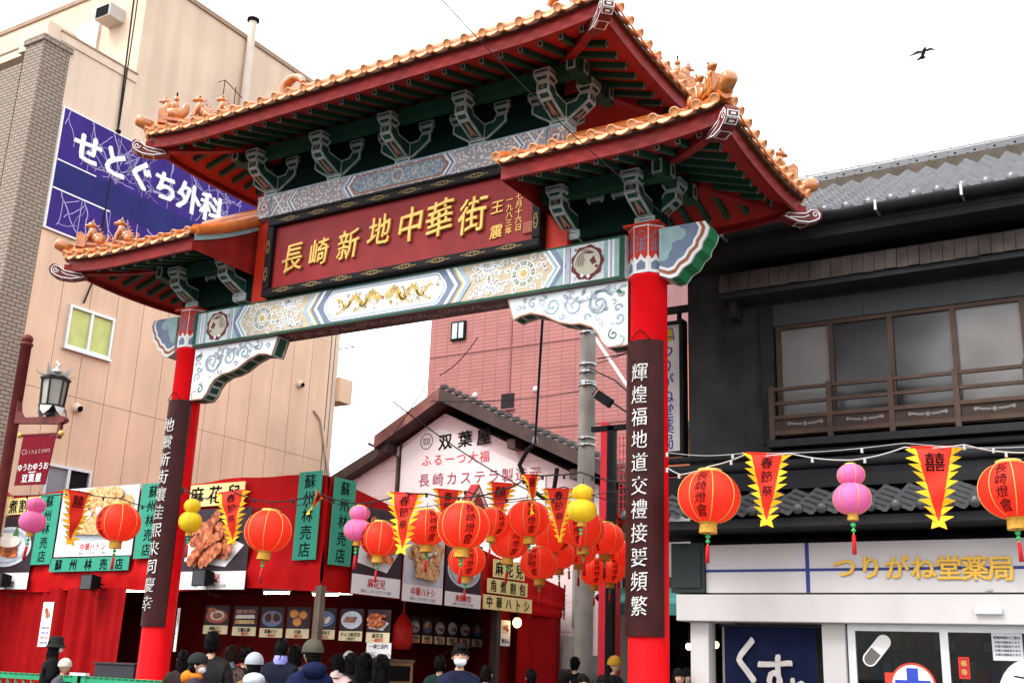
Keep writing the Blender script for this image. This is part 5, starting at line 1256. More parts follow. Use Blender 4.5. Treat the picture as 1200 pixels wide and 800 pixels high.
for x, y in ((-8.7, 3.2), (-7.9, 3.6), (-7.05, 3.3), (-11.7, 2.6)):
    b = MB(); b.box((x-.3, y-.05, 2.55), (x+.3, y+.05, 2.6), WHITE); b.box((x-.28, y-.03, 2.515), (x+.28, y+.03, 2.549), TUBE); b.build('tube_light', st)
b = MB()
for k in range(24): z = 2.5+.05*k; 
b.tube([(SX+.03, 10.2, 2.45), (SX+.03, 10.2, 3.2)], .02, VINYLD, 6)
for k in range(7): b.ellipsoid((SX+.04, 10.22, 2.5+.1*k), (.03, .03, .03), WHITE, 6, 4)
b.build('lacing_cord', st)

# food pictures
DKB = mat('poster dark backdrop', (.035, .022, .03), .5, .3, 4)
FRY = blotchmat('fried dough glaze', [(.3, (.16, .03, .012)), (.5, (.45, .1, .03)), (.68, (.72, .28, .12))], 11, .35, bump=.3)
FRY2 = blotchmat('crisp batter', [(.3, (.35, .12, .03)), (.5, (.68, .36, .13)), (.7, (.8, .6, .35))], 22, .5, bump=.4)
TOAST = blotchmat('golden fried crust', [(.3, (.3, .11, .03)), (.5, (.6, .33, .12)), (.7, (.78, .58, .34))], 14, .5, bump=.3)
MEAT = blotchmat('braised meat', [(.3, (.07, .02, .012)), (.5, (.25, .07, .03)), (.7, (.5, .2, .1))], 10, .3)
BUN = blotchmat('steamed bun', [(.3, (.6, .52, .42)), (.7, (.8, .76, .7))], 6, .5)
PLATE = mat('pale plate', (.55, .6, .65), .4, .1, 5); PLATEB = mat('blue plate', (.12, .18, .32), .4, .2, 5); PAPERW = mat('white paper strip', (.78, .77, .77), .6, .05, 3)
LEAF = mat('green garnish', (.05, .16, .04), .6, .2, 6); REDT = mat('red title ink', (.6, .03, .02), .6, .05, 5)
GREYT = mat('grey small print', (.25, .25, .26), .6, .05, 5)
rp = random.Random(21)
def food(t, f, u0, v0, u1, v1, kind, off):
    w, h = u1-u0, v1-v0; cx, cy = (u0+u1)/2, (v0+v1)/2; m = min(w, h)
    k = [off]
    def L(): k[0] += .0012; return k[0]
    def D(x, y, r, M, ry=None, rot=0, n=16):                       # keep ovals inside the picture
        r = min(r, x-u0, u1-x, 9); ry = min(ry or r, y-v0, v1-y)
        if r > .004 and ry > .004:
            ex = max(r*abs(math.cos(rot))+ry*abs(math.sin(rot)), .001); ey = r*abs(math.sin(rot))+ry*abs(math.cos(rot))
            if x-ex < u0 or x+ex > u1 or y-ey < v0 or y+ey > v1: rot = 0
            t.disc(f, x, y, r, L(), M, n, ry, rot)
    if kind == 'twist':
        t.poly(f, [(cx-.42*w, cy-.34*h), (cx+.2*w, cy-.44*h), (cx+.44*w, cy-.1*h), (cx+.1*w, cy+.1*h), (cx-.4*w, cy-.05*h)], L(), PAPERW)
        for q in range(24):
            rr_ = math.sqrt(rp.random()); x, y = cx+.33*w*rr_*math.cos(q*2.4), cy+.30*h*rr_*math.sin(q*2.4); a = rp.uniform(-.5, 1.0)
            for j in range(4): D(x+(j-1.5)*.07*w*math.cos(a), y+(j-1.5)*.07*w*math.sin(a), .065*w, FRY, .045*w, a+.9, 12)
    elif kind == 'toast':
        t.poly(f, [(u0, v0), (u1, v0), (u1, v0+.35*h), (u0, v0+.3*h)], L(), PLATE)
        for q in range(46): D(cx+.04*w+.36*w*math.sqrt(rp.random())*math.cos(q*2.4), cy+.06*h+.36*h*math.sqrt(rp.random())*math.sin(q*2.4), rp.uniform(.05, .13)*w, TOAST if q % 3 else FRY2, rp.uniform(.04, .1)*w, rp.uniform(-.8, .8))
        for q in range(10): D(cx+rp.uniform(-.3, .25)*w, cy+rp.uniform(-.3, .15)*h, rp.uniform(.02, .05)*w, BUN, rp.uniform(.02, .04)*w)
        t.poly(f, [(cx-.3*w, cy-.38*h), (cx+.25*w, cy-.42*h), (cx+.36*w, cy-.2*h), (cx-.25*w, cy-.08*h)], L(), TOAST)
    elif kind == 'bun':
        D(cx, cy-.04*h, .47*w, PLATE, .36*h, 0, 28); D(cx, cy-.04*h, .43*w, mat('plate rim grey', (.35, .4, .46), .4, .15, 9), .31*h, 0, 28); D(cx, cy-.05*h, .36*w, PLATE, .26*h, 0, 24)
        for q in range(18): a = q*math.pi/9; t.stroke(f, [(cx+.37*w*math.cos(a), cy-.04*h+.27*h*math.sin(a)), (cx+.43*w*math.cos(a), cy-.04*h+.32*h*math.sin(a))], .006, L(), MATS['plate rim grey'])
        D(cx, cy-.12*h, .25*w, FRY, .10*h, -.2); D(cx-.02*w, cy-.03*h, .26*w, MEAT, .11*h, -.15); D(cx, cy+.08*h, .27*w, BUN, .13*h, -.1)
        for s in (-1, 1): t.poly(f, [(cx+s*.1*w, cy+.15*h), (cx+s*.16*w, cy+.34*h), (cx+s*.2*w, cy+.14*h)], L(), LEAF)
    elif kind == 'plate':
        D(cx, cy, .46*w, PLATEB if rp.random() < .5 else PLATE, .38*h, 0, 20)
        for q in range(5): D(cx+rp.uniform(-.2, .2)*w, cy+rp.uniform(-.15, .15)*h, .16*w, rp.choice((FRY, MEAT, TOAST, BUN)), .13*h, rp.uniform(-.8, .8), 12)
    elif kind == 'bars':
        D(cx, cy, .47*w, PLATE, .42*h, 0, 20)
        for q in range(8): t.stroke(f, [(cx-.3*w+.07*w*q-.06*w, cy-.12*h), (cx-.28*w+.07*w*q+.05*w, cy+.15*h)], .05*w, L(), MEAT)
    elif kind == 'tarts':
        for x, y in ((-.22, .2), (.2, .14), (-.05, -.2)): D(cx+x*w, cy+y*h, .21*w, FRY, .21*h); D(cx+x*w, cy+y*h, .16*w, mat('tart custard', (.75, .3, .05), .4, .15, 9), .16*h)
    elif kind == 'slabs':
        for q in range(3): t.poly(f, [(u0+.06*w, v0+(.12+.27*q)*h), (u1-.06*w, v0+(.14+.27*q)*h), (u1-.1*w, v0+(.32+.27*q)*h), (u0+.1*w, v0+(.31+.27*q)*h)], L(), (TOAST, BUN, MEAT)[q])
    elif kind == 'split':
        D(cx, cy-.05*h, .47*w, PLATEB, .40*h, 0, 22); D(cx-.18*w, cy, .2*w, MEAT, .26*h, .3); D(cx+.2*w, cy, .2*w, MEAT, .26*h, -.3); D(cx-.18*w, cy, .15*w, DKB, .2*h, .3); D(cx+.2*w, cy, .15*w, DKB, .2*h, -.3)
    elif kind == 'bean':
        D(cx, cy-.05*h, .46*w, mat('red plate', (.45, .1, .06), .4, .2, 6), .36*h, 0, 22); D(cx+.02*w, cy, .3*w, BUN, .26*h); D(cx+.03*w, cy-.02*h, .22*w, MEAT, .17*h); D(cx-.22*w, cy+.28*h, .2*w, FRY, .14*h)
def poster(f, u0, v0, u1, v1, kind, title, name, label, cat='poster', group=None, small='素材にこだわり手づくりの味', back=DKB, strip=.22):
    c = f.p((u0+u1)/2, v0); o = thing(name, label, cat, tuple(c), group)
    b = MB(); b.prism(f, [(u0, v0), (u1, v0), (u1, v1), (u0, v1)], .0, .012, back); b.build('picture_board', o)
    h = v1-v0; vs0 = v0+h*strip
    t = MB(); food(t, f, u0+.01, vs0+.01, u1-.01, v1-.01, kind, .015); t.build('food_picture', o)
    t = MB(); t.rect(f, u0, v0, u1, vs0, .016, PAPERW); s_ = t.build('title_strip', o)
    t = MB(); n = len(title); sz = min(h*strip*.52, (u1-u0)*.8/n); t.text(f, title, (u0+u1)/2, v0+h*strip*.62, sz, REDT, .019, bold=.02)
    t.text(f, small, (u0+u1)/2, v0+h*strip*.2, min(h*strip*.2, (u1-u0)*.9/len(small)), GREYT, .019); t.build('title_lettering', s_)
    return o
FF = FY(SY-.09); FS = FX(SX+.10)
def qy(x, y): p = onY(x, y, SY-.09); return p.x, p.z
def qx(x, y): p = onX(x, y, SX+.10); return p.y, p.z
poster(FF, -15.6, 2.52, -13.98, 3.95, 'bun', '角煮割包', 'food_poster', 'large poster of a meat filled bun at the left edge of the stall')
poster(FF, -13.30, 3.12, -11.12, 4.42, 'toast', '中華ハトシ', 'food_poster', 'large poster of golden fried prawn toast above the green horizontal banner', back=PLATE)
poster(FF, -9.86, 2.50, -8.22, 3.88, 'twist', '麻花兒', 'food_poster', 'large poster of twisted fried dough just right of the left column', small='麻花　こう見えて癖になる味')
poster(FS, 2.64, 2.49, 3.98, 3.95, 'twist', '麻花兒', 'food_poster', 'twisted fried dough poster on the stall side beside its green corner banner')
poster(FS, 4.06, 2.46, 5.30, 3.82, 'toast', '中華ハトシ', 'food_poster', 'fried prawn toast poster in the middle of the stall side', back=PLATE)
poster(FS, 5.38, 2.46, 6.62, 3.66, 'bun', '角煮割包', 'food_poster', 'meat bun poster on the stall side next to the cream name boards')
TEALB = mat('jade green banner', (.035, .30, .20), .6, .08, 2, streak=.08)
def banner(f, u0, v0, u1, v1, txt, label, vert=True, M=None, name='shop_banner', cat='banner', group='jade green shop banners'):
    o = thing(name, label, cat, tuple(f.p((u0+u1)/2, v0)), group)
    b = MB(); n = 10; P = []
    b.prism(f, [(u0, v0), (u1, v0+.01), (u1, v1), (u0, v1-.01)], .0, .014, M or TEALB); p_ = b.build('cloth' if not M else 'board', o)
    t = MB(); k = len(txt)
    if vert: sp = (v1-v0)*.96/k; t.text(f, txt, (u0+u1)/2, (v0+v1)/2, sp*.9, INK, .018, vertical=True, sp=1/.9, bold=.014, sx=min(1, (u1-u0)*.95/(sp*.9)))
    else: sp = (u1-u0)*.96/k; sz = min(sp, (v1-v0)*.84); t.text(f, txt, (u0+u1)/2, (v0+v1)/2, sz, INK, .018, sp=sp/sz, bold=.022)
    t.build('lettering', p_); return o
T5 = '蘇州林売店'
banner(FF, -14.0+.02, 2.98, -13.36, 4.36, T5, 'jade vertical banner left of the fried prawn toast poster')
banner(FF, -11.06, 3.05, -10.42, 4.42, T5, 'jade vertical banner half hidden behind the left column')
banner(FF, -7.22, 2.96, -6.72, 4.42, T5, 'jade vertical banner on the stall front at its corner')
banner(FS, 2.02, 2.90, 2.58, 4.33, T5, 'jade vertical banner on the stall side at its corner')
banner(FF, -13.38, 2.84, -11.15, 3.10, T5, 'jade horizontal banner under the fried prawn toast poster', vert=False)
YB = mat('cream name board', (.82, .68, .30), .6, .06, 3)
banner(FF, -15.3, 3.98, -13.98, 4.32, '角煮割包', 'cream name board at the left edge above the meat bun poster', False, YB, 'name_board', 'name board', 'cream dish name boards')
banner(FF, -9.84, 3.93, -8.45, 4.33, '麻花兒', 'cream name board above the large twisted dough poster', False, YB, 'name_board', 'name board', 'cream dish name boards')
banner(FS, 7.05, 3.12, 8.28, 3.48, '麻花兒', 'topmost of the three cream name boards on the stall side', False, YB, 'name_board', 'name board', 'cream dish name boards')
banner(FS, 6.85, 2.80, 8.42, 3.09, '角煮割包', 'middle one of the three cream name boards on the stall side', False, YB, 'name_board', 'name board', 'cream dish name boards')
banner(FS, 6.72, 2.48, 8.62, 2.77, '中華ハトシ', 'lowest of the three cream name boards on the stall side', False, YB, 'name_board', 'name board', 'cream dish name boards')
# menu cards under the awning
def card(f, u0, v0, u1, v1, kind, txt, label, strip=.30, price=None):
    o = thing('menu_card', label, 'menu card', tuple(f.p((u0+u1)/2, v0)), 'menu cards under the awning')
    b = MB(); b.prism(f, [(u0, v0), (u1, v0), (u1, v1), (u0, v1)], .0, .008, DKB); b.build('picture_board', o)
    h = v1-v0; t = MB(); food(t, f, u0+.01, v0+h*strip+.01, u1-.01, v1-.01, kind, .010); t.build('food_picture', o)
    t = MB(); t.rect(f, u0, v0, u1, v0+h*strip, .012, CREAM); s_ = t.build('price_strip', o)
    t = MB(); sz = min((u1-u0)*.85/len(txt), h*strip*.5); t.text(f, txt, (u0+u1)/2, v0+h*strip*.66, sz, INK, .015, bold=.02)
    t.text(f, price or '一個百円', (u0+u1)/2, v0+h*strip*.22, sz*.75, LEAF if rp.random() < .5 else REDT, .015, bold=.03); t.build('lettering', s_)
CY = 2.95
for x0, x1, y0, y1, kind, txt, lb in ((238, 270, 709, 742, 'bean', '胡麻パン', 'menu card of a split bean bun on a red plate'), (272, 303, 710, 744, 'slabs', '白糖豆腐', 'menu card of layered brown cake slabs'), (304, 334, 711, 746, 'split', '黒糖パイ', 'menu card of two dark split pies on a blue plate'),
        (335, 365, 711, 747, 'tarts', '月餅', 'menu card of three orange custard tarts'), (366, 395, 712, 748, 'plate', '胡麻団子', 'menu card partly behind the timber corner post'), (397, 427, 713, 750, 'bars', 'チョコ麻花兒', 'menu card of dark sticks on a pale plate'), (429, 459, 714, 752, 'twist', '麻花兒', 'menu card of orange fried twists above a white slip')):
    a = onY(x0, y1, CY); c = onY(x1, y0, CY); card(FY(CY), a.x, a.z, c.x, c.z+.0, kind, txt, lb+' under the stall awning')
t = MB(); a = onY(429, 770, CY); c = onY(459, 753, CY); t.box((a.x, CY-.008, a.z), (c.x, CY, c.z), PAPERW); t.text(FY(CY-.008), '一袋三百円', (a.x+c.x)/2, c.z-.06, .075, INK, .003, bold=.02); tag(t.build('price_slip', None, (a.x, CY, a.z)), 'white price slip hanging below the orange fried twists card', 'price slip', 'menu cards under the awning')
RX_ = -7.75
for i, (k, tx, lb) in enumerate((('bun', '角煮割包', 'first'), ('plate', '小籠包', 'second'), ('bun', '豚まん', 'third'), ('plate', '唐揚げ', 'fourth'), ('bun', '春巻', 'fifth'), ('plate', '焼売', 'sixth'))):
    x0 = 479+14.6*i; a = onX(x0, 752+1.0*i, RX_); c = onX(x0+13.6, 723+1.1*i, RX_); card(FX(RX_), a.y, a.z, c.y, c.z, k, tx, '%s small dish card from the left in the row inside the stall side' % lb)
t = MB(); a = onY(155, 735, 2.4)
def small(x0, y0, x1, y1, Y, kind, label):
    a = onY(x0, y1, Y); c = onY(x1, y0, Y); o = thing('menu_card', label, 'menu card', tuple(a), 'menu cards under the awning'); f = FY(Y)
    b = MB(); b.prism(f, [(a.x, a.z), (c.x, a.z), (c.x, c.z), (a.x, c.z)], 0, .008, PAPERW); b.build('paper', o)
    t = MB(); h = c.z-a.z; food(t, f, a.x+.01, a.z+.52*h, c.x-.01, c.z-.01, kind, .010)
    for k in range(4): t.text(f, '中華菓子各種', (a.x+c.x)/2, a.z+(.42-.11*k)*h, (c.x-a.x)/8, (INK, BL, REDT, INK)[k], .014, bold=.01)
    t.build('printing', o)
small(44, 705, 64, 757, 1.92, 'plate', 'white price list card pinned to the red curtain behind the hatted woman')
small(203, 712, 212, 763, 2.5, 'plate', 'narrow menu card just right of the left column under the awning')
o_ = FX(SX-.1); a = onX(586, 756, SX-.1); c = onX(598, 727, SX-.1)
ob = thing('menu_card', 'pale menu card on the dark post beside the warm bulb', 'menu card', tuple(a), 'menu cards under the awning')
b = MB(); b.prism(o_, [(a.y, a.z), (c.y, a.z), (c.y, c.z), (a.y, c.z)], 0, .008, PAPERW); b.build('paper', ob); t = MB(); food(t, o_, a.y+.02, a.z+.2, c.y-.02, c.z-.02, 'plate', .01); t.text(o_, '豚まん', (a.y+c.y)/2, a.z+.1, .1, INK, .012, bold=.02); t.build('printing', ob)
bulb('light_bulb', 'glowing round bulb under the stall side awning below the lowest cream name board', tuple(onX(606, 729, -6.55)), .09, .12, 5)
# black clamp floodlights on the valance edge
for x, y, lb in ((106, 682, 'black clamp floodlight under the green horizontal banner'), (238, 677, 'black clamp floodlight in front of the large twisted dough poster'), (2, 680, 'black clamp floodlight at the left edge of the picture')):
    p = onY(x, y, 1.72); o = thing('clamp_floodlight', lb, 'floodlight', tuple(p), 'black clamp floodlights'); q = Vector(p)
    b = MB(); b.prism(Fr(q, (0, -1, 0), (0, 0, 1)), [(-.1, -.1), (.1, -.14), (.1, .14), (-.1, .1)], -.16, .16, METAL_D); b.build('housing', o, bevel=.012)
    b = MB(); b.rect(Fr(q+Vector((0, -.1, 0)), (1, 0, 0), (0, 0, 1)), -.14, -.12, .14, .12, .004, mat('lamp glass dark', (.04, .04, .045), .1, .1, 3)); b.build('lens', o)
    b = MB(); b.tube([q+Vector((-.17, 0, 0)), q+Vector((-.17, .15, -.03)), q+Vector((.17, .15, -.03)), q+Vector((.17, 0, 0))], .012, METAL_D, 5); b.tube([q+Vector((0, .15, -.03)), q+Vector((0, .27, -.1))], .015, METAL_D, 5); b.tube([q+Vector((0, .1, -.1)), q+Vector((.05, .12, -.25)), q+Vector((.25, .2, -.3))], .008, CABLE, 5); b.build('bracket', o)

# ------------------------------------------------------------------ lanterns, pennants and their strings
LR = papermat('glowing red lantern paper', (.78, .050, .022), .5, (1, .05, .02), .22); LP = papermat('pink lantern paper', (.88, .24, .55), .45); LY = papermat('yellow lantern paper', (.90, .68, .03), .45)  # weak emission added to brighten the red paper
GTRIM = mat('gold trim', (.72, .42, .10), .5, .15, 20, metal=.15); FRINGE = mat('gold fringe', (.62, .34, .05), .7, .3, 40)
BEAD = mat('green bead', (.03, .42, .12), .3, .1, 9); TASS = mat('red tassel', (.5, .015, .02), .8, .2, 30)
PEN_R = mat('pennant red cloth', (.74, .03, .014), .65, .1, 4, spec=.2); PEN_Y = mat('pennant yellow cloth', (.86, .50, .015), .65, .1, 6, spec=.2)
def globe(b, cz, r, hz, M, ribs, n=36):
    prof = []
    K = ribs*2
    for i in range(K+1):
        a = -1.28+2.56*i/K; s = 1.0 if i % 2 else .985
        prof.append((r*math.cos(a)**.85*s, cz+hz*math.sin(a)/math.sin(1.28)))
    b.lathe(prof, (0, 0, 0), M, n, True)
def meridians(b, cz, r, hz, n, w, M):
    for k in range(n):
        a0 = 2*math.pi*(k+.5)/n; b.tube([((r*math.cos(-1.25+2.5*i/14)**.85+.003)*math.cos(a0), (r*math.cos(-1.25+2.5*i/14)**.85+.003)*math.sin(a0), cz+hz*math.sin(-1.25+2.5*i/14)/math.sin(1.28)) for i in range(15)], w, M, 4, cap=False)
def tassel(b, z, L, n=1):
    b.tube([(0, 0, z), (0, 0, z-.1*L)], .006, TASS, 5); b.ellipsoid((0, 0, z-.14*L), (.03, .03, .026), BEAD, 8, 6); b.ellipsoid((0, 0, z-.30*L), (.026, .026, .022), BEAD, 8, 6); b.tube([(0, 0, z-.1*L), (0, 0, z-.45*L)], .006, GTRIM, 5)
    b.lathe([(.012, z-.42*L), (.022, z-.46*L), (.026, z-L), (.0, z-L)], (0, 0, 0), TASS, 8)
def make_lantern():
    o = thing('paper_lantern', '-', 'lantern', (0, 0, 0), 'round red paper lanterns', local=True)
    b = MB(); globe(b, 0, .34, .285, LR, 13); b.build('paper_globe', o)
    b = MB(); meridians(b, 0, .34, .285, 8, .0055, GTRIM); b.build('gold_stripes', o)
    b = MB(); b.lathe([(.13, .27), (.135, .285), (.135, .31), (.11, .315), (.0, .315)], (0, 0, 0), GTRIM, 20); b.tube([(0, 0, .31), (0, 0, .40), (.02, 0, .42)], .006, METAL_D, 5); b.build('top_cap', o)
    b = MB(); b.lathe([(.0, -.285), (.10, -.285), (.105, -.30), (.09, -.315), (.095, -.33), (.10, -.41), (.0, -.405)], (0, 0, 0), FRINGE, 24, False); b.build('gold_fringe', o)
    b = MB(); tassel(b, -.40, .34); b.build('tassel', o)
    t = MB(); f = Fr((0, 0, 0), (1, 0, 0), (0, 0, 1)); t.text(f, '長崎燈會', 0, .0, .13, INK, 0, vertical=True, bold=.01, wob=.035, shear=.08)
    for i, (x, y, z) in enumerate(t.v):
        a = math.asin(max(-.99, min(.99, z/.285*math.sin(1.28)))); rr = .34*math.cos(a)**.85+.005-y*0; t.v[i] = (rr*math.sin(x/rr), -rr*math.cos(x/rr)-abs(y)*0, z)
    t.build('lettering', o); return o
def make_gourd(M, label, grp):
    o = thing('gourd_lantern', label, 'lantern', (0, 0, 0), grp, local=True)
    b = MB(); globe(b, 0, .205, .165, M, 9, 28); b.build('lower_globe', o)
    b = MB(); globe(b, .26, .148, .115, M, 7, 24); b.build('upper_globe', o)
    b = MB(); meridians(b, 0, .205, .165, 6, .004, GTRIM); meridians(b, .26, .148, .115, 6, .004, GTRIM); b.build('gold_stripes', o)
    b = MB(); b.lathe([(.06, .37), (.06, .385), (.0, .39)], (0, 0, 0), GTRIM, 14); b.tube([(0, 0, .38), (0, 0, .48)], .005, METAL_D, 5); b.build('top_cap', o)
    b = MB(); b.lathe([(.0, -.165), (.06, -.165), (.055, -.18), (.06, -.235), (.0, -.235)], (0, 0, 0), FRINGE, 16, False); b.build('gold_fringe', o)
    b = MB(); tassel(b, -.235, .36); b.build('tassel', o); return o
lan0 = make_lantern(); pink0 = make_gourd(LP, '-', 'pink gourd lanterns'); yel0 = make_gourd(LY, '-', 'yellow gourd lanterns')
used = set()
def facing(p, off): return math.atan2(CAM.y-p.y, CAM.x-p.x)+math.pi/2+off
def place(proto, p, scale, off, label):
    o = proto if proto.name not in used else copy_tree(proto)
    used.add(proto.name); o.location = p; o.scale = (scale*random.uniform(.975, 1.025), scale*random.uniform(.975, 1.025), scale*random.uniform(.94, 1.04)); o.rotation_euler = (random.uniform(-.07, .07), random.uniform(-.07, .07), facing(p, off)); o['label'] = label; return o
YP = -.32
hang = []
for x, y, d, off, dep, lb in (
    (831, 582, 70, -.28, None, 'red lantern beside the right column with lettering left of its gold stripe'),
    (1186, 574, 74, -.3, None, 'red lantern cut off by the right edge of the picture'),
    (314, 622, 55, 2.6, None, 'plain faced red lantern alone right of the twisted dough poster'),
    (139, 612, 50, -1.05, None, 'red lantern in front of the fried prawn toast poster'),
    (543, 616, 62, .27, None, 'biggest red lantern in the middle with lettering right of centre'),
    (500, 618, 49, .32, 1, 'red lantern half hidden left of the biggest middle lantern'),
    (445, 631, 45, -1.15, 1, 'red lantern just behind the pink gourd lantern on the stall corner'),
    (547, 656, 43, .2, 1, 'small red lantern hanging right below the biggest middle lantern'),
    (619, 608, 51, .16, 1, 'red lantern directly under the sideways twisted pennant'),
    (597, 634, 46, .36, 1, 'red lantern above the topmost cream name board'),
    (648, 628, 46, .9, 1, 'red lantern behind the tip of the pennant right of centre'),
    (632, 660, 44, -.36, 1, 'red lantern overlapping the stall end below the lantern cluster'),
    (682, 619, 52, -.22, 1, 'red lantern directly below the yellow gourd lantern by the utility pole'),
    (679, 644, 40, -.3, 1, 'red lantern tucked under the lantern of the yellow gourd lantern'),
    (697, 670, 35, .15, 1, 'lowest and smallest red lantern at the foot of the cluster'),
    (709, 631, 45, -.55, 1, 'red lantern in the cluster nearest the plaque of the right column'),
    (724, 648, 36, -.4, 1, 'red lantern half hidden behind the right column plaque, upper one'),
    (738, 652, 34, .2, 1, 'red lantern almost fully hidden behind the right column plaque'),
    (577, 612, 40, .6, 1, 'red lantern peeking out between the biggest middle lantern and the twisted pennant'),
    (655, 650, 38, -.6, 1, 'small red lantern wedged behind the lantern overlapping the stall end'),
    (716, 668, 33, .3, 1, 'small red lantern low beside the right column plaque'),
    (666, 640, 36, .5, 1, 'small red lantern in the back of the cluster right of the utility pole')):
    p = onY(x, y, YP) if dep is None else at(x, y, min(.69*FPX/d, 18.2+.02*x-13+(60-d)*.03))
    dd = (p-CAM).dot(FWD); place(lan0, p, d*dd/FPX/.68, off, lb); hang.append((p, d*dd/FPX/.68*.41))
for pr, x, y, d, lb in ((pink0, 998.5, 584, 43, 'pink gourd lantern hanging before the black townhouse'), (pink0, 419.5, 621, 33, 'pink gourd lantern in front of the stall corner'), (pink0, 38, 611, 30, 'pink gourd lantern near the left edge before the meat bun poster'),
                        (yel0, 223, 611, 28, 'yellow gourd lantern touching the left column'), (yel0, 682, 598, 34, 'yellow gourd lantern in front of the utility pole')):
    p = onY(x, y, YP); dd = (p-CAM).dot(FWD); s = d*dd/FPX/.41; place(pr, p, s, random.uniform(-1, 1), lb); hang.append((p, s*.47))
def make_pennant(txt, twist=0.0, curl=0.0, nm='春'):
    H, Wt, tooth = .78, .17, .12
    def mp(u, v):
        a = twist*max(0, -v/H)**1.3; x, y = u*math.cos(a), u*math.sin(a); y += .03*math.sin(v*7+u*5)+.018*math.sin(v*17-u*11)
        zz = v; y += -curl*(v*v)
        return (x, y, zz)
    o = thing('pennant', '-', 'pennant', (0, 0, 0), 'red and yellow festival pennants', local=True)
    b = MB(); K = 12; vs = []
    for k in range(K+1):
        v = -H*.97*k/K; w_ = Wt*(1-k/K)+.004
        for s in (-1, -.33, .33, 1): x, y, z = mp(s*w_, v); vs.append((x, y-.003, z))
    fs = [(k*4+j, (k+1)*4+j, (k+1)*4+j+1, k*4+j+1) for k in range(K) for j in range(3)]
    n = len(vs); b.add(vs+[(x, y+.006, z) for x, y, z in vs], fs+[tuple(n+i for i in reversed(q)) for q in fs], PEN_R, True); b.build('red_cloth', o)
    b = MB()
    for s in (-1, 1):
        T = 9
        for k in range(T):
            v0, v1 = -H*k/T*.97, -H*(k+1)/T*.97; w0, w1 = Wt*(1-k/T), Wt*(1-(k+1)/T)
            jt = tooth*rp.uniform(.78, 1.12); tip = mp(s*((w0+w1)/2+jt), (v0+v1)/2+.035+rp.uniform(-.02, .02)); tip = (tip[0], tip[1]+rp.uniform(-.035, .035), tip[2])
            q = [mp(s*(w0-.0), v0), mp(s*(w1-.0), v1), mp(s*(w1+.025), v1+.01), tip, mp(s*(w0+.03), v0+.0)]
            q = [(x, y+.0005, z) for x, y, z in q]
            A = [(x, y-.0025, z) for x, y, z in q]; B = [(x, y+.0025, z) for x, y, z in q]
            if s > 0: A, B = A, B
            b.add(A+B, [(0, 1, 2, 3, 4), (9, 8, 7, 6, 5)], PEN_Y)
    q = [mp(-.06, -H*.93), mp(-.075, -H*1.03), mp(0, -H*1.0), mp(.07, -H*1.04), mp(.05, -H*.93)]; b.add([(x, y-.004, z) for x, y, z in q]+[(x, y+.001, z) for x, y, z in q], [(0, 1, 2, 3, 4), (9, 8, 7, 6, 5)], PEN_Y)
    b.build('yellow_teeth', o)
    b = MB(); b.tube([mp(-Wt-.05, .005), mp(0, .008), mp(Wt+.05, .005)], .01, PEN_R, 6); b.build('hem', o)
    t = MB(); f = Fr((0, 0, 0), (1, 0, 0), (0, 0, 1))
    if len(txt) == 1: t.text(f, txt, 0, -.15, .20, INK, 0, bold=.008)
    else:
        for i, ch in enumerate(txt): t.text(f, ch, 0, -.10-.155*i, .145-.012*i, INK, 0, bold=.004, shear=.08, wob=.03)
    for i, (x, y, z) in enumerate(t.v):
        X, Y, Z = mp(x, z); t.v[i] = (X, Y-.007-abs(y), Z)
    t.build('lettering', o); return o
pen = {('春', 0): make_pennant('春節祭'), ('囍', 0): make_pennant('囍'), ('春', 1): make_pennant('春節祭', .9, .05), ('囍', 1): make_pennant('囍', 1.5, -.1), ('春', 2): make_pennant('春節祭', -1.3, .1)}
for key, x, y, hpx, off, tilt, lb, dep in (
    (('春', 0), 898, 532, 84, 0.1, .02, 'flat pennant reading spring festival between red and pink lanterns on the right', None),
    (('囍', 0), 1094, 524, 94, 0.05, .0, 'big pennant with double happiness sign left of the lantern cut by the right edge', None),
    (('囍', 0), 92, 576, 62, .5, .0, 'slim pennant with double happiness sign over the fried prawn toast poster', None),
    (('春', 1), 272, 576, 62, -.5, -.12, 'twisted pennant hanging in front of the large twisted dough poster', None),
    (('囍', 1), 374, 578, 30, .9, .5, 'crumpled short pennant folded over the string at the stall corner', None),
    (('春', 0), 476, 578, 70, -.35, .03, 'long pennant reading spring festival between pink gourd and biggest red lantern', None),
    (('春', 0), 525, 574, 60, .2, .0, 'pennant mostly hidden behind the biggest middle lantern', 1),
    (('囍', 0), 588, 566, 56, -.2, .06, 'pennant with double happiness sign right of the biggest middle lantern', 1),
    (('囍', 1), 622, 556, 46, .6, -.15, 'sideways twisted pennant showing its broad yellow teeth above the cluster', None),
    (('春', 2), 654, 573, 62, .15, -.05, 'pennant reading spring festival left of the yellow gourd lantern', 1),
    (('囍', 1), 452, 592, 50, -.6, .1, 'pennant showing only yellow teeth behind the red lantern on the stall corner', 1),
    (('囍', 1), 634, 646, 34, .4, .2, 'small pennant whose yellow teeth show above the stall end', 1),
    (('春', 1), 728, 602, 40, .3, .0, 'pennant behind the right column plaque showing an orange edge', 1),
    (('春', 1), 4, 574, 40, .3, .4, 'folded pennant at the left edge of the picture', None),
    (('囍', 1), 612, 660, 42, .8, .0, 'pennant whose yellow teeth show left of the lantern over the stall end', 1)):
    p = onY(x, y, YP) if dep is None else at(x, y, .80*FPX/hpx)
    dd = (p-CAM).dot(FWD); s = hpx*dd/FPX/.80; pr = pen[key]; o = pr if pr.name not in used else copy_tree(pr); used.add(pr.name)
    o.location = p; o.scale = (s,)*3; o.rotation_euler = (0, tilt, facing(p, off)); o['label'] = lb; hang.append((p, .03))
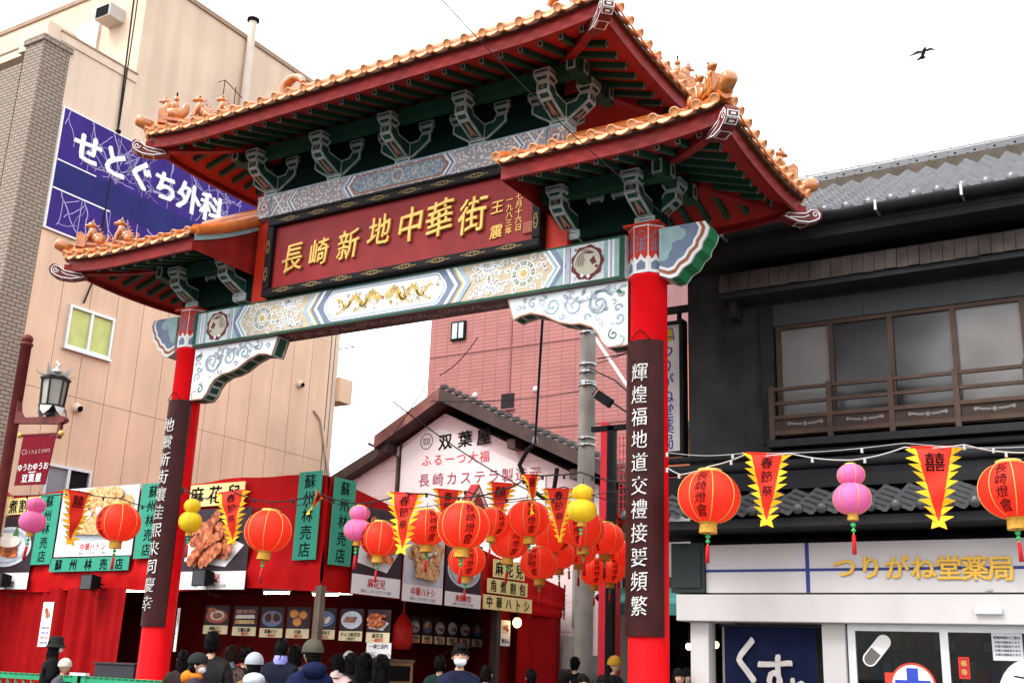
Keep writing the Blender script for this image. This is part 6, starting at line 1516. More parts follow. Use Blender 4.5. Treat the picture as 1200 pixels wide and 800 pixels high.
# strings
WIREW = mat('pale string', (.4, .39, .38), .6, .1, 5)
def string(name, label, pts, r=.008, M=None, cat='string light cord', grp=None, sagpts=True):
    b = MB(); P = []
    for a, c in zip(pts, pts[1:]):
        n = 8; a = Vector(a); c = Vector(c)
        for i in range(n): t = i/n; q = a.lerp(c, t); q.z -= .035*math.sin(math.pi*t)*min(1, (c-a).length); P.append(q)
    P.append(Vector(pts[-1])); b.tube(P, r, M or CABLE, 6)
    for q in P[::7]: b.box((q.x-.012, q.y-.012, q.z-.05), (q.x+.012, q.y+.012, q.z), M or CABLE)
    return tag(b.build(name, None, tuple(P[0])), label, cat, grp)
S = lambda *pts: [onY(x, y, YP) for x, y in pts]
string('lantern_cord', 'dark cord of lanterns running from the left edge to the left column', S((-20, 576), (40, 580), (92, 575), (140, 583), (196, 597)), .009)
string('lantern_cord', 'dark sagging cord of lanterns strung between the two columns', S((214, 571), (240, 584), (272, 575), (314, 588), (374, 578), (421, 590), (476, 577), (500, 578), (543, 583), (600, 570), (622, 556), (650, 556), (680, 553), (738, 566)), .010)
string('lantern_cord', 'second thinner cord just below the main one between the columns', S((214, 575), (300, 596), (380, 585), (425, 596), (520, 590), (620, 585), (738, 572)), .0055)
string('lantern_cord', 'pale cord of lanterns running from the right column past the townhouse', S((782, 548), (798, 556), (832, 546), (872, 533), (925, 531), (998, 539), (1060, 524), (1130, 521), (1186, 530), (1230, 527)), .008, WIREW)
string('lantern_cord', 'thin pale wire above the townhouse lantern cord', S((782, 530), (870, 531), (1060, 519), (1230, 522)), .004, WIREW)
P0 = [at(640+i*24, 562-5*i, 15+1.2*i) for i in range(5)]
string('lantern_cord', 'dark cord leading down the street above the lantern cluster', [at(545, 575, 15), at(600, 585, 17), at(660, 570, 19), at(740, 590, 22)], .009)
string('lantern_cord', 'lower dark cord inside the lantern cluster', [at(520, 605, 17), at(600, 608, 19), at(680, 612, 21), at(745, 625, 24)], .008)

# things inside the stall
GOODS = mat('steamer bamboo', (.35, .2, .09), .7, .25, 9); PLAS = mat('clear pack plastic', (.5, .45, .42), .25, .2, 9)
wb = thing('steamer_box', 'brown wooden steamer box on the stall counter below the small dish cards', 'steamer', (-7.1, 4.6, 1.0))
b = MB(); b.box((-7.4, 4.2, 1.0), (-6.9, 5.0, 1.42), GOODS); b.box((-7.42, 4.18, 1.42), (-6.88, 5.02, 1.47), PWOOD); b.build('box', wb)
b = MB(); b.box((-6.898, 4.3, 1.1), (-6.885, 4.9, 1.36), DARK); b.build('opening', wb)
rb = thing('red_bag', 'bright red plastic bag hanging beside the row of small dish cards', 'bag', (-7.5, 4.3, 1.9)); p = onX(472, 740, -7.6)
b = MB(); b.lathe([(.0, -.32), (.16, -.32), (.2, -.2), (.19, .1), (.12, .25), (.05, .34)], (p.x, p.y, p.z), mat('red plastic bag', (.6, .02, .02), .35, .15, 6, bump=.3), 14); b.build('bag_body', rb); b = MB(); b.tube([(p.x, p.y, p.z+.33), (p.x, p.y, p.z+.6)], .02, MATS['red plastic bag'], 6); b.build('handle', rb)
for i in range(14):
    x = -10.9+.28*i; o = tag((lambda m: (m.lathe([(.10, 1.0), (.105, 1.01), (.105, 1.07), (.1, 1.08), (.0, 1.10)], (x, 2.8+.05*(i % 2), 0), (GOODS, PLAS)[i % 2], 14), m.build('food_tray', None, (x, 2.8, 1.0)))[1])(MB()), 'small round food tray standing in the row on the stall counter', 'food tray', 'food trays on the counter')
# ------------------------------------------------------------------ street furniture
MPOLE = mat('maroon lamp paint', (.13, .022, .02), .55, .2, 6)
lp = thing('street_lamp', 'maroon street lamp post with iron lantern on its arm at the left edge', 'street lamp', (-10.9, -1, 0))
LX = -10.93
b = MB(); b.lathe([(.11, 0), (.11, .5), (.095, .55), (.09, 6.28), (.11, 6.29), (.11, 6.33), (.05, 6.36)], (LX, -1, 0), MPOLE, 16); b.ellipsoid((LX, -1, 6.40), (.1, .1, .09), MPOLE, 14, 8); b.build('pole', lp)
b = MB(); f = FY(-1); b.prism(f, [(LX+.08, 4.95), (LX+.08, 5.35), (LX+.13, 5.15), (LX+.25, 5.03), (LX+1.3, 4.97), (LX+1.36, 4.92), (LX+1.36, 4.88), (LX+1.25, 4.85)], -.045, .045, MPOLE); b.box((LX+1.2, -1.03, 4.62), (LX+1.26, -.97, 4.86), MPOLE); b.tube([(LX+.3, -1, 4.74), (LX+1.24, -1, 4.70)], .02, MPOLE, 6); b.ellipsoid((LX+.24, -1, 4.745), (.05, .05, .05), GOLD, 10, 8); b.ellipsoid((LX+1.28, -1, 4.70), (.05, .05, .05), GOLD, 10, 8); b.build('arm', lp)
hx, hz = LX+.93, 4.97; KL = .78
def shr(m):
    m.v = [(hx+(x-hx)*KL, -1+(y+1)*KL, hz+(z-hz)*KL) for x, y, z in m.v]
h_ = MB(); IRON = mat('black iron', (.025, .022, .022), .45, .2, 9); h_.lathe([(.06, 0), (.1, .06), (.09, .12), (.24, .2), (.26, .23), (.26, .27)], (hx, -1, hz), IRON, 6, False); h_.lathe([(.3, .80), (.31, .84), (.24, .88), (.10, .98), (.06, 1.0)], (hx, -1, hz), IRON, 6, False)
for k in range(6): a = math.pi/3*k; c_, s_ = math.cos(a), math.sin(a); h_.tube([(hx+.23*c_, -1+.23*s_, hz+.26), (hx+.26*c_, -1+.26*s_, hz+.82)], .022, IRON, 5)
shr(h_); ho = h_.build('lantern_frame', lp)
b = MB(); b.lathe([(.21, .27), (.24, .81)], (hx, -1, hz), mat('milky lamp glass', (.33, .31, .27), .3, .1, 4), 6, False); shr(b); b.build('glass', ho)
b = MB(); WF = mat('weathered white metal', (.6, .6, .58), .5, .15, 9)
for k in range(6):
    a = math.pi/3*k; c_, s_ = math.cos(a), math.sin(a); p = lambda r, z: Vector((hx+r*c_, -1+r*s_, hz+z)); t_ = Vector((-s_, c_, 0))*.1
    b.add([p(.22, .88)-t_, p(.22, .88)+t_, p(.36, .92)+t_*.5, p(.47, 1.08), p(.36, .92)-t_*.5], [(0, 1, 2, 3, 4), (4, 3, 2, 1, 0)], WF)
    b.add([p(.26, .22)-t_*1.2, p(.26, .22)+t_*1.2, p(.30, .12)+t_*.9, p(.34, .03), p(.30, .12)-t_*.9], [(0, 1, 2, 3, 4), (4, 3, 2, 1, 0)], WF)
b.lathe([(.1, .97), (.12, 1.0), (.05, 1.04), (.03, 1.1)], (hx, -1, hz), WF, 10); b.tube([(hx+.06*math.sin(t*.6), -1, hz+1.08+.016*t) for t in range(10)], .025, WF, 6); shr(b); b.build('lantern_crown', ho)
bn = thing('lamp_banner', 'dark red cloth banner with white lettering hanging from the street lamp arm', 'banner', (LX+.72, -1, 3.9))
b = MB(); b.prism(FY(-1), [(LX+.30, 3.92), (LX+1.08, 3.90), (LX+1.16, 4.68), (LX+.33, 4.72)], -.006, .006, mat('crimson banner cloth', (.15, .008, .016), .8, .15, 3, spec=.05, bump=.2)); cl = b.build('cloth', bn)
t = MB(); f = FY(-1.006); t.text(f, 'Chinatown', LX+.73, 4.46, .13, mat('faded lettering', (.38, .2, .2), .7, .1, 9), .004, sp=.62); t.text(f, 'ゆうわゆうお', LX+.71, 4.20, .13, WHITE, .004, bold=.01); t.text(f, '双葉屋', LX+.72, 4.02, .15, WHITE, .004, bold=.02, sp=1.15); t.stroke(f, [(LX+.62, 4.115), (LX+.8, 4.115)], .012, .004, WHITE); t.build('lettering', cl)

up_ = thing('utility_pole', 'grey concrete utility pole with steel bands behind the lantern cluster', 'utility pole', (-5.5, 9, 0))
CONC = mat('grey concrete', (.17, .155, .14), .85, .25, 2, streak=.35, bump=.2, bscale=60)
p = onY(686, 600, 8.5); UXp = p.x; b = MB(); b.lathe([(.20, 0), (.165, 9.6), (.0, 9.62)], (UXp, 8.5, 0), CONC, 20); b.build('shaft', up_)
b = MB()
for y in (391, 428, 437, 449, 452, 514, 522): z = onY(686, y, 8.5).z; b.lathe([(.17, -.022), (.192, -.022), (.192, .022), (.17, .022)], (UXp, 8.5, z), METAL_G, 20); b.box((UXp-.03, 8.28, z-.028), (UXp+.05, 8.33, z+.028), METAL_G)
b.build('steel_band', up_)
b = MB(); q = onY(700, 462, 8.4); q2 = onY(716, 473, 8.4); b.bar(q, q2, .14, .2, METAL_D); b.build('cable_closure', up_)
b = MB(); b.tube([onY(711, 467, 8.4), onY(760, 500, 8.4)], .02, CABLE, 5); b.tube([onY(692, 432, 8.4), onY(720, 445, 7), onY(760, 480, 6)], .018, CABLE, 5); b.tube([onY(694, 428, 8.4), onY(760, 405, 12)], .012, CABLE, 5); b.tube([onY(692, 449, 8.4), onY(700, 455, 8.3), onY(694, 462, 8.4)], .015, CABLE, 5); b.build('pole_wires', up_)
rp_ = thing('red_arch_post', 'red steel post with black crossbar standing in the alley behind the pole', 'post', (-4, 7.5, 0))
b = MB(); p = onY(711, 495, 7.5); b.box((p.x-.09, 7.42, 0), (p.x+.05, 7.58, p.z), mat('signal red paint', (.5, .015, .03), .5, .1, 5)); b.box((p.x+.06, 7.4, 0), (p.x+.2, 7.56, p.z-.1), METAL_D); b.build('post', rp_)
b = MB(); q = onY(745, 506, 7.5); b.box((p.x-.3, 7.4, p.z-.18), (q.x+.8, 7.5, p.z-.08), METAL_D); b.build('crossbar', rp_)
b = MB()
for k in range(9): b.box((p.x+.3+.09*k, 7.45, p.z-1.9), (p.x+.315+.09*k, 7.46, p.z-.3), MATS['signal red paint'])
for k in range(12): b.box((p.x+.3, 7.44, p.z-1.9+.14*k), (p.x+1.1, 7.45, p.z-1.885+.14*k), MATS['signal red paint'])
b.build('lattice', rp_)
tp = thing('alley_post', 'plain red square post in the alley left of the right column', 'post', (-6, 10.5, 0))
p = onY(715, 700, 10.5); b = MB(); b.box((p.x-.16, 10.4, 0), (p.x+.16, 10.7, 4.2), mat('faded red paint', (.36, .02, .03), .6, .15, 4)); b.build('post', tp)
b = MB(); q = onY(705, 700, 10.4); b.ellipsoid((q.x, 10.3, q.z), (.1, .1, .08), METAL_D); b.build('lamp', tp)
bp = thing('dark_pipe_post', 'thin black post beside the end of the red stall', 'post', (-6.1, 10.4, 0)); p = onY(681, 720, 10.4); b = MB(); b.tube([(p.x, 10.4, 0), (p.x, 10.4, 3.3)], .09, METAL_D, 10); b.build('post', bp)
b = MB(); b.box((p.x-.12, 10.3, 0), (p.x+.5, 10.6, 1.7), mat('grey cabinet', (.1, .1, .105), .6, .15, 4)); b.build('cabinet', bp)
# dragon lattice sign and diamond sign behind lanterns
ds = thing('diamond_sign', 'red and cream diamond shaped sign on the stall roof behind the lanterns', 'sign', (-7.2, 6, 3.7))
p = onX(560, 606, SX-.2); f = FX(SX-.2); b = MB(); c = (p.y, p.z); s_ = .62
b.prism(f, [(c[0]-s_, c[1]), (c[0], c[1]-s_*1.1), (c[0]+s_, c[1]), (c[0], c[1]+s_*1.1)], -.2, 0, mat('sign dark red', (.32, .015, .015), .6, .1, 5)); b.build('body', ds)
b = MB(); b.stroke(f, [(c[0]-s_*.82, c[1]), (c[0], c[1]-s_*.9), (c[0]+s_*.82, c[1]), (c[0], c[1]+s_*.9)], .09, .003, mat('sign cream', (.7, .55, .4), .6, .1, 5), True); b.build('cream_border', ds)

FG = mat('green plastic barrier', (.02, .27, .12), .5, .12, 8)
def fence(i):
    x0 = -14.55+2.35*i; x1 = x0+2.3; y = -1.72+.02*i
    o = thing('barrier_fence', 'green plastic mesh barrier panel with pale clips in front of the stall', 'barrier', (x0, y, 0), 'green barrier panels along the street')
    b = MB(); b.box((x0, y-.02, 1.02), (x1, y+.02, 1.10), FG); b.box((x0, y-.02, .15), (x1, y+.02, .22), FG)
    for k in range(18): b.box((x0+.1+.12*k, y-.024, 1.075), (x0+.19+.12*k, y-.02, 1.095), mat('barrier slot dark', (.008, .09, .04), .6, .1, 8))
    b.build('rail', o)
    for x in (x0, x1-.1): b = MB(); b.box((x, y-.03, 0), (x+.1, y+.03, 1.12), FG); b.build('post', o)
    b = MB()
    for k in range(12):
        u = x0+.1+(x1-x0-.2)*k/12; d = (x1-x0-.2)/12
        b.bar((u, y, .22), (u+d, y, 1.02), .018, .018, FG); b.bar((u+d, y+.004, .22), (u, y+.004, 1.02), .014, .014, FG)
    b.build('mesh', o)
    b = MB(); b.box((x1-.16, y-.035, 1.105), (x1+.16, y+.035, 1.14), mat('pale clip', (.6, .66, .62), .5, .08, 6)); b.build('clip', o)
for i in range(4): fence(i)
FL = ('green barrier panel at the left edge of the picture', 'green barrier panel in front of the hatted woman', 'green barrier panel just left of the left column', 'green barrier panel ending below the orange hooded person')
for o, l in zip([o for o in COL.objects if o.name.startswith('barrier_fence')], FL): o['label'] = l
bx = thing('street_box', 'dark grey box standing by the left column in front of the curtain', 'box', (-10.6, .8, 0)); p = onY(115, 782, .8); q = onY(157, 782, .8); b = MB(); b.box((p.x-.1, .8, 0), (q.x, 1.5, 1.22), mat('charcoal plastic', (.035, .033, .038), .6, .15, 5)); b.box((p.x-.12, .78, 1.22), (q.x+.02, 1.52, 1.25), MATS['charcoal plastic']); b.build('body', bx, bevel=.01)
# overhead cable and bird
b = MB(); A, B_ = at(505, -14, 11.2), at(776, 250, 12.3); b.tube([A.lerp(B_, i/16)+Vector((0, 0, -.10*math.sin(math.pi*i/16))) for i in range(17)], .0055, CABLE, 6); tag(b.build('overhead_cable', None, tuple(A)), 'thin dark cable slanting across the gate roofs to the right eave', 'cable')
b = MB(); A, B_ = at(636, 372, 17), at(627, 520, 19); b.tube([A, B_], .022, mat('blue black cable', (.02, .025, .06), .5, .1, 5), 6); q = B_; b.tube([q+Vector((0, 0, .0)), q+Vector((-.15, 0, -.1)), q+Vector((-.3, 0, -.35)), q+Vector((-.1, 0, -.75)), q+Vector((.2, 0, -.95)), q+Vector((.4, 0, -.8)), q+Vector((.45, 0, -.45))], .04, CABLE, 8); b.ellipsoid(tuple(q+Vector((0, 0, .05))), (.05, .05, .09), METAL_G); tag(b.build('hanging_cable', None, tuple(A)), 'thick dark cable dropping to a loop in front of the pink gable', 'cable')
b = MB()
for a_, c_, d in (((505, 470), (700, 455), 26), ((500, 450), (420, 560), 27), ((460, 470), (650, 590), 20), ((800, 380), (700, 420), 18), ((560, 395), (515, 440), 24)):
    A, B_ = at(*a_, d), at(*c_, d); b.tube([A.lerp(B_, i/10)+Vector((0, 0, -.12*math.sin(math.pi*i/10))) for i in range(11)], .012, CABLE, 5)
tag(b.build('thin_wires', None, tuple(A)), 'thin dark service wires crossing the sky and the pink tower', 'wires')
bo = at(1082, 62, 30); b = MB(); BR = mat('dark plumage', (.03, .027, .03), .8, .3, 12); BRW = mat('brown grey wing', (.10, .085, .08), .8, .35, 10)
bird = thing('bird', 'dark bird of prey gliding with spread wings in the white sky', 'bird', tuple(bo))
X, Yv, Zv = RGT, FWD, UPV
def q3(u, v, w_=0): return bo + X*u + Zv*v + Yv*w_
sc = 30/FPX/20      # metres per zoomed pixel (20x zoom)
def zb(x, y, w_=0): return q3((x-655)*sc, (430-y)*sc, w_)
vs_b, fs_b = skin([tuple(zb(672, 325, -.12)), tuple(zb(668, 360, -.05)), tuple(zb(660, 410)), tuple(zb(655, 480, .05)), tuple(zb(650, 530, .1))], [(0, 1), (1, 2), (2, 3), (3, 4)], [.02, .05, .065, .05, .03], 2); b.add(vs_b, fs_b, BR, True); b.build('body', bird)
def wing(pts, th=.012, M=BRW):
    w_ = MB(); n = len(pts); A = [zb(*p)-Yv*th for p in pts]; B = [zb(*p)+Yv*th for p in pts]; w_.add(A+B, [tuple(range(n)), tuple(reversed(range(n, 2*n)))]+[(i, i+n, (i+1) % n+n, (i+1) % n) for i in range(n)], M); return w_
wing([(640, 380, 0), (585, 375, .02), (520, 378, .04), (460, 410, .05), (400, 455, .08), (290, 530, .14), (400, 492, .09), (500, 462, .05), (590, 445, .02), (635, 440, 0)]).build('wing', bird)
wing([(690, 350, 0), (740, 345, .0), (800, 305, .03), (880, 308, .06), (940, 322, .09), (1020, 328, .12), (940, 345, .09), (850, 365, .05), (760, 395, .02), (695, 405, 0)]).build('wing', bird)
wing([(630, 470, .05), (600, 510, .1), (535, 572, .15), (600, 580, .15), (650, 548, .14), (680, 560, .15), (770, 510, .15), (700, 475, .1), (680, 460, .05)], .01, BR).build('tail', bird)

# ------------------------------------------------------------------ people
from mathutils import noise as mnoise
SKIN = mat('skin', (.52, .30, .21), .55, .06, 20); HAIR = mat('black hair', (.006, .005, .005), .6, .4, 60, spec=.05, bump=.6, bscale=90); HAIRB = mat('dark brown hair', (.022, .010, .007), .6, .4, 60, spec=.06, bump=.4, bscale=120)
MASK = mat('white face mask', (.72, .73, .76), .7, .05, 9); LIPS = mat('lips', (.35, .12, .1), .5, 0); EYE = mat('eye', (.02, .015, .012), .3, 0)
def hand_chain(V, E, Rr, wrist_i, side, d, curl):
    # palm then four fingers and a thumb, each its own chain
    w_ = Vector(V[wrist_i]); d = Vector(d).normalized(); s_ = Vector((side, 0, 0)); nrm = d.cross(s_).normalized()
    palm = len(V); V.append(tuple(w_+d*.07)); Rr.append(.022); E.append((wrist_i, palm))
    for k, (o_, L) in enumerate(((-.028, .065), (-.010, .075), (.010, .07), (.027, .055))):
        a = len(V); base = w_+d*.09+nrm*o_; V.append(tuple(base)); Rr.append(.010); E.append((palm, a))
        m_ = base+d*L*.55+s_*(-curl*.02); V.append(tuple(m_)); Rr.append(.009); E.append((a, a+1))
        V.append(tuple(m_+d*L*.35+s_*(-curl*.04))); Rr.append(.007); E.append((a+1, a+2))
    a = len(V); V.append(tuple(w_+d*.045-nrm*.035)); Rr.append(.011); E.append((palm, a)); V.append(tuple(w_+d*.085-nrm*.06)); Rr.append(.009); E.append((a, a+1))
_pm = {}
def body_parts(pose):
    if pose in _pm: return _pm[pose]
    J = dict(pel=(0, 0, .93), wst=(0, 0, 1.05), chs=(0, 0, 1.20), nck=(0, .01, 1.385), hdb=(0, -.01, 1.47))
    arms = {'down': (((.19, 0, 1.33), (.24, .03, 1.07), (.23, -.06, .84)), (0, -.12, -1)), 'hold': (((.19, 0, 1.33), (.25, .02, 1.08), (.10, -.22, 1.12)), (-.5, -.8, .15)),
            'phone': (((.19, 0, 1.33), (.23, -.05, 1.09), (.10, -.25, 1.22)), (-.3, -.5, .6))}[pose]
    V, E, Rr = [J['pel'], J['wst'], J['chs'], J['nck'], J['hdb']], [(0, 1), (1, 2), (2, 3), (3, 4)], [(.14, .10), (.115, .085), (.115, .085), (.050, .050), (.055, .06)]
    for s in (-1, 1):
        i = len(V); (a, b_, c), hd = arms
        V += [(s*(a[0]-.03), a[1], a[2]-.065), (s*b_[0], b_[1], b_[2]), (s*c[0], c[1], c[2])]; Rr += [.045, .036, .027]; E += [(2, i), (i, i+1), (i+1, i+2)]
        hand_chain(V, E, Rr, i+2, s, (s*hd[0], hd[1], hd[2]), 1)
        i = len(V); V += [(s*.095, 0, .86), (s*.10, -.01, .48), (s*.10, .02, .09), (s*.105, -.13, .04)]; Rr += [.085, .055, .038, .032]; E += [(0, i), (i, i+1), (i+1, i+2), (i+2, i+3)]
    bv, bf = skin(V, E, Rr, 1)
    # head with a face
    hd = MB(); nu, nv = 20, 16; hv = []; C = Vector((0, -.02, 1.548))
    for i in range(nv+1):
        t = -math.pi/2+math.pi*i/nv
        for j in range(nu):
            a = 2*math.pi*j/nu; x, y, z = .077*math.cos(t)*math.cos(a), .095*math.cos(t)*math.sin(a), .118*math.sin(t)
            if z < -.02: k = 1-.32*(-z-.02)/.1; x *= k; y = y*k-.012*(-z-.02)/.1
            if y < 0 and abs(x) < .03 and -.045 < z < .02: y -= .018*(1-abs(x)/.03)*(1-abs(z+.018)/.04)
            if y < -.05 and .0 < z < .035 and abs(abs(x)-.033) < .02: y += .008
            hv.append(C+Vector((x, y, z)))
    hf = [(i*nu+j, i*nu+(j+1) % nu, (i+1)*nu+(j+1) % nu, (i+1)*nu+j) for i in range(nv) for j in range(nu)]
    face = MB(); face.add(hv, hf, SKIN, True)
    for s in (-1, 1): face.ellipsoid(C+Vector((s*.078, .01, -.005)), (.012, .022, .032), SKIN, 8, 6)
    feat = MB()
    for s in (-1, 1): feat.ellipsoid(C+Vector((s*.032, -.086, .012)), (.014, .008, .007), EYE, 8, 6); feat.ellipsoid(C+Vector((s*.032, -.088, .034)), (.02, .006, .004), HAIR, 8, 4)
    feat.ellipsoid(C+Vector((0, -.092, -.062)), (.022, .008, .008), LIPS, 8, 5)
    # jacket
    V, E, Rr = [(0, 0, .84), (0, 0, 1.05), (0, 0, 1.22), (0, .012, 1.42)], [(0, 1), (1, 2), (2, 3)], [(.20, .155), (.19, .15), (.19, .145), (.088, .085)]
    for s in (-1, 1):
        i = len(V); (a, b_, c), hd_ = arms; m_ = Vector(b_).lerp(Vector(c), .86); V += [(s*(a[0]-.02), a[1], a[2]-.055), (s*b_[0], b_[1], b_[2]), (s*m_.x, m_.y, m_.z)]; Rr += [.098, .078, .06]; E += [(2, i), (i, i+1), (i+1, i+2)]
    jv, jf = skin(V, E, Rr, 2)
    V, E, Rr = [(0, 0, .92)], [], [(.165, .125)]
    for s in (-1, 1): i = len(V); V += [(s*.095, 0, .84), (s*.10, -.01, .48), (s*.10, .02, .11)]; Rr += [.105, .078, .062]; E += [(0, i), (i, i+1), (i+1, i+2)]
    tv, tf_ = skin(V, E, Rr, 1)
    _pm[pose] = (bv, bf, face, feat, jv, jf, tv, tf_); return _pm[pose]
def person(px, py_top, dep, height, face_deg, label, jacket, pose='down', hair='short', hairM=None, hat=None, hatM=None, mask=False, hood=None, collar=None, trousers=(.02, .02, .025), jrough=.75, group='people around the food stall', lean=0):
    p = at(px, py_top, dep); s = p.z/1.70 if height is None else height/1.70
    o = thing('person', label, 'person', (p.x, p.y, p.z-1.695*s if height is None else 0), group, local=True)
    o.location.z = 0; o.scale = (s,)*3
    base = math.atan2(CAM.y-p.y, CAM.x-p.x)+math.pi/2                        # 0 degrees: facing the camera
    o.rotation_euler = (0, 0, base+R(face_deg))
    bv, bf, face, feat, jv, jf, tv, tf_ = body_parts(pose)
    b = MB(); b.add(bv, bf, SKIN, True); b.v += face.v[:]; n = len(bv)
    for f_ in face.f: b.f.append(tuple(i+n for i in f_)); b.mi.append(0); b.sm.append(True)
    bo_ = b.build('body', o)
    feat.build('face_features', bo_)
    nm = 'cloth %.3f %.3f %.3f' % jacket
    JM = mat(nm, jacket, max(jrough, .55), .25, 9, spec=.04, bump=.25, bscale=40)
    b = MB(); sd_ = Vector((px*.1, dep, py_top*.07))
    b.add([tuple(Vector(v)+Vector((mnoise.noise(Vector((v[0]*7, v[1]*7, v[2]*13))+sd_), mnoise.noise(Vector((v[0]*8, v[1]*8, v[2]*12))+sd_*1.7), mnoise.noise(Vector(v)*9+sd_*2.1)*.5))*.022) for v in jv], jf, JM, True); jo = b.build('jacket', o)
    if hood is not None:
        HM = mat('cloth %.3f %.3f %.3f' % hood, hood, .8, .18, 9, spec=.05, bump=.25, bscale=40); b = MB(); b.ellipsoid((0, .085, 1.40), (.125, .085, .085), HM, 14, 8, rot=Quaternion((1, 0, 0), .5)); b.lathe([(.075, 1.36), (.105, 1.40), (.095, 1.45), (.075, 1.43)], (0, .012, 0), HM, 16); b.build('hood', jo)
    if collar is not None:
        HM = mat('cloth %.3f %.3f %.3f' % collar, collar, .8, .15, 9, spec=.05); b = MB(); b.lathe([(.085, 1.37), (.09, 1.42), (.078, 1.475), (.066, 1.47)], (0, .008, 0), HM, 16); b.build('scarf', jo)
    b = MB(); b.add(tv, tf_, mat('cloth %.3f %.3f %.3f' % trousers, trousers, .8, .15, 9, spec=.05), True); b.build('trousers', o)
    b = MB()
    for sx_ in (-1, 1): b.ellipsoid((sx_*.105, -.05, .045), (.05, .135, .05), INK, 12, 7)
    b.build('shoes', o)
    HM = hairM or HAIR; C = Vector((0, -.02, 1.548)); b = MB()
    q = Quaternion((1, 0, 0), -.55)
    if hair: b.ellipsoid(C+Vector((0, .010, .016)), (.089, .107, .121), HM, 20, 10, rot=Quaternion((1, 0, 0), -.42), zmin=-.25)
    if hair == 'short': b.ellipsoid(C+Vector((0, .045, -.03)), (.078, .062, .075), HM, 16, 8); b.ellipsoid(C+Vector((.02, -.06, .085)), (.06, .05, .035), HM, 12, 6)
    if hair in ('long', 'bob'):
        L = .17 if hair == 'long' else .06
        b.ellipsoid(C+Vector((0, .045, -.06-L*.3)), (.092, .065, .12+L*.6), HM, 18, 10)
        for sx_ in (-1, 1): b.ellipsoid(C+Vector((sx_*.068, .005, -.05-L*.2)), (.028, .055, .11+L*.4), HM, 10, 8)
    if hair:
        sd_ = Vector((px*.37, py_top*.11, dep)); q_ = []
        for v in b.v:
            n_ = mnoise.noise(Vector(v)*16+sd_)*.012+mnoise.noise(Vector((v[0]*60, v[1]*60, v[2]*9))+sd_)*.006; d_ = (Vector(v)-C-Vector((0, .02, -.03))).normalized(); q_.append(tuple(Vector(v)+d_*n_))
        b.v = q_
        rt_ = random.Random(int(px*7+py_top)); L_ = {'long': .16, 'bob': .10}.get(hair, .055)
        for k_ in range(170 if hair != 'short' else 130):                    # loose strands that break the outline
            v = Vector(q_[rt_.randrange(len(q_))]); n_ = (v-C-Vector((0, .02, -.03))).normalized()
            if (n_.y < -.35 and n_.z < .45) or (hat and v.z > C.z-.03): continue
            dn = Vector((rt_.uniform(-.5, .5), rt_.uniform(-.2, .5), -1)); dn = (dn-n_*dn.dot(n_)).normalized() if abs(dn.normalized().dot(n_)) < .97 else Vector((rt_.uniform(-1, 1), rt_.uniform(-1, 1), 0)).normalized()
            sd2 = dn.cross(n_)*.0055; m_ = v+n_*.008+dn*L_*.5; e_ = v+n_*rt_.uniform(-.006, .016)+dn*L_*rt_.uniform(.7, 1.1)
            b.add([v-sd2-n_*.004, v+sd2-n_*.004, m_+sd2, m_-sd2, e_], [(0, 1, 2, 3), (3, 2, 4), (3, 2, 1, 0), (4, 2, 3)], HM)
        b.build('hair', o)
    if hat:
        b = MB()
        if hat == 'cap': b.ellipsoid(C+Vector((0, .005, .035)), (.106, .126, .118), hatM, 20, 9, zmin=-.12); b.prism(Fr(C+Vector((0, -.10, .03)), (1, 0, 0), (0, -1, -.25)), [(-.075, 0), (.075, 0), (.06, .06), (.03, .085), (-.03, .085), (-.06, .06)], 0, .008, hatM)
        elif hat == 'bucket': b.lathe([(.15, -.015), (.145, -.02), (.10, .04), (.098, .11), (.07, .135), (.0, .14)], C+Vector((0, .0, .0)), hatM, 22)
        elif hat == 'knit': b.ellipsoid(C+Vector((0, .0, .03)), (.106, .124, .128), hatM, 20, 9, zmin=-.15); b.lathe([(.108, 0), (.116, .01), (.116, .04), (.108, .05)], C+Vector((0, 0, .0)), hatM, 20)
        b.build('hat', o)
    if mask:
        b = MB(); b.ellipsoid(C+Vector((0, -.045, -.05)), (.066, .062, .052), MASK, 16, 8); b.build('face_mask', o)
    return o
NVY = (.009, .014, .045); BLK = (.007, .007, .008); BRN = (.10, .06, .04)
person(66, 741, 15.2, 1.62, 95, 'woman in black bucket hat and white mask holding a bundled child', BLK, 'hold', 'long', hat='bucket', hatM=mat('black felt', (.010, .010, .011), .9, .1, 9), mask=True)
person(77, 764, 15.0, 1.32, 60, 'small child in white knit hat and grey coat before the woman in bucket hat', (.09, .085, .10), 'down', None, hat='knit', hatM=mat('cream knit', (.55, .48, .42), .9, .15, 30, bump=.4))
person(250, 740, 12.6, 1.72, 170, 'man with short black hair in black leather jacket facing the stall', (.016, .015, .015), jrough=.4)
person(231, 769, 11.6, 1.46, 80, 'masked person in black cap with bright orange hood lining', (.045, .035, .05), 'phone', 'short', hat='cap', hatM=mat('black cap cloth', (.012, .012, .014), .8, .1, 9), mask=True, hood=(.65, .18, .02))
person(272, 754, 14.6, 1.58, 200, 'person with brown hair in brown coat behind the leather jacket man', (.12, .08, .065), hair='long', hairM=HAIRB, collar=(.2, .25, .32))
person(299, 767, 10.6, 1.48, 190, 'person in light grey cap with white hood scarf and tan jacket', (.17, .10, .045), hat='cap', hatM=mat('light grey cap cloth', (.30, .31, .36), .8, .1, 9), hood=(.5, .52, .55))
person(331, 749, 13.6, 1.68, 170, 'man in dark navy coat with violet blue collar near the tart card', (.010, .012, .022), collar=(.25, .25, .60))
person(347, 753, 14.4, 1.62, 150, 'person with dark hair in brown wool coat behind the olive cap man', (.10, .065, .05), hair='long')
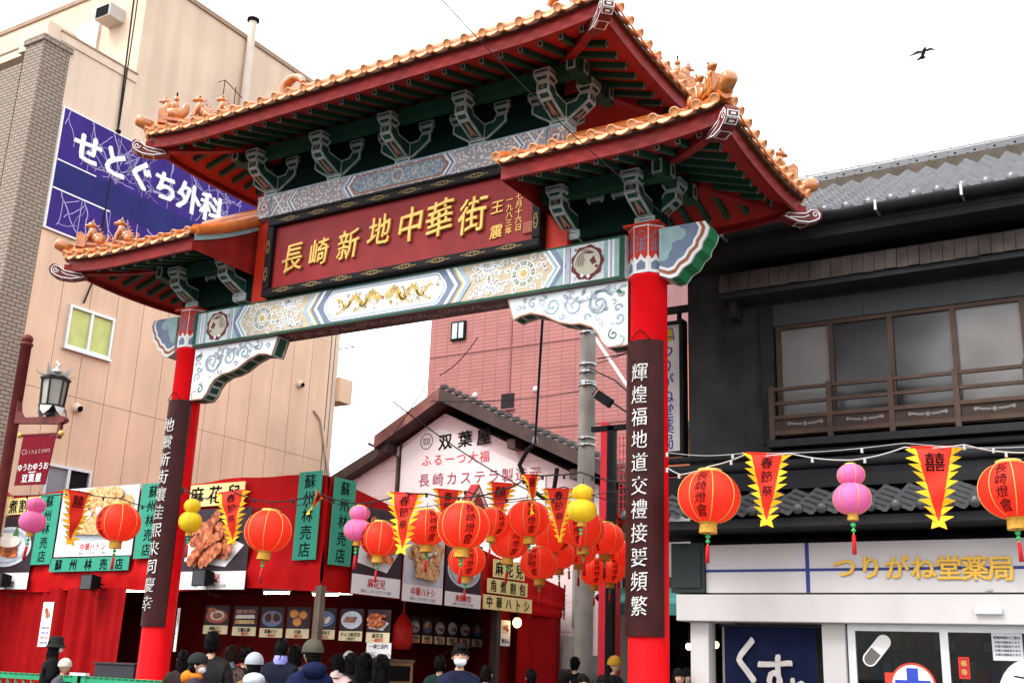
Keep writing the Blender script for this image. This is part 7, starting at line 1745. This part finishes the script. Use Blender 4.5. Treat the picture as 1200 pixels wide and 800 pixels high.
person(368, 752, 10.4, 1.62, 200, 'man in olive cap and navy hooded jacket nearest the timber corner post', NVY, hat='cap', hatM=mat('olive cap cloth', (.06, .058, .04), .85, .1, 9), hood=NVY)
person(397, 764, 13.4, 1.52, 160, 'person with black hair in pale pink coat beside the olive cap man', (.42, .30, .27), hair='bob', collar=(.55, .42, .38))
person(429, 760, 10.6, 1.53, 195, 'woman with long black hair in black coat, left one of the pair', BLK, hair='long')
person(448, 761, 10.3, 1.52, 165, 'woman with long black hair in dark grey jacket, right one of the pair', (.025, .025, .03), hair='long')
person(540, 750, 11.2, 1.66, 5, 'masked man in navy padded jacket walking towards the camera', (.010, .012, .03), 'down', 'short', mask=True, jrough=.4)
person(623, 783, 14.5, 1.42, 185, 'short person with black hair in front of the red curtain at the stall end', BLK)
person(674, 766, 18.5, 1.64, 165, 'man in dark clothes with black hair by the thin black post', BLK, group='people walking in the alley')
person(662, 786, 13.0, 1.42, 150, 'black haired person in red scarf low below the thin black post', BLK, collar=(.5, .02, .02), group='people walking in the alley')
person(683, 787, 12.2, 1.40, 10, 'dark haired person facing the camera low in the alley', (.02, .02, .025), hair='bob', group='people walking in the alley')
person(708, 784, 11.8, 1.40, -10, 'long haired person facing the camera just left of the right column', BLK, hair='long', group='people walking in the alley')
person(719, 768, 17.0, 1.64, 60, 'person in mustard yellow knit hat left of the right column', (.03, .03, .035), hair='short', hat='knit', hatM=mat('mustard knit', (.45, .24, .02), .9, .15, 30, bump=.4), group='people walking in the alley')
person(795, 780, 14.0, 1.50, 15, 'person with white collar visible between the right column and pharmacy pillar', (.02, .02, .025), hair='bob', collar=(.6, .6, .62), group='people walking in the alley')
person(805, 778, 15.5, 1.50, 40, 'person behind the white collared one beside the pharmacy pillar', (.05, .03, .03), hair='short', group='people walking in the alley')

for x, y, d, h, ang, jk, hr, lb in ((215, 772, 13.8, 1.50, 175, (.03, .02, .02), 'bob', 'dark haired person half hidden behind the left column'), (288, 760, 15.0, 1.58, 160, BLK, 'short', 'black haired person in the second row behind the grey cap'),
    (412, 766, 14.8, 1.55, 190, (.015, .015, .02), 'bob', 'person in dark coat between the pale pink coat and the long haired pair'),
    (516, 770, 15.0, 1.56, 175, (.012, .03, .025), 'short', 'person in dark green jacket left of the masked walking man'),
    (570, 786, 13.6, 1.45, 170, BLK, 'short', 'low black haired person right of the masked walking man'), (744, 792, 12.4, 1.38, 20, (.02, .02, .02), 'short', 'person hidden behind the foot of the right column')):
    if x != 744: person(x, y, d, h, ang, lb, jk, hair=hr)
APR = (.45, .03, .03)
person(292, 752, 19.0, 1.60, 10, 'stall keeper in red apron behind the counter below the bean bun card', APR, hair='short', mask=True, group='stall keepers')
person(410, 757, 18.6, 1.58, -15, 'stall keeper in white cap behind the counter beside the dark sticks card', (.5, .48, .46), hair='short', hat='cap', hatM=mat('white cap cloth', (.6, .6, .6), .8, .1, 9), mask=True, group='stall keepers')
